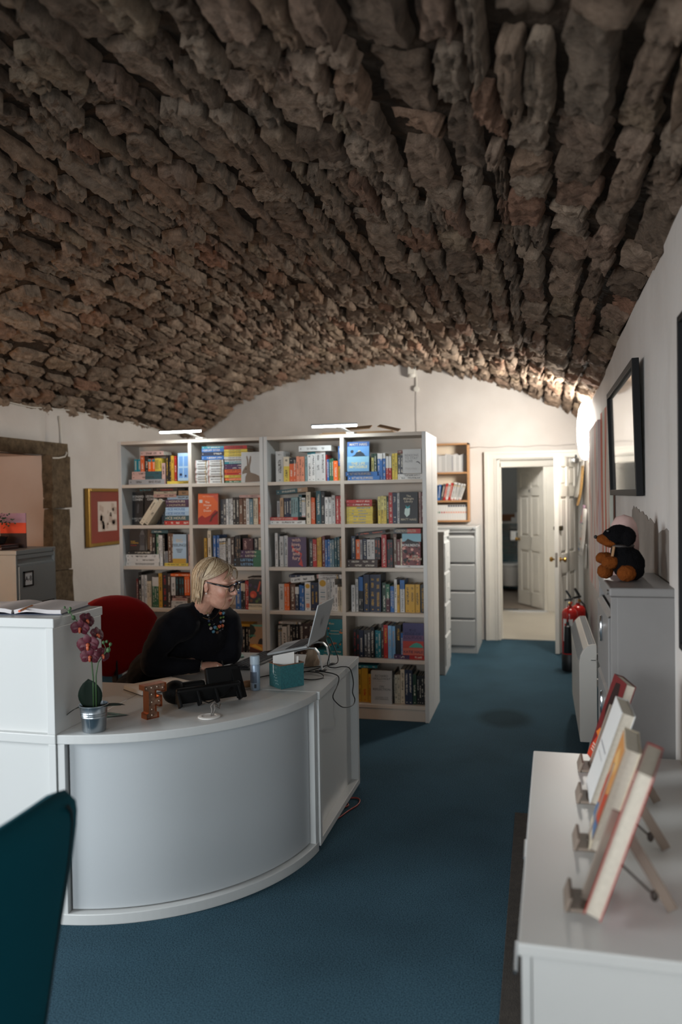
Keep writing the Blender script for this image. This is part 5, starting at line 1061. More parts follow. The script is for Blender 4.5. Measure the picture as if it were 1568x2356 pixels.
p_ = paper('white and blue calendar sheet pinned lowest by the far door', 7.95, 8.21, 0.98, 1.44, XR-0.016, PAPER, 0.05, 'calendar', 'calendar')
for k in range(7): MB().box(-0.0255-0.045*(1-k/9)**2, -0.024-0.045*(1-k/9)**2, -0.1, 0.1, 0.06+0.05*k, 0.075+0.05*k).build('printed_line', flat(['blue', 'slate', 'salmon', 'lightgrey', 'lightgrey', 'slate', 'lightgrey'][k]), p_)
paper('dark blue leaflet tucked behind the calendar', 8.25, 8.45, 1.1, 1.28, XR-0.016, flat('navy'), 0.012)
paper('white sheet hanging below the calendar', 7.97, 8.25, 0.86, 1.1, XR-0.016, PAPER, 0.012)

# end wall fittings
t = thing('alarm_sounder', 'small white box at the crown of the end wall with a cord', 'alarm', (-1.36, 8.815, 2.93))
MB().box(-0.04, 0.04, -0.07, 0, 0.0, 0.1).build('box', WHITEPAINT, t, bevel=0.008); MB().lathe([(0.045, 0), (0.045, 0.03), (0.03, 0.035), (0, 0.035)], (0, -0.035, 0.0), 18, (0, 0, -1)).build('cone', WHITEPAINT, t, smooth='auto')
MB().tube([(0.05, -0.012, 0.02), (0.05, -0.012, -0.14)], 0.006, 8).build('cable', WHITEPAINT, t); MB().lathe([(0.03, 0), (0.03, 0.03), (0, 0.032)], (0.05, 0, -0.16), 16, (0, -1, 0)).build('junction_box', WHITEPAINT, t, smooth='auto')
MB().tube([(0.05, -0.008, -0.16), (0.045, -0.008, -0.4), (0.05, -0.008, -0.75)], 0.003, 6).build('cord', mat('pale_cord', '#b3aeaa', 0.6), t)
pts = [(-0.73+0.1*i, 8.812, 2.105+0.006*math.sin(i*1.9)+0.0*i) for i in range(12)]
tag(MB().tube(pts, 0.004, 6).build('wall_cable', mat('pale_cord', '#b3aeaa', 0.6), smooth=True), 'thin pale cable running along the end wall above the doorway', 'cable')

# plush dog on the cabinet
FURB = mat('black_plush', '#0b0a0c', 0.95, bump=(180, 0.9, 0.006), spec=0.1); FURT = mat('tan_plush', '#6f3a15', 0.95, bump=(160, 0.9, 0.006), spec=0.1)
t = thing('plush_dog', 'black and tan plush dog sitting on the grey steel cabinet', 'plush toy', (0.293, 3.08, 1.276), R_(176))
# local +x is the way it faces (towards the aisle), +y the side nearer the camera, z up
def plush(nm, ells, m):
    b = MB()
    for e in ells: b.ell(e[0], *e[1])
    o = b.build(nm, m, t, smooth=True); md = o.modifiers.new('r', 'REMESH'); md.mode = 'VOXEL'; md.voxel_size = 0.004; md.use_smooth_shade = True
    tx = bpy.data.textures.get('fur') or bpy.data.textures.new('fur', 'CLOUDS'); tx.noise_scale = 0.012; md = o.modifiers.new('fur', 'DISPLACE'); md.texture = tx; md.strength = 0.006; md.texture_coords = 'LOCAL'
plush('body', [((-0.02, 0, 0.06), (0.058, 0.058, 0.062)), ((0.0, 0, 0.105), (0.042, 0.045, 0.045)), ((-0.03, 0.03, 0.04), (0.045, 0.035, 0.04))], FURB)
plush('head', [((0.012, 0, 0.162), (0.048, 0.045, 0.042)), ((-0.01, 0, 0.158), (0.038, 0.047, 0.038)), ((0.04, 0, 0.166), (0.03, 0.03, 0.022))], FURB)
plush('muzzle', [((0.062, 0, 0.150), (0.03, 0.026, 0.02)), ((0.038, 0, 0.136), (0.034, 0.034, 0.018))], FURT)
MB().ell((0.093, 0, 0.158), 0.007, 0.010, 0.007).build('nose', BLACK, t, smooth=True)
for s_ in (-1, 1):
    MB().ell((0.05, s_*0.030, 0.180), 0.005, 0.005, 0.005, 8, 6).build('eye', mat('glossy_eye', '#0c0c0e', 0.08, coat=1), t, smooth=True)
    MB().ell((-0.018, s_*0.045, 0.155), 0.018, 0.009, 0.03).build('ear', FURB, t, smooth=True)
plush('front_paw', [((0.062, -0.02, 0.078), (0.034, 0.022, 0.023))], FURT); plush('front_paw', [((0.042, 0.026, 0.066), (0.034, 0.024, 0.025))], FURT)
plush('hind_paw', [((0.06, -0.02, 0.03), (0.03, 0.028, 0.028))], FURT); plush('hind_paw', [((-0.012, 0.058, 0.03), (0.034, 0.03, 0.03))], FURT)
MB().lathe([(0.04, 0), (0.044, 0.006), (0.04, 0.012)], (0.002, 0, 0.120), 18).build('collar', mat('dark_collar', '#2a2320', 0.5), t, smooth=True)
MB().bar((0.03, 0.038, 0.125), (0.036, 0.046, 0.09), 0.010, 0.003).build('ribbon', mat('tan_ribbon', '#8f6a45', 0.6), t)
t = thing('knitted_hat', 'pale pink rounded hat behind the plush dog', 'hat', (0.318, 3.28, 1.276))
MB().lathe([(0.05, 0), (0.054, 0.05), (0.056, 0.12), (0.054, 0.16), (0.046, 0.2), (0.03, 0.225), (0.0, 0.235)], (0, 0, 0), 24).build('crown', mat('pale_pink_wool', '#c7a7a0', 0.9, vary=(30, 0.15)), t, smooth=True)
MB().lathe([(0.055, 0), (0.059, 0.01), (0.059, 0.035), (0.055, 0.045)], (0, 0, 0), 24).build('brim', mat('pale_pink_wool', '#c7a7a0', 0.9), t, smooth=True)

# ---------------------------------------------------------------- along the left wall
GOLDF = mat('gilt_frame', '#a5823f', 0.35, 0.7, vary=(20, 0.2))
t = thing('framed_print', 'gilt framed old print in a red mount on the left wall', 'picture', (XL+0.004, 6.58, 1.18)); h = 0.335; H = 0.52; wd = 0.03; dp = 0.045
b = MB(); b.box(0, dp, -h, -h+wd, 0, H); b.box(0, dp, h-wd, h, 0, H); b.box(0, dp, -h+wd, h-wd, 0, wd); b.box(0, dp, -h+wd, h-wd, H-wd, H); b.build('frame', GOLDF, t, bevel=0.004)
MB().box(0.01, 0.025, -h+wd, h-wd, wd, H-wd).build('mount', mat('red_mount', '#8a3423', 0.5, vary=(3, 0.2)), t)
MB().box(0.02, 0.027, -0.165, 0.165, 0.13, 0.40).build('print_paper', mat('old_paper', '#cdbfb4', 0.7, vary=(3, 0.1)), t)
rr = random.Random(9); b = MB()
for k in range(26):
    y = rr.choice([-0.1, -0.02, 0.05, 0.11])+rr.uniform(-0.03, 0.03); z = rr.uniform(0.16, 0.36); s_ = rr.uniform(0.012, 0.03); b.add([(0.0275, y-s_, z-s_), (0.0275, y+s_*0.8, z-s_*1.3), (0.0275, y+s_, z+s_), (0.0275, y-s_*0.7, z+s_*1.4)], [(0, 1, 2, 3)])
b.build('etched_figures', mat('sepia_ink', '#b3a093', 0.8), t)
t = tag(MB().tube([(XL+0.012, 5.88, 2.30), (XL+0.012, 5.90, 2.2), (XL+0.012, 5.90, 2.05), (XL+0.062, 5.9, 1.99), (XL+0.07, 5.86, 1.96), (XL+0.068, 5.78, 1.945), (XL+0.064, 5.70, 1.942)], 0.007, 8).build('white_cable', WHITEPAINT, smooth=True), 'white cable dropping down the left wall onto the stone lintel', 'cable')
pts = [(XL+0.014, 5.0+0.25*i, vault_z(XL+0.03, 5.0+0.25*i)-0.03+0.008*math.sin(i*2.2)) for i in range(15)]
tag(MB().tube(pts, 0.005, 6).build('ceiling_edge_cable', WHITEPAINT, smooth=True), 'thin white cable clipped along the foot of the vault on the left', 'cable')
# bonsai on the left cabinet
t = thing('bonsai', 'small dark bonsai in a black pot on the A-B filing cabinet', 'plant', (-3.47, 4.54, 1.281))
DW = mat('dark_red_wood', '#3a1a12', 0.4)
MB().box(-0.1, 0.1, -0.09, 0.09, 0.022, 0.034).box(-0.1, -0.07, -0.09, 0.09, 0, 0.022).box(0.07, 0.1, -0.09, 0.09, 0, 0.022).build('stand', DW, t, bevel=0.006)
MB().lathe([(0.035, 0.034), (0.05, 0.04), (0.065, 0.075), (0.07, 0.085), (0.06, 0.085), (0.05, 0.075), (0, 0.075)], (0, 0, 0), 20).build('pot', BLACK, t, smooth='auto')
MB().tube([(0, 0, 0.075), (0.01, 0, 0.12), (-0.01, 0.01, 0.15), (0.02, 0.01, 0.19)], [0.014, 0.012, 0.01, 0.006], 8).build('trunk', mat('bark', '#2c2019', 0.9), t, smooth=True)
b = MB(); rr = random.Random(2)
for k in range(90):
    c = Vector((rr.gauss(0.02, 0.05), rr.gauss(0.0, 0.04), rr.gauss(0.185, 0.022))); d = Vector((rr.uniform(-1, 1), rr.uniform(-1, 1), rr.uniform(-.2, .6))).normalized()*0.02; n = d.orthogonal().normalized()*0.006; b.add([c, c+d*0.5+n, c+d, c+d*0.5-n], [(0, 1, 2, 3)])
o = b.build('foliage', mat('bonsai_leaf', '#1d4a37', 0.6), t); o['kind'] = 'stuff'
t = thing('picture_card', 'sunset coloured card standing behind the bonsai', 'card', (-3.45, 4.68, 1.281))
MB().box(-0.1, 0.1, 0, 0.006, 0, 0.1).build('dark_band', flat('#2a1c1e'), t); MB().box(-0.1, 0.1, 0, 0.006, 0.1, 0.17).build('red_band', flat('#d2482a'), t); MB().box(-0.1, 0.1, 0, 0.006, 0.17, 0.235).build('lilac_band', flat('#9a7d96'), t)
# unseen floor lamp added on the left to supply the warm light
t = thing('added_floor_lamp', 'added floor lamp, unseen, giving warm light near the recess', 'lamp', (-3.45, 3.55, 0))
MB().lathe([(0.14, 0), (0.14, 0.015), (0.02, 0.03), (0.0, 0.03)], (0, 0, 0), 24).build('base', BRASS, t, smooth='auto'); MB().tube([(0, 0, 0.02), (0, 0, 1.5)], 0.01, 8).build('pole', BRASS, t)
MB().lathe([(0.17, 1.4), (0.12, 1.66)], (0, 0, 0), 24)
b = MB(); P = [[(r_*math.cos(a), r_*math.sin(a), z) for r_, z in ((0.17, 1.4), (0.12, 1.66))] for a in np.linspace(0, 2*math.pi, 25)]; b.grid(P); b.build('shade', mat('warm_shade', '#e7c7a0', 0.8, emit=((1.0, 0.62, 0.36), 14)), t, smooth=True)
# ---------------------------------------------------------------- things on the reception desk
TOP = DT+0.001
# orchid
t = thing('potted_orchid', 'dark red orchid in a small galvanised bucket on the reception desk', 'plant', (-1.655, 2.70, TOP))
MB().lathe([(0.042, 0), (0.044, 0.004), (0.047, 0.05), (0.0485, 0.053), (0.0485, 0.057), (0.0475, 0.06), (0.0495, 0.064), (0.048, 0.068), (0.0505, 0.072), (0.049, 0.076), (0.053, 0.095), (0.0565, 0.098), (0.0565, 0.101), (0.052, 0.101), (0.05, 0.085), (0, 0.085)], (0, 0, 0), 32).build('bucket', STEEL, t, smooth='auto')
MB().tube([(0.012, -0.0495, 0.0), (0.012, -0.053, 0.05), (0.012, -0.058, 0.098)], 0.0012, 6).build('seam', STEEL, t)
MB().lathe([(0.0, 0.088), (0.05, 0.086)], (0, 0, 0), 20).build('soil', mat('dark_moss', '#20241a', 0.95), t)
def leaf(L, wd, base, dirv, up, bend, m, nm='leaf'):
    base = Vector(base); d = Vector(dirv).normalized(); sd = d.cross(Vector(up)).normalized(); n = sd.cross(d); P = []
    for i in range(9):
        u = i/8; wv = wd*math.sin(math.pi*min(1, u*0.93+0.07))**0.7*(1 if i < 8 else 0.05); c = base+d*(L*u)+n*(bend*u*u*L)
        P.append([c+sd*wv*(-1)+n*0.15*wv, c+sd*wv*(-.5)+n*0.03*wv, c, c+sd*wv*.5+n*0.03*wv, c+sd*wv+n*0.15*wv])
    return MB().sheet(P, 0.0012).build(nm, m, t, smooth=True)
LEAF = mat('dark_orchid_leaf', '#101f16', 0.65, vary=(12, 0.25), spec=0.15); STEM = mat('green_stem', '#34502c', 0.6)
leaf(0.118, 0.046, (-0.005, 0.0, 0.08), (-0.12, 0.0, 1), (0.3, -1, 0), 0.05, LEAF); leaf(0.09, 0.02, (0.02, 0.0, 0.085), (1, 0.1, 0.35), (0, 0, 1), -0.2, LEAF); leaf(0.1, 0.018, (0.01, 0.015, 0.085), (0.9, 0.5, 0.15), (0, 0, 1), -0.15, LEAF); leaf(0.07, 0.016, (-0.03, 0, 0.085), (-1, -0.1, 0.35), (0, 0, 1), -0.9, LEAF)
def S_(x, z, y=0.0): return (x+1.655, y, z-TOP)
s1 = [(0.0, 0, 0.085), S_(-1.655, 0.92), S_(-1.661, 1.0), S_(-1.675, 1.07), S_(-1.705, 1.125), S_(-1.74, 1.157), S_(-1.772, 1.19)]
s2 = [(0.012, 0, 0.085), S_(-1.643, 0.93), S_(-1.632, 0.98), S_(-1.605, 1.015), S_(-1.585, 1.035), S_(-1.578, 1.055)]
MB().tube(s1, [0.0032, 0.003, 0.0026, 0.0022, 0.002, 0.0016, 0.001], 8).build('stem', STEM, t, smooth=True); MB().tube(s2, [0.003, 0.0026, 0.0022, 0.0018, 0.0015, 0.001], 8).build('stem', STEM, t, smooth=True)
PETAL = mat('burgundy_petal', '#5a1226', 0.6, vary=(40, 0.35), sheen=0.2); LIP = mat('orange_lip', '#b9562f', 0.5, vary=(60, 0.4))
def blossom(c, nrm, scale, spin):
    c = Vector(c); n = Vector(nrm).normalized(); u = n.cross(Vector((0, 0, 1))).normalized(); v = u.cross(n); b = MB()
    for k, (a, L, wd) in enumerate(((90, 0.03, 0.012), (215, 0.031, 0.011), (325, 0.031, 0.011), (175, 0.033, 0.02), (5, 0.033, 0.02))):
        a = R_(a+spin); d = u*math.cos(a)+v*math.sin(a); sd = n.cross(d); P = []
        for i in range(6):
            q = i/5; wv = wd*scale*(math.sin(math.pi*(0.12+0.86*q))**0.6); pc = c+d*(L*scale*q)+n*(0.012*scale*q*(1.3-q)); P.append([pc-sd*wv+n*0.003, pc, pc+sd*wv+n*0.003])
        b.sheet(P, 0.0006)
    o = b.build('flower', PETAL, t, smooth=True)
    MB().ell(c+n*0.008-v*0.004, 0.006*scale, 0.006*scale, 0.006*scale, 8, 6).ell(c+n*0.012-v*0.011*scale, 0.005*scale, 0.004*scale, 0.008*scale, 8, 6).build('lip', LIP, o, smooth=True)
blossom(S_(-1.697, 1.115, -0.012), (0.3, -1, -0.1), 1.10, 8); blossom(S_(-1.663, 1.055, -0.014), (0.25, -1, -0.1), 1.31, -6); blossom(S_(-1.657, 1.008, -0.012), (0.3, -1, -0.05), 1.15, 5); blossom(S_(-1.685, 1.14, 0.008), (0.9, -0.4, 0.3), 0.99, 30); blossom(S_(-1.645, 1.085, 0.01), (0.9, -0.2, 0.4), 0.99, 15); blossom(S_(-1.618, 1.013, 0.004), (0.9, -0.5, 0), 0.94, 40)
BUD = mat('green_bud', '#3a5a34', 0.6)
for (x, z, r_) in ((-1.771, 1.188, 0.0045), (-1.747, 1.184, 0.006), (-1.751, 1.171, 0.0055), (-1.733, 1.149, 0.008), (-1.608, 1.058, 0.006), (-1.594, 1.062, 0.005), (-1.579, 1.052, 0.006), (-1.588, 1.030, 0.0085)):
    MB().ell(S_(x, z), r_, r_, r_*1.2, 8, 6).build('bud', BUD, t, smooth=True)
MB().tube([S_(-1.605, 1.015), S_(-1.6, 1.04), S_(-1.608, 1.056)], 0.0012, 6).tube([S_(-1.733, 1.149), S_(-1.742, 1.165), S_(-1.749, 1.183)], 0.0012, 6).build('twig', STEM, t)

# set square
tri = [(0, 0), (0.1, 0), (0, 0.1)]; tri2 = [(0.02, 0.02), (0.055, 0.02), (0.02, 0.055)]
b = MB()
for z in (0, 0.002): b.add([(x, y, z) for x, y in tri]+[(x, y, z) for x, y in tri2], [(0, 1, 4, 3), (1, 2, 5, 4), (2, 0, 3, 5)] if z else [(3, 4, 1, 0), (4, 5, 2, 1), (5, 3, 0, 2)])
tag(b.build('set_square', mat('teal_plastic', '#2b6f66', 0.25), loc=(-1.71, 2.86, TOP), rot=(0, 0, R_(35))), 'teal plastic set square lying behind the orchid bucket', 'set square')

# marquee letter F
COPPER = mat('copper_sheet', '#b5683f', 0.35, 0.9, vary=(14, 0.2)); RUST = mat('speckled_rust', '#8f6f5a', 0.6, 0.3, vary=(90, 0.5), color2='#5c4234')
t = thing('marquee_letter', 'copper marquee letter F with small bulbs on the reception desk', 'ornament', (-1.52, 2.91, TOP), R_(58))
W_, H_ = 0.098, 0.134
Fp = [(0.008, 0), (0.062, 0), (0.062, 0.02), (0.052, 0.024), (0.052, 0.05), (0.06, 0.05), (0.066, 0.042), (0.078, 0.042), (0.078, 0.086), (0.066, 0.086), (0.06, 0.078), (0.052, 0.078), (0.052, 0.11), (0.07, 0.11), (0.08, 0.1), (0.098, 0.1), (0.098, H_), (0.0, H_), (0.0, 0.116), (0.018, 0.11), (0.018, 0.024), (0.008, 0.02)]
Fp = [(x-0.045, y) for x, y in Fp]
MB().prism(Fp, -0.008, 0.02, lambda x, y, z: (x, z, y)).build('back', RUST, t)
b = MB(); n = len(Fp)
for i in range(n):
    a, c = Vector((Fp[i][0], 0, Fp[i][1])), Vector((Fp[(i+1) % n][0], 0, Fp[(i+1) % n][1])); d = (c-a).normalized(); nn = Vector((d.z, 0, -d.x))*0.0012
    b.add([a+Vector((0, -0.02, 0)), c+Vector((0, -0.02, 0)), c+Vector((0, 0.022, 0)), a+Vector((0, 0.022, 0)), a+nn+Vector((0, -0.02, 0)), c+nn+Vector((0, -0.02, 0)), c+nn+Vector((0, 0.022, 0)), a+nn+Vector((0, 0.022, 0))], [(0, 1, 2, 3), (7, 6, 5, 4), (0, 4, 5, 1), (1, 5, 6, 2), (2, 6, 7, 3), (3, 7, 4, 0)])
b.build('rim', COPPER, t)
for (x, z) in ((0.035, 0.012), (0.035, 0.035), (0.035, 0.064), (0.035, 0.095), (0.035, 0.122), (0.012, 0.122), (0.06, 0.122), (0.086, 0.115), (0.068, 0.064)):
    MB().ell((x-0.045, -0.012, z), 0.0028, 0.0035, 0.0028, 8, 6).build('bulb', mat('bulb_glass', '#d9cbb8', 0.1, coat=1), t, smooth=True)

# desk phone seen from behind
PH = mat('black_phone_plastic', '#08090a', 0.6, spec=0.25, bump=(300, 0.15, 0.002))
t = thing('desk_phone', 'black desk phone with its back to the front of the desk', 'phone', (-1.385, 3.165, TOP), R_(44))
def tilt(P, x0, x1, z0, z1, y0, y1, th, nm, bev=0.006):
    a = Vector((0, y1-y0, z1-z0)).normalized(); MB().obox(((x0+x1)/2, (y0+y1)/2, (z0+z1)/2), (1, 0, 0), a, Vector((1, 0, 0)).cross(a), (x1-x0)/2, math.hypot(y1-y0, z1-z0)/2, th/2).build(nm, PH, t, bevel=bev)
tilt(0, -0.16, 0.0, 0.025, 0.09, 0.03, 0.052, 0.033, 'handset_cradle', 0.015); tilt(0, 0.0, 0.155, 0.045, 0.137, 0.02, 0.055, 0.025, 'screen_housing', 0.008)
tilt(0, -0.15, 0.14, 0.012, 0.08, 0.0, -0.015, 0.03, 'body', 0.01)
for x in (-0.145, -0.06, 0.02, 0.125):
    MB().bar((x, -0.012, 0.06), (x+0.005, -0.04, 0.006), 0.035, 0.012, (1, 0, 0)).build('foot', PH, t, bevel=0.003)
tilt(0, 0.115, 0.16, 0.01, 0.125, -0.035, 0.045, 0.012, 'stand', 0.003)
MB().ell((-0.13, 0.06, 0.05), 0.055, 0.05, 0.05, 16, 10).build('handset', PH, t, smooth=True)
MB().tube([(-0.05, -0.03, 0.06), (-0.06, -0.045, 0.03), (-0.02, -0.05, 0.012), (0.05, -0.04, 0.03), (0.09, -0.035, 0.06)], 0.003, 6).build('cord', PH, t, smooth=True)
t = thing('cable_grommet', 'white round cable port cover with a grey lead in the desk top', 'cable port', (-1.296, 2.957, TOP))
MB().lathe([(0.0, 0.0), (0.045, 0.0), (0.045, 0.003), (0.041, 0.005), (0.03, 0.005), (0.028, 0.003), (0, 0.003)], (0, 0, 0), 32).build('ring', mat('white_plastic', '#dedcd8', 0.4), t, smooth='auto')
MB().tube([(0.008, 0, 0.003), (0.012, 0.005, 0.025), (0.004, 0.012, 0.04), (0.016, 0.02, 0.055), (0.012, 0.06, 0.03), (-0.02, 0.12, 0.02)], 0.0035, 8).tube([(0.014, 0.004, 0.003), (0.022, 0.012, 0.03), (0.016, 0.018, 0.045), (0.02, 0.06, 0.02), (0.0, 0.12, 0.02)], 0.003, 8).build('lead', mat('grey_lead', '#6f6a66', 0.5), t, smooth=True)

# spray can
t = thing('spray_can', 'pale blue spray can standing between the phone and the teal box', 'can', (-1.267, 3.415, TOP))
CANM = mat('pale_blue_can', '#8fa3b8', 0.35, 0.2)
MB().lathe([(0.021, 0), (0.0225, 0.004), (0.0225, 0.112), (0.020, 0.118), (0.0, 0.118)], (0, 0, 0), 24).build('body', CANM, t, smooth='auto')
MB().lathe([(0.0225, 0.1185), (0.0228, 0.15), (0.021, 0.156), (0.017, 0.158), (0.0, 0.156)], (0, 0, 0), 24).build('cap', mat('pale_blue_cap', '#a9bccb', 0.4), t, smooth='auto')
P = [[(0.0227*math.sin(a), -0.0227*math.cos(a), z) for z in (0.035, 0.085)] for a in np.linspace(-0.9, 0.7, 8)]; MB().grid(P).build('printed_panel', mat('can_small_print', '#5f6f84', 0.5, vary=(700, 0.5)), t)
P = [[(0.0228*math.sin(a), -0.0228*math.cos(a), z) for z in (0.012, 0.03)] for a in np.linspace(0.15, 0.6, 5)]; MB().grid(P).build('barcode', mat('can_barcode', '#3a4452', 0.5, vary=(900, 0.8)), t)

# teal card box
t = thing('card_box', 'speckled teal tin box of cards on the desk beside the laptop', 'box', (-1.152, 3.439, TOP))
a = Vector((-0.079, 0.07, 0)); c = Vector((0.080, 0.099, 0)); hB = 0.108; TEALB = mat('speckled_teal_tin', '#2f6c72', 0.45, vary=(120, 0.35)); th_ = 0.002
def boxwall(p, q, nm):
    d = (q-p); n = d.cross(Vector((0, 0, 1))).normalized()*th_; MB().add([p, q, q-n, p-n, p+Vector((0, 0, hB)), q+Vector((0, 0, hB)), q-n+Vector((0, 0, hB)), p-n+Vector((0, 0, hB))], [(0, 3, 2, 1), (4, 5, 6, 7), (0, 1, 5, 4), (1, 2, 6, 5), (2, 3, 7, 6), (3, 0, 4, 7)]).build(nm, [TEALB], t)
o_ = Vector((0, 0, 0)); boxwall(a, o_, 'side'); boxwall(o_, c, 'side'); boxwall(c, a+c, 'side'); boxwall(a+c, a, 'side')
MB().add([o_+Vector((0, 0, .002)), c+Vector((0, 0, .002)), a+c+Vector((0, 0, .002)), a+Vector((0, 0, .002))], [(0, 1, 2, 3)]).build('base', TEALB, t)
RIM = mat('rusty_tin_rim', '#7d5236', 0.6)
b = MB()
for p, q in ((a, o_), (o_, c), (c, a+c), (a+c, a)): b.bar(p+Vector((0, 0, hB)), q+Vector((0, 0, hB)), 0.005, 0.003)
b.build('rim', RIM, t)
dn = a.cross(Vector((0, 0, 1))).normalized(); text('RECIPE', 0.013, flat('greyteal'), t, frame((a*0.5+Vector((0, 0, 0.092))+Vector((-a.y, a.x, 0)).normalized()*0.0006), -a, (0, 0, 1)), name='lettering')
rr = random.Random(8); b = MB()
off = Vector((-a.y, a.x, 0)).normalized()*0.0007
for k in range(5):
    z = 0.07-0.013*k; u = 0.3+0.06*k
    for j in range(3): p = a*(1-(u+0.1*j))+off+Vector((0, 0, z+rr.uniform(-.002, .002))); b.add([p, p-a*0.07, p-a*0.07+Vector((0, 0, 0.005)), p+Vector((0, 0, 0.005))], [(0, 1, 2, 3)])
b.build('white_print', flat('greyteal'), t)
MB().obox(a*0.5+c*0.5+Vector((0, 0, 0.05)), a, c, (0, 0, 1), 0.045, 0.055, 0.045).build('card_stack', mat('brown_card_edge', '#6d4b34', 0.8), t)
MB().obox((-0.005, 0.06, 0.112), (1, 0.35, 0.18), (-0.3, 1, 0.25), (0, 0, 1), 0.05, 0.001, 0.04).build('white_card', PAPER, t); MB().obox((0.01, 0.09, 0.1), (1, 0.2, 0), (-0.3, 1, 0), (0, 0.1, 1), 0.045, 0.001, 0.035).build('white_card', PAPER, t)

# laptop on its stand
ALU = mat('silver_aluminium', '#b4b8ba', 0.42, 0.35)
A = Vector((-1.126, 3.78, 0.856)); hv = Vector((0, 1, 0)); dv = Vector((-0.21, 0.0, -0.045)).normalized(); lv = Vector((0.057, 0.0, 0.208)).normalized(); LW = 0.312
t = thing('laptop', 'open silver laptop raised on a metal stand at the desk corner', 'laptop', (A.x, A.y+LW/2, A.z)); 
dn = hv.cross(dv).normalized(); dn = dn if dn.z > 0 else -dn
ln = hv.cross(lv).normalized(); ln = ln if ln.x > 0 else -ln
MB().obox(dv*0.11-dn*0.004, hv, dv, dn, LW/2, 0.108, 0.006).build('base', ALU, t, bevel=0.004)
kb = MB().obox(dv*0.075+dn*0.0022, hv, dv, dn, LW/2-0.02, 0.05, 0.0006).build('keyboard_well', mat('laptop_well', '#4a4c50', 0.5), t)
for r in range(5):
    for c_ in range(14): MB().obox(dv*(0.037+0.019*r)+hv*(-0.127+0.0195*c_)+dn*0.0035, hv, dv, dn, 0.008, 0.0078, 0.0012).build('key', BLACK, kb)
MB().obox(dv*0.165+dn*0.0022, hv, dv, dn, 0.055, 0.03, 0.0006).build('trackpad', mat('trackpad_grey', '#8d9194', 0.4), t)
MB().obox(lv*0.107+ln*0.003, hv, lv, ln, LW/2, 0.107, 0.0035).build('lid', ALU, t, bevel=0.003)
MB().obox(lv*0.107-ln*0.001, hv, lv, ln, LW/2-0.008, 0.096, 0.0005).build('screen', mat('laptop_screen', '#12161c', 0.15), t)
MB().tube([hv*(-LW/2+0.03), hv*(LW/2-0.03)], 0.006, 10).build('hinge', BLACK, t)
# italic four stroke emblem on the lid
for k, (y0, z0, z1) in enumerate(((-0.022, 0.088, 0.135), (-0.009, 0.075, 0.122), (0.005, 0.092, 0.139), (0.018, 0.079, 0.126))):
    p = lv*z0+hv*y0+ln*0.0068; q = lv*z1+hv*(y0+0.010)+ln*0.0068; sdv = hv*0.0022
    MB().add([p-sdv, p+sdv, q+sdv, q-sdv], [(0, 1, 2, 3)]).build('emblem', mat('dark_emblem', '#4f5357', 0.3, 0.6), t)
t = thing('laptop_stand', 'aluminium laptop stand with bent legs on the reception desk', 'stand', (-1.13, 3.93, TOP))
for y in (-0.075, 0.085):
    P = [(-0.195, 0.068), (-0.09, 0.092), (-0.005, 0.112), (0.022, 0.112), (0.042, 0.09), (0.052, 0.045), (0.06, 0.004)]
    b = MB()
    for i in range(len(P)-1): b.bar((P[i][0], y, P[i][1]), (P[i+1][0], y, P[i+1][1]), 0.022, 0.005, (0, 0, 1))
    b.build('leg', ALU, t, bevel=0.0015); MB().box(0.046, 0.08, y-0.013, y+0.013, 0.0, 0.004).build('foot', BLACK, t)
MB().bar((0.05, -0.075, 0.006), (0.05, 0.085, 0.006), 0.02, 0.005).build('crossbar', ALU, t); MB().bar((-0.09, -0.075, 0.088), (-0.09, 0.085, 0.088), 0.02, 0.004).build('crossbar', ALU, t)

# keyboard in front of the woman
t = thing('keyboard', 'black computer keyboard lying beneath the raised laptop', 'keyboard', (-1.475, 4.0, TOP), R_(82))
MB().box(-0.2, 0.2, -0.065, 0.065, 0, 0.014).build('case', BLACK, t, bevel=0.004)
KEY = mat('key_cap', '#1c1d20', 0.5)
kme = MB().box(-0.0085, 0.0085, -0.0085, 0.0085, 0, 0.006).mesh('key'); kme.materials.append(KEY)
for r in range(5):
    for c_ in range(19): o = bpy.data.objects.new('key', kme); col.objects.link(o); o.parent = t; o.location = (-0.183+0.0203*c_, -0.045+0.0215*r, 0.0142)
# papers by her arm, mint notes, small tray
t = thing('paper_pad', 'thick pad of white papers on the desk beside the copper letter', 'papers', (-1.73, 3.36, TOP), R_(-33))
MB().box(-0.085, 0.085, -0.125, 0.125, 0.0, 0.003).build('cover', flat('darkgrey'), t); MB().box(-0.083, 0.083, -0.123, 0.123, 0.003, 0.02).build('pages', PAPER, t); MB().add([(-0.083, -0.123, 0.0205), (0.083, -0.123, 0.0205), (0.09, 0.12, 0.028), (-0.08, 0.123, 0.021)], [(0, 1, 2, 3)]).build('top_sheet', PAPER, t)
tag(MB().box(-0.04, 0.04, -0.03, 0.03, 0, 0.008).build('sticky_notes', mat('mint_paper', '#a9cfc4', 0.8), loc=(-1.63, 4.1, TOP), rot=(0, 0, 0.5)), 'mint green pad of sticky notes beyond the keyboard', 'notepad')
t = thing('pen_tray', 'dark brown tray of leads behind the spray can', 'tray', (-1.42, 4.17, TOP)); MB().box(-0.07, 0.07, -0.03, 0.03, 0, 0.015).build('tray', mat('dark_tray', '#3a2a20', 0.6), t, bevel=0.004); MB().tube([(-0.06, 0, 0.02), (-0.01, 0.01, 0.03), (0.05, 0, 0.022), (0.09, -0.02, 0.008)], 0.004, 6).build('lead', BLACK, t, smooth=True)
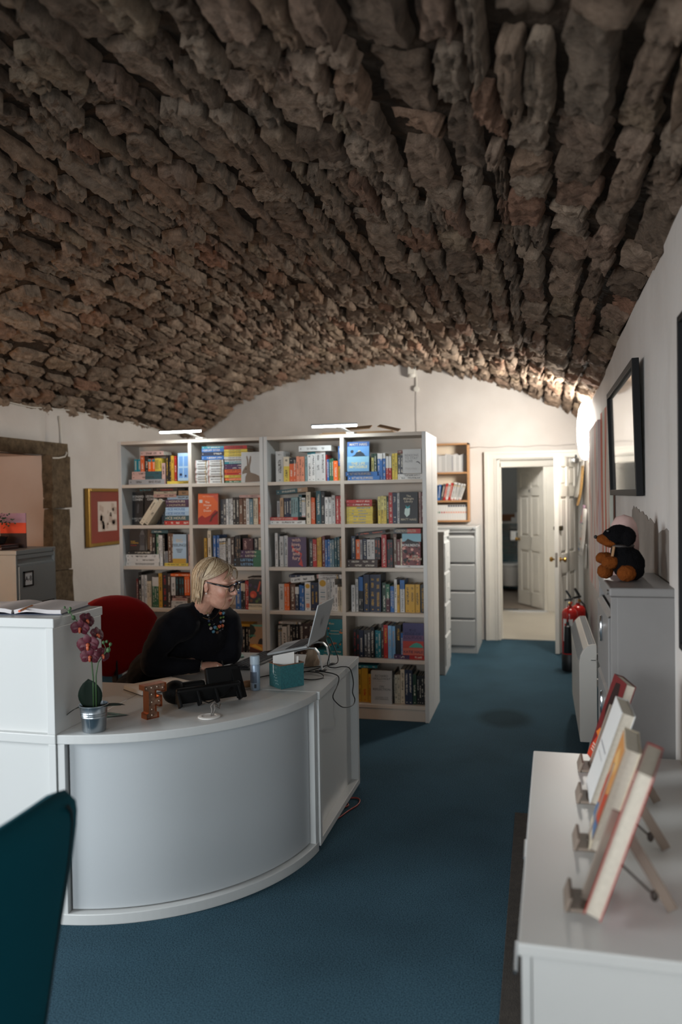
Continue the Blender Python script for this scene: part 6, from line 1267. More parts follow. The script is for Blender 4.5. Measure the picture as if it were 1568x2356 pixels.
t = thing('wooden_brush', 'small light wooden brush lying behind the phone', 'brush', (-1.335, 3.43, TOP), R_(40)); MB().lathe([(0.0, -0.07), (0.008, -0.068), (0.01, -0.02), (0.017, 0.02), (0.016, 0.055), (0.0, 0.062)], (0, 0, 0.0175), 14, (1, 0, 0)).build('handle', mat('pale_wood', '#b58a64', 0.5), t, smooth=True)
t = thing('paper_bag', 'crumpled beige paper bag under the laptop stand', 'bag', (-1.16, 3.98, TOP)); b = MB(); P = []
for i in range(13):
    a_ = 2*math.pi*i/12; row = []
    for j in range(6): v = j/5; r_ = 0.05*(1-0.45*v)*(1+0.22*noise.noise(Vector((math.cos(a_)*2, math.sin(a_)*2, v*3)))); row.append((r_*math.cos(a_)*0.8, r_*math.sin(a_), 0.085*v))
    P.append(row)
P[-1] = P[0]
b.sheet(P, 0.001).build('bag', mat('beige_paper', '#a08a74', 0.85), t)
# leads
t = thing('black_lead', 'black cable looping over the end of the desk from the laptop', 'cable', (-1.0, 3.9, TOP)); Q = lambda x, y, z: (x+1.0, y-3.9, z-TOP)
MB().tube(smooth_pts([Q(-1.09, 4.0, .85), Q(-1.055, 3.95, .80), Q(-1.06, 3.92, .735), Q(-1.02, 3.90, .727), Q(-0.985, 3.93, .728), Q(-0.955, 3.97, .71), Q(-0.95, 4.02, .63), Q(-0.95, 4.0, .58), Q(-0.95, 4.05, .53), Q(-0.95, 3.99, .515), Q(-0.95, 3.80, .555), Q(-0.95, 3.66, .615), Q(-0.95, 3.60, .66), Q(-0.95, 3.69, .69), Q(-0.956, 3.74, .717), Q(-0.985, 3.76, .728), Q(-1.04, 3.80, .726), Q(-1.10, 3.83, .724)]), 0.0028, 8).build('loop', BLACK, t, smooth=True)
MB().tube(smooth_pts([Q(-1.06, 3.92, .735), Q(-1.11, 3.85, .726), Q(-1.16, 3.75, .724), Q(-1.13, 3.66, .724), Q(-1.06, 3.64, .724), Q(-1.02, 3.70, .724), Q(-1.08, 3.78, .728), Q(-1.2, 3.78, .724), Q(-1.32, 3.66, .724), Q(-1.36, 3.52, .724)]), 0.0026, 8).build('coil', BLACK, t, smooth=True)
MB().tube(smooth_pts([Q(-1.09, 4.08, .85), Q(-1.06, 4.06, .8), Q(-1.03, 4.02, .74), Q(-1.05, 3.97, .726), Q(-1.14, 3.9, .726), Q(-1.2, 3.86, .726)]), 0.0026, 8).build('charger_lead', BLACK, t, smooth=True)
tag(MB().tube(smooth_pts([(-1.03, 3.74, .006), (-0.985, 3.78, .006), (-0.955, 3.88, .006), (-0.925, 3.97, .006), (-0.93, 4.04, .006), (-0.965, 4.06, .006), (-1.0, 4.02, .006), (-0.97, 3.95, .007), (-1.01, 3.9, .006), (-1.05, 3.88, .006)]), 0.004, 8).build('red_cable', mat('red_lead', '#8a2a1e', 0.5), smooth=True), 'thin red cable curling on the carpet under the desk end', 'cable')

# open register and pen on the raised counter
t = thing('open_register', 'open ruled register book lying on the raised counter', 'book', (-2.0, 2.80, 1.159), R_(8))
for s_ in (-1, 1):
    P = [[(s_*(0.004+0.19*u), -0.125+0.25*v, 0.016+0.012*math.sin(math.pi*min(1, u*1.3))*(1-u)+0.002) for v in (0, .5, 1)] for u in np.linspace(0, 1, 8)]
    if s_ < 0: P = P[::-1]
    MB().sheet(P, 0.015).build('pages', mat('ruled_page', '#c9c5c6', 0.8, vary=(60, 0.06)), t, smooth='auto')
MB().box(-0.2, 0.2, -0.13, 0.13, 0, 0.003).build('cover', flat('navy'), t)
t = thing('pen', 'orange ballpoint pen lying on the open register', 'pen', (-1.935, 2.70, 1.183)); pd = Vector((-0.25, 0.97, 0.02)).normalized()
MB().tube([-pd*0.07, pd*0.05], 0.0045, 10).build('barrel', mat('amber_plastic', '#c9741c', 0.25), t, smooth='auto'); MB().tube([pd*0.05, pd*0.062], [0.0042, 0.001], 10).build('tip', CHROME, t); MB().tube([-pd*0.078, -pd*0.07], 0.0046, 10).build('cap', flat('orange'), t)
# ---------------------------------------------------------------- books on easels, on the sideboard
def easel(label, x, y, z, th, L):
    t = thing('book_easel', label, 'easel', (x, y, z), 0, 'small wooden easels on the sideboard'); s_, c_ = math.sin(th), math.cos(th)
    MB().bar((0.034, 0, 0.004), (0.034+s_*L, 0, 0.004+c_*L), 0.05, 0.008, (0, 1, 0)).build('upright', WOODGREY, t, bevel=0.002)
    b = MB(); b.box(-0.012, 0.034, -0.045, 0.045, 0.0, 0.008); b.obox((-0.014, 0, 0.014), (1, 0, -0.35), (0, 1, 0), (0.35, 0, 1), 0.004, 0.045, 0.016); b.build('ledge', WOODGREY, t, bevel=0.002)
    MB().bar((0.034+s_*L*0.9, 0, 0.004+c_*L*0.9), (0.19, 0, 0.004), 0.022, 0.008, (0, 1, 0)).build('rear_leg', WOODGREY, t, bevel=0.002)
    MB().tube([(0.034+s_*L*0.55, 0, 0.004+c_*L*0.55), (0.155, 0.0, 0.03)], 0.0025, 8).build('stay', mat('dark_stay', '#3a302a', 0.5), t); MB().ell((0.155, 0, 0.03), 0.008, 0.008, 0.012, 10, 8).build('knob', mat('dark_stay', '#3a302a', 0.5), t, smooth=True)
def display_book(label, colr, x, y0, wd, H, t_, th, fn, yaw_=0.0, ink=None):
    M = Matrix.Translation((x, y0+wd, 0.762+t_*math.sin(th)*0.5))@Matrix.Rotation(yaw_, 4, 'Z')@Matrix.Rotation(th, 4, 'Y')@Matrix.Rotation(math.pi, 4, 'Z')
    o = book(label, colr, t_, wd, H, M, ink=ink, group='books shown on the sideboard easels', marks=False); fn(Cover(o, t_, wd, H)); return o
def d_red(c):
    c.poly([(.3, .93), (.62, .95), (.75, .75), (.7, .5), (.8, .3), (.35, .28), (.3, .5), (.2, .6), (.25, .8)], '#220c0d'); c.poly([(0, .1), (.3, .3), (.6, .26), (1, .33), (1, 0), (0, 0)], '#c2391c', 1); c.poly([(.1, .3), (.3, .38), (.7, .3), (.5, .25)], '#d6752a', 2)
    for k in range(3): c.rect(.15, .9, .16-.035*k, .178-.035*k, '#d9b9a8', 3)
def d_white(c): c.rect(.1, .9, .5, .52, 'grey'); c.rect(.2, .8, .4, .42, 'lightgrey')
def d_orange(c):
    c.rect(.03, 1, .1, .98, '#c98a4c'); c.poly([(.03, .5), (.3, .62), (.6, .45), (1, .55), (1, .25), (.5, .2), (.03, .3)], '#b8401f', 2); c.poly([(.03, .1), (1, .1), (1, .25), (.6, .2), (.3, .27), (.03, .22)], '#4d6e96', 3); c.poly([(.2, .75), (.5, .9), (.9, .8), (.7, .65)], '#dcae6e', 2)
def d_black(c): c.rect(0, 1, 0, .3, '#16211f', 1); c.rect(0, 1, .3, .42, '#b9b4ad', 2); c.rect(.0, 1, .42, .5, '#c24a24', 2)
TH = R_(18.5)
for (lab, x, yc) in (('wooden easel under the red book furthest along the sideboard', 0.128, 2.545), ('wooden easel under the white book on the sideboard', 0.112, 2.29), ('wooden easel under the orange painted book on the sideboard', 0.092, 1.99), ('wooden easel under the red and black book nearest the camera', 0.063, 1.70)):
    easel(lab, x, yc, 0.751, TH, 0.2)
display_book('dark red book with a dark figure, furthest easel on the sideboard', 'darkred', 0.153, 2.475, 0.145, 0.27, 0.03, TH, d_red, R_(9))
display_book('white thick book on the second easel from the far end', 'white', 0.138, 2.20, 0.165, 0.262, 0.036, TH, d_white)
display_book('orange painted thick book on the third easel of the sideboard', 'cream', 0.134, 1.90, 0.175, 0.258, 0.036, TH, d_orange, R_(-5))
display_book('red and black hardback on the easel nearest the camera', 'red', 0.134, 1.605, 0.19, 0.315, 0.034, TH, d_black, R_(-13))
# ---------------------------------------------------------------- office chairs
def office_chair(label, loc, rz, fabric, seat_h=0.46, back_top=0.985, arched=False):
    """back pad stands in the local y-z plane at x = 0, seat runs towards +x"""
    t = thing('office_chair', label, 'chair', loc, rz)
    prof = [(0.0, 0.0), (0.012, 0.06), (0.05, 0.135), (0.11, 0.182), (0.175, 0.212), (0.26, 0.246), (0.32, 0.275), (0.40, 0.29), (0.435, 0.282), (0.46, 0.25), (0.473, 0.19), (0.478, 0.10), (0.479, 0.0)]
    if not arched: prof = [(0.0, 0.0), (0.012, 0.04), (0.05, 0.085), (0.11, 0.13), (0.175, 0.172), (0.26, 0.228), (0.32, 0.266), (0.37, 0.285), (0.405, 0.286), (0.432, 0.272), (0.452, 0.243), (0.466, 0.195), (0.475, 0.12), (0.479, 0.0)]
    if arched: prof = prof[:7]+[(0.36, 0.255), (0.41, 0.215), (0.445, 0.165), (0.465, 0.11), (0.476, 0.05), (0.479, 0.0)]
    zb = back_top-0.479
    for side, nm in ((1, 'back_cushion'), (-1, 'back_shell')):
        P = []
        for (dz, w_) in prof:
            row = []
            for k in range(17):
                u = -1+2*k/16; y = w_*u; e = 1-abs(u)**3.2; bulge = (0.045 if side > 0 else 0.045)*max(0.0, e)**0.36*(max(0.0, min(1.0, dz/0.05))**0.5)*(max(0.0, min(1.0, (0.479-dz)/0.05))**0.5)
                cv = 0.10*(y/0.29)**2*0.5-0.06*((dz-0.2)/0.3)**2*0.3
                row.append((cv+side*bulge, y, zb+dz))
            P.append(row)
        if side < 0: P = [list(reversed(r)) for r in P]
        b = MB(); b.grid([list(reversed(r)) for r in P]); b.build(nm, fabric, t, smooth=True)
    pts = []
    for (dz, w_) in prof[2:-3]: pts.append((-0.0405+0.05*(w_*0.66/0.29)**2-0.018*((dz-0.2)/0.3)**2, w_*0.66, zb+dz))
    MB().tube(pts, 0.0035, 6).build('piping', mat('dark_piping', '#061417', 0.8), t, smooth=True); MB().tube([(x, -y, z) for x, y, z in pts], 0.0035, 6).build('piping', mat('dark_piping', '#061417', 0.8), t, smooth=True)
    b = MB(); P = []
    for i in range(13):
        a = i/12; row = []
        for j in range(13):
            v = -1+2*j/12; u = -1+2*a; k = 1/max(1e-6, (abs(u)**4+abs(v)**4)**.25)*max(abs(u), abs(v)) if (u or v) else 1; row.append((0.27+0.23*u*k, 0.24*v*k, seat_h+0.03*(1-max(abs(u), abs(v))**4)))
        P.append(row)
    b.sheet(P, 0.06).build('seat', fabric, t, smooth=True)
    MB().bar((0.1, 0, seat_h-0.06), (0.03, 0, seat_h-0.03), 0.06, 0.012).bar((0.03, 0, seat_h-0.04), (0.012, 0, zb+0.12), 0.06, 0.012, (0, 1, 0)).build('back_bracket', BLACK, t, bevel=0.004)
    MB().tube([(0.27, 0, 0.1), (0.27, 0, seat_h-0.05)], 0.025, 12).build('gas_column', BLACK, t)
    for k in range(5):
        a = 2*math.pi*k/5+0.3; MB().bar((0.27, 0, 0.1), (0.27+0.28*math.cos(a), 0.28*math.sin(a), 0.07), 0.045, 0.025).build('base_arm', BLACK, t, bevel=0.006)
        MB().lathe([(0.025, -0.02), (0.028, 0), (0.025, 0.02)], (0.27+0.28*math.cos(a), 0.28*math.sin(a), 0.0285), 14, (-math.sin(a), math.cos(a), 0)).build('castor', BLACK, t, smooth='auto')
    return t
TEALF = mat('teal_wool', '#084855', 0.9, bump=(350, 0.4, 0.003), spec=0.1); REDF = mat('red_wool', '#9a0f0c', 0.85, bump=(350, 0.4, 0.003), sheen=0.15, spec=0.2)
office_chair('teal upholstered office chair at the near left edge of the picture', (-1.005, 1.31, 0), R_(180), TEALF)
office_chair('red upholstered office chair behind the woman at the desk', (-2.44, 4.20, 0), R_(-32), REDF, 0.43, 1.035, True)

# ---------------------------------------------------------------- the woman at the desk
HC_ = Vector((-1.558, 3.668, 1.172)); HR = Matrix.Rotation(R_(-6), 3, 'Z')@Matrix.Rotation(R_(11), 3, 'Y')@Matrix.Rotation(R_(2), 3, 'X')   # head: local +x is the way the face looks
PB = Vector((-2.0, 3.85, 0.0))
woman = thing('person', 'woman in a black jumper and glasses leaning over the reception desk', 'person', PB)
hl = lambda p: HC_+HR@Vector(p)-PB             # head-local to person-local
wl = lambda p: Vector(p)-PB                    # world to person-local
# --- head as an implicit surface sampled along rays from its centre
def _el(P, c, r): q = (P-np.array(c))/np.array(r); return (np.linalg.norm(q, axis=-1)-1)*min(r)
def _cap(P, a, b_, r0, r1):
    a = np.array(a); b_ = np.array(b_); ab = b_-a; h = np.clip(((P-a)@ab)/(ab@ab), 0, 1)[..., None]
    return np.linalg.norm(P-(a+h*ab), axis=-1)-(r0+(r1-r0)*h[..., 0])
def _sm(a, c, k): h = np.clip(0.5+0.5*(c-a)/k, 0, 1); return c*(1-h)+a*h-k*h*(1-h)
def _sub(a, c, k): h = np.clip(0.5-0.5*(a+c)/k, 0, 1); return a*(1-h)-c*h+k*h*(1-h)
def head_sdf(P):
    d = _el(P, (-0.014, 0, 0.028), (0.094, 0.073, 0.086))
    d = _sm(d, _el(P, (0.032, 0, -0.03), (0.058, 0.057, 0.082)), 0.03)
    d = _sm(d, _el(P, (0.035, 0, -0.072), (0.046, 0.045, 0.036)), 0.022)
    d = _sm(d, _el(P, (0.066, 0, -0.096), (0.019, 0.020, 0.015)), 0.02)
    for s in (-1, 1):
        d = _sm(d, _el(P, (0.062, s*0.033, -0.024), (0.024, 0.024, 0.022)), 0.018)
        d = _sm(d, _el(P, (0.079, s*0.026, 0.030), (0.014, 0.024, 0.009)), 0.014)
        d = _sub(d, _el(P, (0.101, s*0.031, 0.008), (0.020, 0.019, 0.012)), 0.012)
        d = _sm(d, _el(P, (0.079, s*0.031, 0.007), (0.0125, 0.0145, 0.010)), 0.004)
        d = _sub(d, _el(P, (0.098, s*0.040, -0.056), (0.006, 0.003, 0.018)), 0.010)
    d = _sm(d, _cap(P, (0.086, 0, 0.022), (0.112, 0, -0.021), 0.0075, 0.0118), 0.011)
    for s in (-1, 1): d = _sm(d, _el(P, (0.099, s*0.0105, -0.026), (0.009, 0.0075, 0.0075)), 0.006)
    d = _sm(d, _el(P, (0.0865, 0, -0.0545), (0.0085, 0.022, 0.0046)), 0.006)
    d = _sm(d, _el(P, (0.0855, 0, -0.0640), (0.0085, 0.020, 0.0050)), 0.005)
    d = _sub(d, _el(P, (0.0960, 0, -0.0594), (0.005, 0.023, 0.0012)), 0.002)
    return d
def star_mesh(sdf, c, nu=150, nv=110):
    th = np.linspace(0, 2*np.pi, nu, endpoint=False); ph = np.linspace(0.02, np.pi-0.02, nv)
    TH, PH_ = np.meshgrid(th, ph); D = np.stack([np.sin(PH_)*np.cos(TH), np.sin(PH_)*np.sin(TH), np.cos(PH_)], -1); c = np.array(c)
    lo = np.full(TH.shape, 0.02); hi = np.full(TH.shape, 0.2)
    # march outwards to the last crossing, then bisect
    ts = np.linspace(0.02, 0.17, 90); last = np.full(TH.shape, 0.02)
    for t_ in ts: last = np.where(sdf(c+D*t_) < 0, t_, last)
    lo = last; hi = last+0.0018
    for _ in range(12): mid = (lo+hi)/2; ins = sdf(c+D*mid[..., None]) < 0; lo = np.where(ins, mid, lo); hi = np.where(ins, hi, mid)
    P = c+D*((lo+hi)/2)[..., None]; V = [tuple(p) for p in P.reshape(-1, 3)]; F_ = []
    for i in range(nv-1):
        for j in range(nu): j2 = (j+1) % nu; F_.append((i*nu+j, (i+1)*nu+j, (i+1)*nu+j2, i*nu+j2))
    F_.append(tuple(range(nu-1, -1, -1))[::-1]); F_.append(tuple((nv-1)*nu+j for j in range(nu))[::-1])
    return V, F_
V, F_ = star_mesh(head_sdf, (0.012, 0, -0.005))
body = MB(); body.add([HR@Vector(v)+HC_-PB for v in V], F_)
def limb(mb, pts, n=14):
    """tapered limb through (x, y, z, r) joints, rounded at both ends"""
    P = [wl(p[:3]) for p in pts]; Rr = [p[3] for p in pts]; Q = []; RR = []
    for i in range(len(P)-1):
        for k in range(4): u = k/4; Q.append(P[i].lerp(P[i+1], u)); RR.append(Rr[i]*(1-u)+Rr[i+1]*u)
    Q.append(P[-1]); RR.append(Rr[-1]); mb.tube(Q, RR, n)
    for i in (0, -1): mb.ell(P[i], Rr[i], Rr[i], Rr[i], n, 8)
    for i in range(1, len(P)-1): mb.ell(P[i], Rr[i], Rr[i], Rr[i], n, 8)
for s in (-1, 1):       # ears
    M3 = HR@Matrix.Rotation(R_(s*18), 3, 'Z')
    body.ell(hl((-0.012, s*0.072, -0.005)), 0.016, 0.007, 0.029, 14, 10, M3); body.ell(hl((-0.016, s*0.078, 0.006)), 0.017, 0.004, 0.02, 12, 8, M3)
limb(body, [(-1.59, 3.668, 1.115, 0.052), (-1.635, 3.69, 1.06, 0.050), (-1.69, 3.72, 1.0, 0.062)])
limb(body, [(-1.70, 3.73, 0.97, 0.085), (-1.86, 3.83, 0.80, 0.10), (-2.12, 3.97, 0.54, 0.12)])
limb(body, [(-1.70, 3.73, 0.97, 0.07), (-1.76, 3.575, 0.955, 0.045), (-1.845, 3.535, 0.785, 0.036), (-1.70, 3.635, 0.755, 0.028), (-1.655, 3.663, 0.760, 0.024)])
limb(body, [(-1.70, 3.73, 0.97, 0.07), (-1.595, 3.88, 0.965, 0.045), (-1.55, 3.86, 0.79, 0.036), (-1.66, 3.76, 0.775, 0.026), (-1.695, 3.715, 0.775, 0.023)])
# thighs, shins and feet (under the desk)
for s, ky in ((-1, 3.62), (1, 3.86)):
    limb(body, [(-2.12, 3.97+s*0.09, 0.53, 0.085), (-1.74, ky, 0.50, 0.058), (-1.80, ky, 0.10, 0.035)]); limb(body, [(-1.80, ky, 0.07, 0.034), (-1.66, ky-0.01, 0.035, 0.028)])
# right hand: palm down, fingers bent over the pencil
def hand(mb, wr, d, up, side, curl, thumb_out, sc_=1.0):
    """wr wrist, d towards the fingers, up back of the hand, side towards the thumb"""
    wr = Vector(wr)-PB; d = Vector(d).normalized(); up = Vector(up); up = (up-d*up.dot(d)).normalized(); sd = Vector(side); sd = (sd-d*sd.dot(d)-up*sd.dot(up)).normalized()
    B3 = Matrix((d, sd, up)).transposed()
    mb.ell(wr+d*0.040, 0.050*sc_, 0.039*sc_, 0.0165*sc_, 16, 10, B3); mb.ell(wr+d*0.012, 0.028, 0.027, 0.018, 14, 8, B3); mb.ell(wr+d*0.028+sd*0.026-up*0.004, 0.028, 0.016, 0.014, 12, 8, B3)
    for k, (off, L) in enumerate(((0.029, 0.068), (0.0098, 0.075), (-0.0098, 0.069), (-0.028, 0.054))):
        p = wr+d*(0.078-0.004*abs(k-1))+sd*off; ang_ = 0.0; P = [p-d*0.02, p]; seg = (0.44, 0.31, 0.25)
        for q, c in zip(seg, curl[k]):
            ang_ += c; v = d*math.cos(ang_)-up*math.sin(ang_)+sd*off*1.2; p = p+v.normalized()*L*q; P.append(p)
        mb.tube(P, [0.0095, 0.0092, 0.0082, 0.0074, 0.0058], 10)
        for q, r_ in zip(P[1:], (0.0094, 0.0086, 0.0077, 0.0060)): mb.ell(q, r_, r_, r_, 10, 6)
    p0 = wr+d*0.02+sd*0.03-up*0.004; p1 = p0+(d*0.75+sd*thumb_out-up*0.25).normalized()*0.036; p2 = p1+(d*0.95+sd*thumb_out*0.2-up*0.3).normalized()*0.028
    mb.tube([p0, p1, p2], [0.0125, 0.0105, 0.0072], 10); mb.ell(p1, 0.0105, 0.0105, 0.0105, 10, 6); mb.ell(p2, 0.0073, 0.0073, 0.0073, 10, 6)
hand(body, (-1.648, 3.666, 0.762), (0.95, 0.27, -0.02), (0.05, -0.25, 1), (-0.27, 0.95, 0.2), ((0.5, 0.55, 0.35), (0.5, 0.6, 0.4), (0.5, 0.6, 0.4), (0.45, 0.6, 0.4)), 0.5)
hand(body, (-1.70, 3.71, 0.775), (-0.5, -0.80, 0.08), (0.0, -0.1, 1), (0.8, -0.5, 0.1), ((0.35, 0.4, 0.3), (0.35, 0.4, 0.3), (0.4, 0.4, 0.3), (0.4, 0.45, 0.3)), 0.4, 0.95)
def skin_mat():
    m = bpy.data.materials.new('skin'); m.use_nodes = True; N = m.node_tree.nodes; L = m.node_tree.links; b = N['Principled BSDF']
    tc = N.new('ShaderNodeTexCoord')
    def blob(c, r, inner, outer):
        mp = N.new('ShaderNodeMapping'); mp.vector_type = 'TEXTURE'; mp.inputs['Location'].default_value = tuple(hl(c)); mp.inputs['Rotation'].default_value = HR.to_euler(); mp.inputs['Scale'].default_value = r
        L.new(tc.outputs['Object'], mp.inputs['Vector']); vl = N.new('ShaderNodeVectorMath'); vl.operation = 'LENGTH'; L.new(mp.outputs[0], vl.inputs[0])
        mr = N.new('ShaderNodeMapRange'); mr.inputs['From Min'].default_value = inner; mr.inputs['From Max'].default_value = outer; mr.inputs['To Min'].default_value = 1; mr.inputs['To Max'].default_value = 0; L.new(vl.outputs['Value'], mr.inputs['Value']); return mr.outputs[0]
    n = N.new('ShaderNodeTexNoise'); n.inputs['Scale'].default_value = 40; n.inputs['Detail'].default_value = 5; L.new(tc.outputs['Object'], n.inputs['Vector'])
    r = N.new('ShaderNodeValToRGB'); r.color_ramp.elements[0].position = 0.3; r.color_ramp.elements[1].position = 0.7; r.color_ramp.elements[0].color = (*lin('#bd8a76'), 1); r.color_ramp.elements[1].color = (*lin('#cfa08b'), 1); L.new(n.outputs['Fac'], r.inputs['Fac'])
    cur = r.outputs['Color']
    for c, rad, colr, a, i0, o0 in (((0.07, -0.045, -0.03), (0.03, 0.03, 0.025), '#c47f6c', 0.7, 0.1, 1.0), ((0.07, 0.045, -0.03), (0.03, 0.03, 0.025), '#c47f6c', 0.7, 0.1, 1.0), ((0.105, 0, -0.02), (0.014, 0.014, 0.014), '#c07a66', 0.6, 0.2, 1.0), ((0.093, 0, -0.0592), (0.013, 0.024, 0.0095), '#a8564e', 0.8, 0.7, 1.0)):
        mx = N.new('ShaderNodeMixRGB'); f = blob(c, rad, i0, o0); ml = N.new('ShaderNodeMath'); ml.operation = 'MULTIPLY'; L.new(f, ml.inputs[0]); ml.inputs[1].default_value = a; L.new(ml.outputs[0], mx.inputs['Fac']); L.new(cur, mx.inputs['Color1']); mx.inputs['Color2'].default_value = (*lin(colr), 1); cur = mx.outputs[0]
    # eyebrows
    for s in (-1, 1):
        mx = N.new('ShaderNodeMixRGB'); f = blob((0.088, s*0.03, 0.033), (0.02, 0.022, 0.0038), 0.6, 1.0); ml = N.new('ShaderNodeMath'); ml.operation = 'MULTIPLY'; L.new(f, ml.inputs[0]); ml.inputs[1].default_value = 0.7; L.new(ml.outputs[0], mx.inputs['Fac']); L.new(cur, mx.inputs['Color1']); mx.inputs['Color2'].default_value = (*lin('#8a6a50'), 1); cur = mx.outputs[0]
    L.new(cur, b.inputs['Base Color']); b.inputs['Roughness'].default_value = 0.48; b.inputs['Subsurface Weight'].default_value = 0.12; b.inputs['Subsurface Radius'].default_value = (0.02, 0.008, 0.005); b.inputs['Subsurface Scale'].default_value = 0.4
    bp = N.new('ShaderNodeBump'); bp.inputs['Strength'].default_value = 0.12; bp.inputs['Distance'].default_value = 0.004; L.new(n.outputs['Fac'], bp.inputs['Height']); L.new(bp.outputs['Normal'], b.inputs['Normal'])
    return m
SKIN = skin_mat()
bo = body.build('body', SKIN, woman, smooth=True)
md = bo.modifiers.new('skin', 'REMESH'); md.mode = 'VOXEL'; md.voxel_size = 0.0026; md.use_smooth_shade = True
md = bo.modifiers.new('soft', 'SMOOTH'); md.factor = 0.5; md.iterations = 3
# eyes
for s in (-1, 1):
    e = MB().ell(hl((0.0800, s*0.0300, 0.0075)), 0.0105, 0.0105, 0.0105, 14, 10).build('eye', mat('eye_white', '#cfc8c2', 0.2), woman, smooth=True)
    c = hl((0.0905, s*0.0298, 0.006)); MB().ell(c, 0.002, 0.0048, 0.0048, 12, 8, HR).build('iris', mat('iris', '#2f3a40', 0.15), e, smooth=True)
    MB().tube([hl((0.087, s*0.019, 0.0085)), hl((0.0935, s*0.025, 0.0135)), hl((0.0935, s*0.033, 0.0145)), hl((0.086, s*0.0435, 0.0105))], 0.0011, 6).build('lashes', mat('lash', '#2a201c', 0.7), e, smooth=True)
# glasses
FR = mat('black_acetate', '#0e0e10', 0.2, coat=0.5)
g = MB(); LENSC = []
for s in (-1, 1):
    pts = []
    for k in range(28):
        a = 2*math.pi*k/28; cx_, sx_ = math.cos(a), math.sin(a); y = s*0.0315+0.0245*math.copysign(abs(cx_)**0.72, cx_); z = 0.0075+0.0165*math.copysign(abs(sx_)**0.75, sx_); pts.append(hl((0.1085-0.16*max(0, abs(y)-0.012)**1.0*0.55-0.02*abs(z), y, z)))
    g.tube(pts, [0.0026+0.0016*max(0.0, math.sin(2*math.pi*k/28)) for k in range(28)], 8, closed=True); LENSC.append(pts)
g.tube([hl((0.1085, -0.0075, 0.014)), hl((0.111, 0, 0.0165)), hl((0.1085, 0.0075, 0.014))], 0.003, 8)
gl = g.build('glasses_frame', FR, woman, smooth=True)
for s in (-1, 1): MB().tube([hl((0.0985, s*0.0545, 0.016)), hl((0.090, s*0.0655, 0.017)), hl((0.04, s*0.0755, 0.018)), hl((-0.012, s*0.0795, 0.019)), hl((-0.035, s*0.078, -0.008))], [0.0045, 0.0045, 0.004, 0.003, 0.0022], 8).build('glasses_arm', FR, woman, smooth=True)
LENS = mat('spectacle_lens', (0.95, 0.97, 0.97), 0.02, spec=0.5, trans=1.0); LENS.node_tree.nodes['Principled BSDF'].inputs['IOR'].default_value = 1.05
for pts in LENSC:
    c = sum(pts, Vector())/len(pts); MB().add([c]+pts, [(0, i+1, (i+1) % len(pts)+1) for i in range(len(pts))]).build('lens', LENS, woman)
MB().ell(hl((-0.004, -0.078, -0.036)), 0.0048, 0.0048, 0.0048, 12, 8).build('earring', mat('pearl', '#d8d0c6', 0.2, coat=0.6), woman, smooth=True); MB().ell(hl((-0.004, 0.078, -0.036)), 0.0048, 0.0048, 0.0048, 12, 8).build('earring', mat('pearl', '#d8d0c6', 0.2), woman, smooth=True)
# --- hair: a close cap with overlapping locks cut to a bob
def hair_mat():
    m = bpy.data.materials.new('blonde_hair'); m.use_nodes = True; N = m.node_tree.nodes; L = m.node_tree.links; b = N['Principled BSDF']
    g = N.new('ShaderNodeNewGeometry'); tc = N.new('ShaderNodeTexCoord'); r = N.new('ShaderNodeValToRGB'); el = r.color_ramp.elements; el[0].color = (*lin('#6b5640'), 1); el[1].color = (*lin('#cdb99b'), 1); e = el.new(0.5); e.color = (*lin('#a38a6b'), 1)
    n = N.new('ShaderNodeTexNoise'); n.inputs['Scale'].default_value = 260; n.inputs['Detail'].default_value = 2; mp = N.new('ShaderNodeMapping'); mp.inputs['Scale'].default_value = (1, 1, 0.06); L.new(tc.outputs['Object'], mp.inputs['Vector']); L.new(mp.outputs[0], n.inputs['Vector'])
    a = N.new('ShaderNodeMath'); a.operation = 'MULTIPLY_ADD'; L.new(g.outputs['Random Per Island'], a.inputs[0]); a.inputs[1].default_value = 0.9; L.new(n.outputs['Fac'], a.inputs[2]); s = N.new('ShaderNodeMath'); s.operation = 'SUBTRACT'; L.new(a.outputs[0], s.inputs[0]); s.inputs[1].default_value = 0.42; L.new(s.outputs[0], r.inputs['Fac'])
    L.new(r.outputs['Color'], b.inputs['Base Color']); b.inputs['Roughness'].default_value = 0.42; b.inputs['Specular IOR Level'].default_value = 0.4
    bp = N.new('ShaderNodeBump'); bp.inputs['Strength'].default_value = 0.12; bp.inputs['Distance'].default_value = 0.002; L.new(n.outputs['Fac'], bp.inputs['Height']); L.new(bp.outputs['Normal'], b.inputs['Normal'])
    return m
HAIR = hair_mat(); hb = MB(); hr = random.Random(21)
HCN = (-0.016, 0.0, 0.028); HRX, HRY, HRZ = 0.106, 0.085, 0.097
def hpos(az, el, zz, ex=0.0):
    """el in radians above the equator; below it the hair hangs to zz"""
    if el >= 0: return (HCN[0]+(HRX+ex)*math.cos(el)*math.cos(az), HCN[1]+(HRY+ex)*math.cos(el)*math.sin(az), HCN[2]+(HRZ+ex)*math.sin(el))
    k = 1-0.10*min(1, -zz/0.1)*(1 if abs(az) > 2.0 else 0.3)
    return (HCN[0]+(HRX+ex)*k*math.cos(az), HCN[1]+(HRY+ex)*k*math.sin(az), HCN[2]+zz)
def face_edge(az):
    """lowest elevation (radians) or drop (metres, negative) of the cap at azimuth az"""
    a = abs(math.atan2(math.sin(az), math.cos(az)))
    if a < 0.95: return ('e', 0.78)
    if a < 1.45: return ('e', 0.78-(a-0.95)/0.5*0.45)
    if a < 1.78: return ('e', 0.24)
    return ('d', -0.095)
P = []
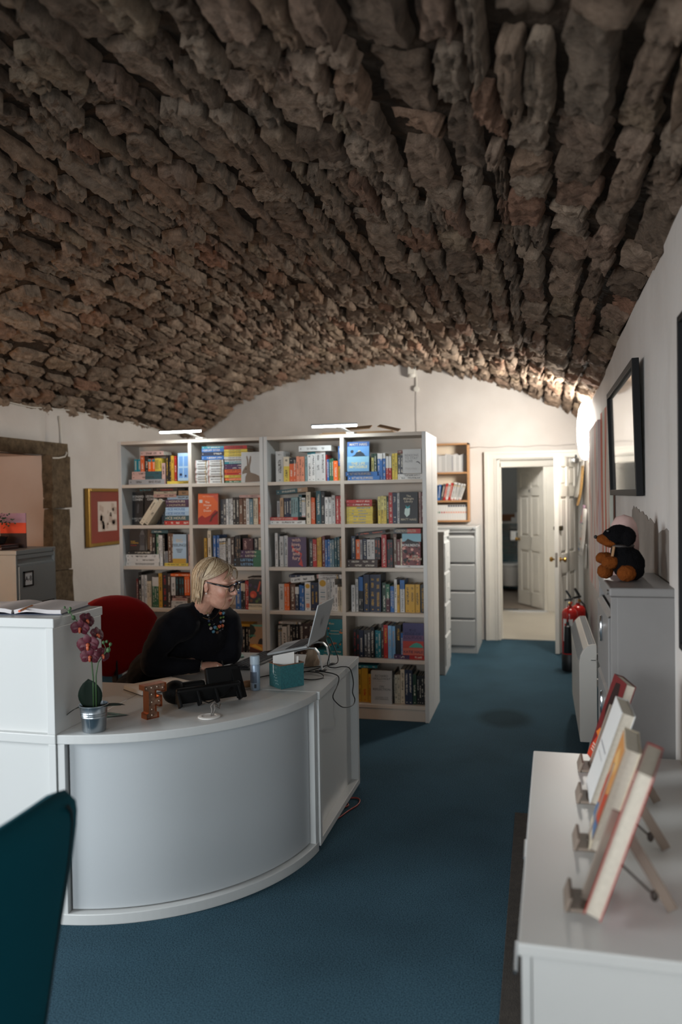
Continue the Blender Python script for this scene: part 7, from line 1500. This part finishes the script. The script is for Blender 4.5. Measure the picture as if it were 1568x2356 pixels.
for i in range(61):
    az = -math.pi+2*math.pi*i/60; kind, v = face_edge(az); row = []
    for j in range(13):
        u = j/12
        if kind == 'e': el = math.pi/2*(1-u)+v*u; row.append(hl(hpos(az, el, 0, -0.006)))
        else:
            if u < 0.6: row.append(hl(hpos(az, math.pi/2*(1-u/0.6), 0, -0.006)))
            else: row.append(hl(hpos(az, -1, v*(u-0.6)/0.4, -0.006)))
    P.append(row)
hb.sheet(P, 0.008)
def lock(path, w0, w1, th_=0.0035):
    pts = [Vector(p) for p in path]; ctr = hl(HCN); rows = []
    n = len(pts)
    for i, p in enumerate(pts):
        tg = (pts[min(i+1, n-1)]-pts[max(i-1, 0)]).normalized(); out = (p-ctr); out = (out-tg*out.dot(tg)).normalized(); sd = tg.cross(out); u = i/(n-1)
        w_ = (w0*(1-u)+w1*u)*(1.0 if u < 0.8 else 1-(u-0.8)*3.2); rows.append([p-sd*w_, p+out*th_, p+sd*w_, p-out*th_*0.6])
    hb.grid([r+[r[0]] for r in rows])
for k in range(520):
    az = hr.uniform(1.74, 2*math.pi-1.74); a = az-2*math.pi if az > math.pi else az
    az0 = az+hr.uniform(-0.25, 0.25); e0 = hr.uniform(1.0, 1.52); zend = -0.1-hr.uniform(-0.018, 0.03); ex = hr.uniform(-0.002, 0.008)
    path = []
    for i in range(11):
        u = i/10; aa = az0+(az-az0)*u
        if u < 0.5: path.append(hl(hpos(aa, e0*(1-u/0.5), 0, ex)))
        else: q = (u-0.5)/0.5; path.append(hl(hpos(aa+0.05*math.sin(k+q*3), -1, zend*q, ex-0.004*q*q)))
    lock(path, 0.0042, 0.0022, 0.0022)
# side hair swept from the parting down past the temples and back over the ears
for s in (-1, 1):
    for k in range(80):
        x0 = hr.uniform(-0.04, 0.06); e_ = hr.uniform(0, 1); path = []
        r0 = Vector((x0, 0.012+hr.uniform(-0.006, 0.006), HCN[2]+HRZ*math.sqrt(max(0.05, 1-((x0-HCN[0])/HRX)**2))+0.002)); tipa = s*(1.42+0.5*e_); tip = Vector((HCN[0]+HRX*1.0*math.cos(tipa), HRY*1.02*math.sin(tipa), 0.036-0.02*e_))
        fwd = Vector((0.085-0.045*e_+hr.uniform(-0.006, 0.003), s*(0.05+0.022*e_), 0.088-0.01*e_))
        for i in range(10):
            u = i/9; p = r0*(1-u)**2+fwd*2*u*(1-u)+tip*u*u
            q = Vector(((p.x-HCN[0])/(HRX+0.003), p.y/(HRY+0.003), (p.z-HCN[2])/(HRZ+0.003))); L_ = max(q.length, 1e-6)
            if L_ < 1.0: p = Vector((HCN[0]+(p.x-HCN[0])/L_, p.y/L_, HCN[2]+(p.z-HCN[2])/L_))
            path.append(hl(p))
        lock(path, 0.0036, 0.0022, 0.0022)
# fringe
for k in range(22):
    y1 = hr.choice([-0.066, -0.058, -0.05, -0.03, 0.05, 0.06])+hr.uniform(-0.006, 0.006); x0 = hr.uniform(0.02, 0.07); r0 = Vector((x0, 0.014+hr.uniform(-.008, .008), HCN[2]+HRZ*math.sqrt(max(0.05, 1-((x0-HCN[0])/HRX)**2))+0.003)); tip = Vector((0.094-0.5*abs(y1)**1.2*0.9, y1*1.05, 0.042+hr.uniform(-0.010, 0.016))); mid = Vector((0.097, (r0.y+y1)/2*1.1, 0.10)); path = []
    for i in range(9):
        u = i/8; path.append(hl(r0*(1-u)**2+mid*2*u*(1-u)+tip*u*u))
    lock(path, 0.003, 0.0012, 0.0014)
hb.build('hair', HAIR, woman, smooth=True)
# --- clothes
KNIT = mat('black_knit', '#0a0b12', 0.85, bump=(420, 0.5, 0.002), sheen=0.04, spec=0.2); TROU = mat('dark_trousers', '#101218', 0.9)
sw = MB()
def tor(c, ax, rx, ry, rz):
    a = Vector(ax).normalized(); s_ = Vector((0.18, 0.33, 0)); s_ = (s_-a*s_.dot(a)).normalized(); f_ = s_.cross(a); B3 = Matrix((f_, s_, a)).transposed(); sw.ell(wl(c), rx, ry, rz, 22, 16, B3)
AX = (0.42, -0.25, 0.46)
tor((-1.715, 3.735, 0.965), AX, 0.105, 0.175, 0.10); tor((-1.785, 3.775, 0.885), AX, 0.125, 0.175, 0.14); tor((-1.88, 3.83, 0.79), AX, 0.125, 0.165, 0.16); tor((-2.0, 3.90, 0.67), AX, 0.13, 0.17, 0.16); tor((-2.12, 3.97, 0.545), (0.2, -0.1, 0.6), 0.14, 0.18, 0.12)
tor((-1.66, 3.77, 0.90), (0.15, -0.1, 0.9), 0.09, 0.13, 0.14); limb(sw, [(-1.70, 3.73, 1.0, 0.07), (-1.658, 3.70, 1.035, 0.062)])
limb(sw, [(-1.72, 3.64, 0.985, 0.085), (-1.775, 3.57, 0.945, 0.076), (-1.83, 3.545, 0.86, 0.064), (-1.85, 3.54, 0.787, 0.056), (-1.76, 3.60, 0.768, 0.046), (-1.668, 3.655, 0.762, 0.036)])
limb(sw, [(-1.64, 3.82, 0.99, 0.085), (-1.59, 3.875, 0.95, 0.076), (-1.565, 3.87, 0.86, 0.064), (-1.56, 3.86, 0.790, 0.054), (-1.64, 3.78, 0.778, 0.042), (-1.685, 3.725, 0.775, 0.034)])
so = sw.build('jumper', KNIT, woman, smooth=True); md = so.modifiers.new('knit', 'REMESH'); md.mode = 'VOXEL'; md.voxel_size = 0.007; md.use_smooth_shade = True
md = so.modifiers.new('soft', 'SMOOTH'); md.factor = 0.6; md.iterations = 9
tx = bpy.data.textures.new('folds', 'CLOUDS'); tx.noise_scale = 0.09; md = so.modifiers.new('folds', 'DISPLACE'); md.texture = tx; md.strength = 0.018; md.mid_level = 0.5; md.texture_coords = 'LOCAL'
tr = MB(); tor_ = sw; 
for s, ky in ((-1, 3.62), (1, 3.86)): limb(tr, [(-2.13, 3.97+s*0.08, 0.54, 0.1), (-1.74, ky, 0.505, 0.072), (-1.80, ky, 0.12, 0.055)])
to = tr.build('trousers', TROU, woman, smooth=True); md = to.modifiers.new('r', 'REMESH'); md.mode = 'VOXEL'; md.voxel_size = 0.01; md.use_smooth_shade = True
for ky in (3.62, 3.86): MB().ell(wl((-1.72, ky-0.005, 0.036)), 0.125, 0.042, 0.036, 16, 10).build('shoe', BLACK, woman, smooth=True)
# necklace of painted beads in two strands, laid on the jumper
dg = bpy.context.evaluated_depsgraph_get(); ev = so.evaluated_get(dg); me = ev.to_mesh()
from mathutils.bvhtree import BVHTree
bv = BVHTree.FromPolygons([v.co.copy() for v in me.vertices], [p.vertices[:] for p in me.polygons]); ev.to_mesh_clear()
side = Vector((0.92, 0.39, 0)); toward = Vector((0.39, -0.92, 0.0))
def chest(a, z):
    """point on the front of the jumper, a metres along the chest from its middle, at height z"""
    p = wl(Vector((-1.60, 3.68, z)))+side*a; h = bv.ray_cast(p+toward*0.6, -toward)
    if h[0] is None: h = bv.find_nearest(p)
    return h[0]
BEADC = {'b': '#4f7f96', 'g': '#55702f', 'o': '#c2603c', 'k': '#23252c', 'w': '#a9a3a3', 's': '#3c4a66', 'n': '#5c3f2c', 'p': '#b9a6a3', 'y': '#8f8a4c'}
beads = [(848, 468, 'y', 5), (853, 490, 'g', 5), (858, 512, 'y', 5), (865, 540, 'w', 6), (872, 572, 'k', 6), (873, 602, 's', 7), (877, 638, 'g', 6.5), (890, 674, 'p', 8.5), (914, 708, 'b', 9), (950, 720, 'n', 8), (975, 708, 'k', 7), (1000, 699, 'k', 6), (1000, 668, 'o', 9.5), (1010, 627, 'w', 8), (1011, 588, 'g', 6.5), (1013, 549, 'b', 8.5), (1000, 520, 'k', 5), (905, 600, 'k', 4), (918, 638, 'k', 6), (930, 671, 'b', 9.5), (951, 686, 'g', 6), (970, 668, 'o', 9.5), (985, 629, 's', 7.5), (986, 590, 'g', 6.5), (985, 546, 'o', 8.5), (975, 520, 'k', 5)]
_bp = []
for (x, y, c, r_) in beads:
    a = (x-880)/4.126/467; z = 1.037-(y-500)/4.126/467; p = chest(a, z); _bp.append(p+toward*0.003); MB().ell(p+toward*0.004, r_*0.001, r_*0.001, r_*0.001, 12, 8).build('bead', mat('bead_'+c, BEADC[c], 0.3, vary=(80, 0.2)), woman, smooth=True)
MB().tube(smooth_pts(_bp[:17], 3), 0.0009, 6).build('necklace_cord', BLACK, woman); MB().tube(smooth_pts(_bp[17:], 3), 0.0009, 6).build('necklace_cord', BLACK, woman)
GOLDC = mat('fine_gold_chain', '#a5835c', 0.35, 0.8)
MB().tube(smooth_pts([hl((0.095, -0.058, 0.006)), hl((0.094, -0.062, -0.03)), hl((0.092, -0.058, -0.07)), hl((0.075, -0.062, -0.105)), chest(0.02, 0.995)+toward*0.006, chest(-0.02, 1.0)+toward*0.006, wl((-1.69, 3.64, 1.05))]), 0.0011, 6).build('glasses_chain', GOLDC, woman, smooth=True)
MB().tube(smooth_pts([hl((0.095, 0.058, 0.006)), hl((0.086, 0.066, -0.03)), hl((0.066, 0.075, -0.1)), hl((0.02, 0.10, -0.13))]), 0.0011, 6).build('glasses_chain', GOLDC, woman, smooth=True)
wv = wl((-1.642, 3.667, 0.762)); wd_ = Vector((0.95, 0.27, -0.06)).normalized(); u1 = wd_.orthogonal().normalized(); u2 = wd_.cross(u1)
MB().tube([wv+(u1*math.cos(a)+u2*math.sin(a))*0.026 for a in np.linspace(0, 2*math.pi, 20)[:-1]], 0.0025, 6, closed=True).build('bracelet', mat('silver_bracelet', '#b9b2a4', 0.3, 0.9), woman, smooth=True)
t = thing('pencil', 'dark pencil held in the hand of the woman at the desk', 'pencil', (-1.535, 3.705, 0.735)); pdv = Vector((-0.2, -0.25, 1)).normalized()
MB().tube([Vector((0, 0, 0)), pdv*0.01, pdv*0.055], [0.0008, 0.0035, 0.0035], 8).build('barrel', BLACK, t)
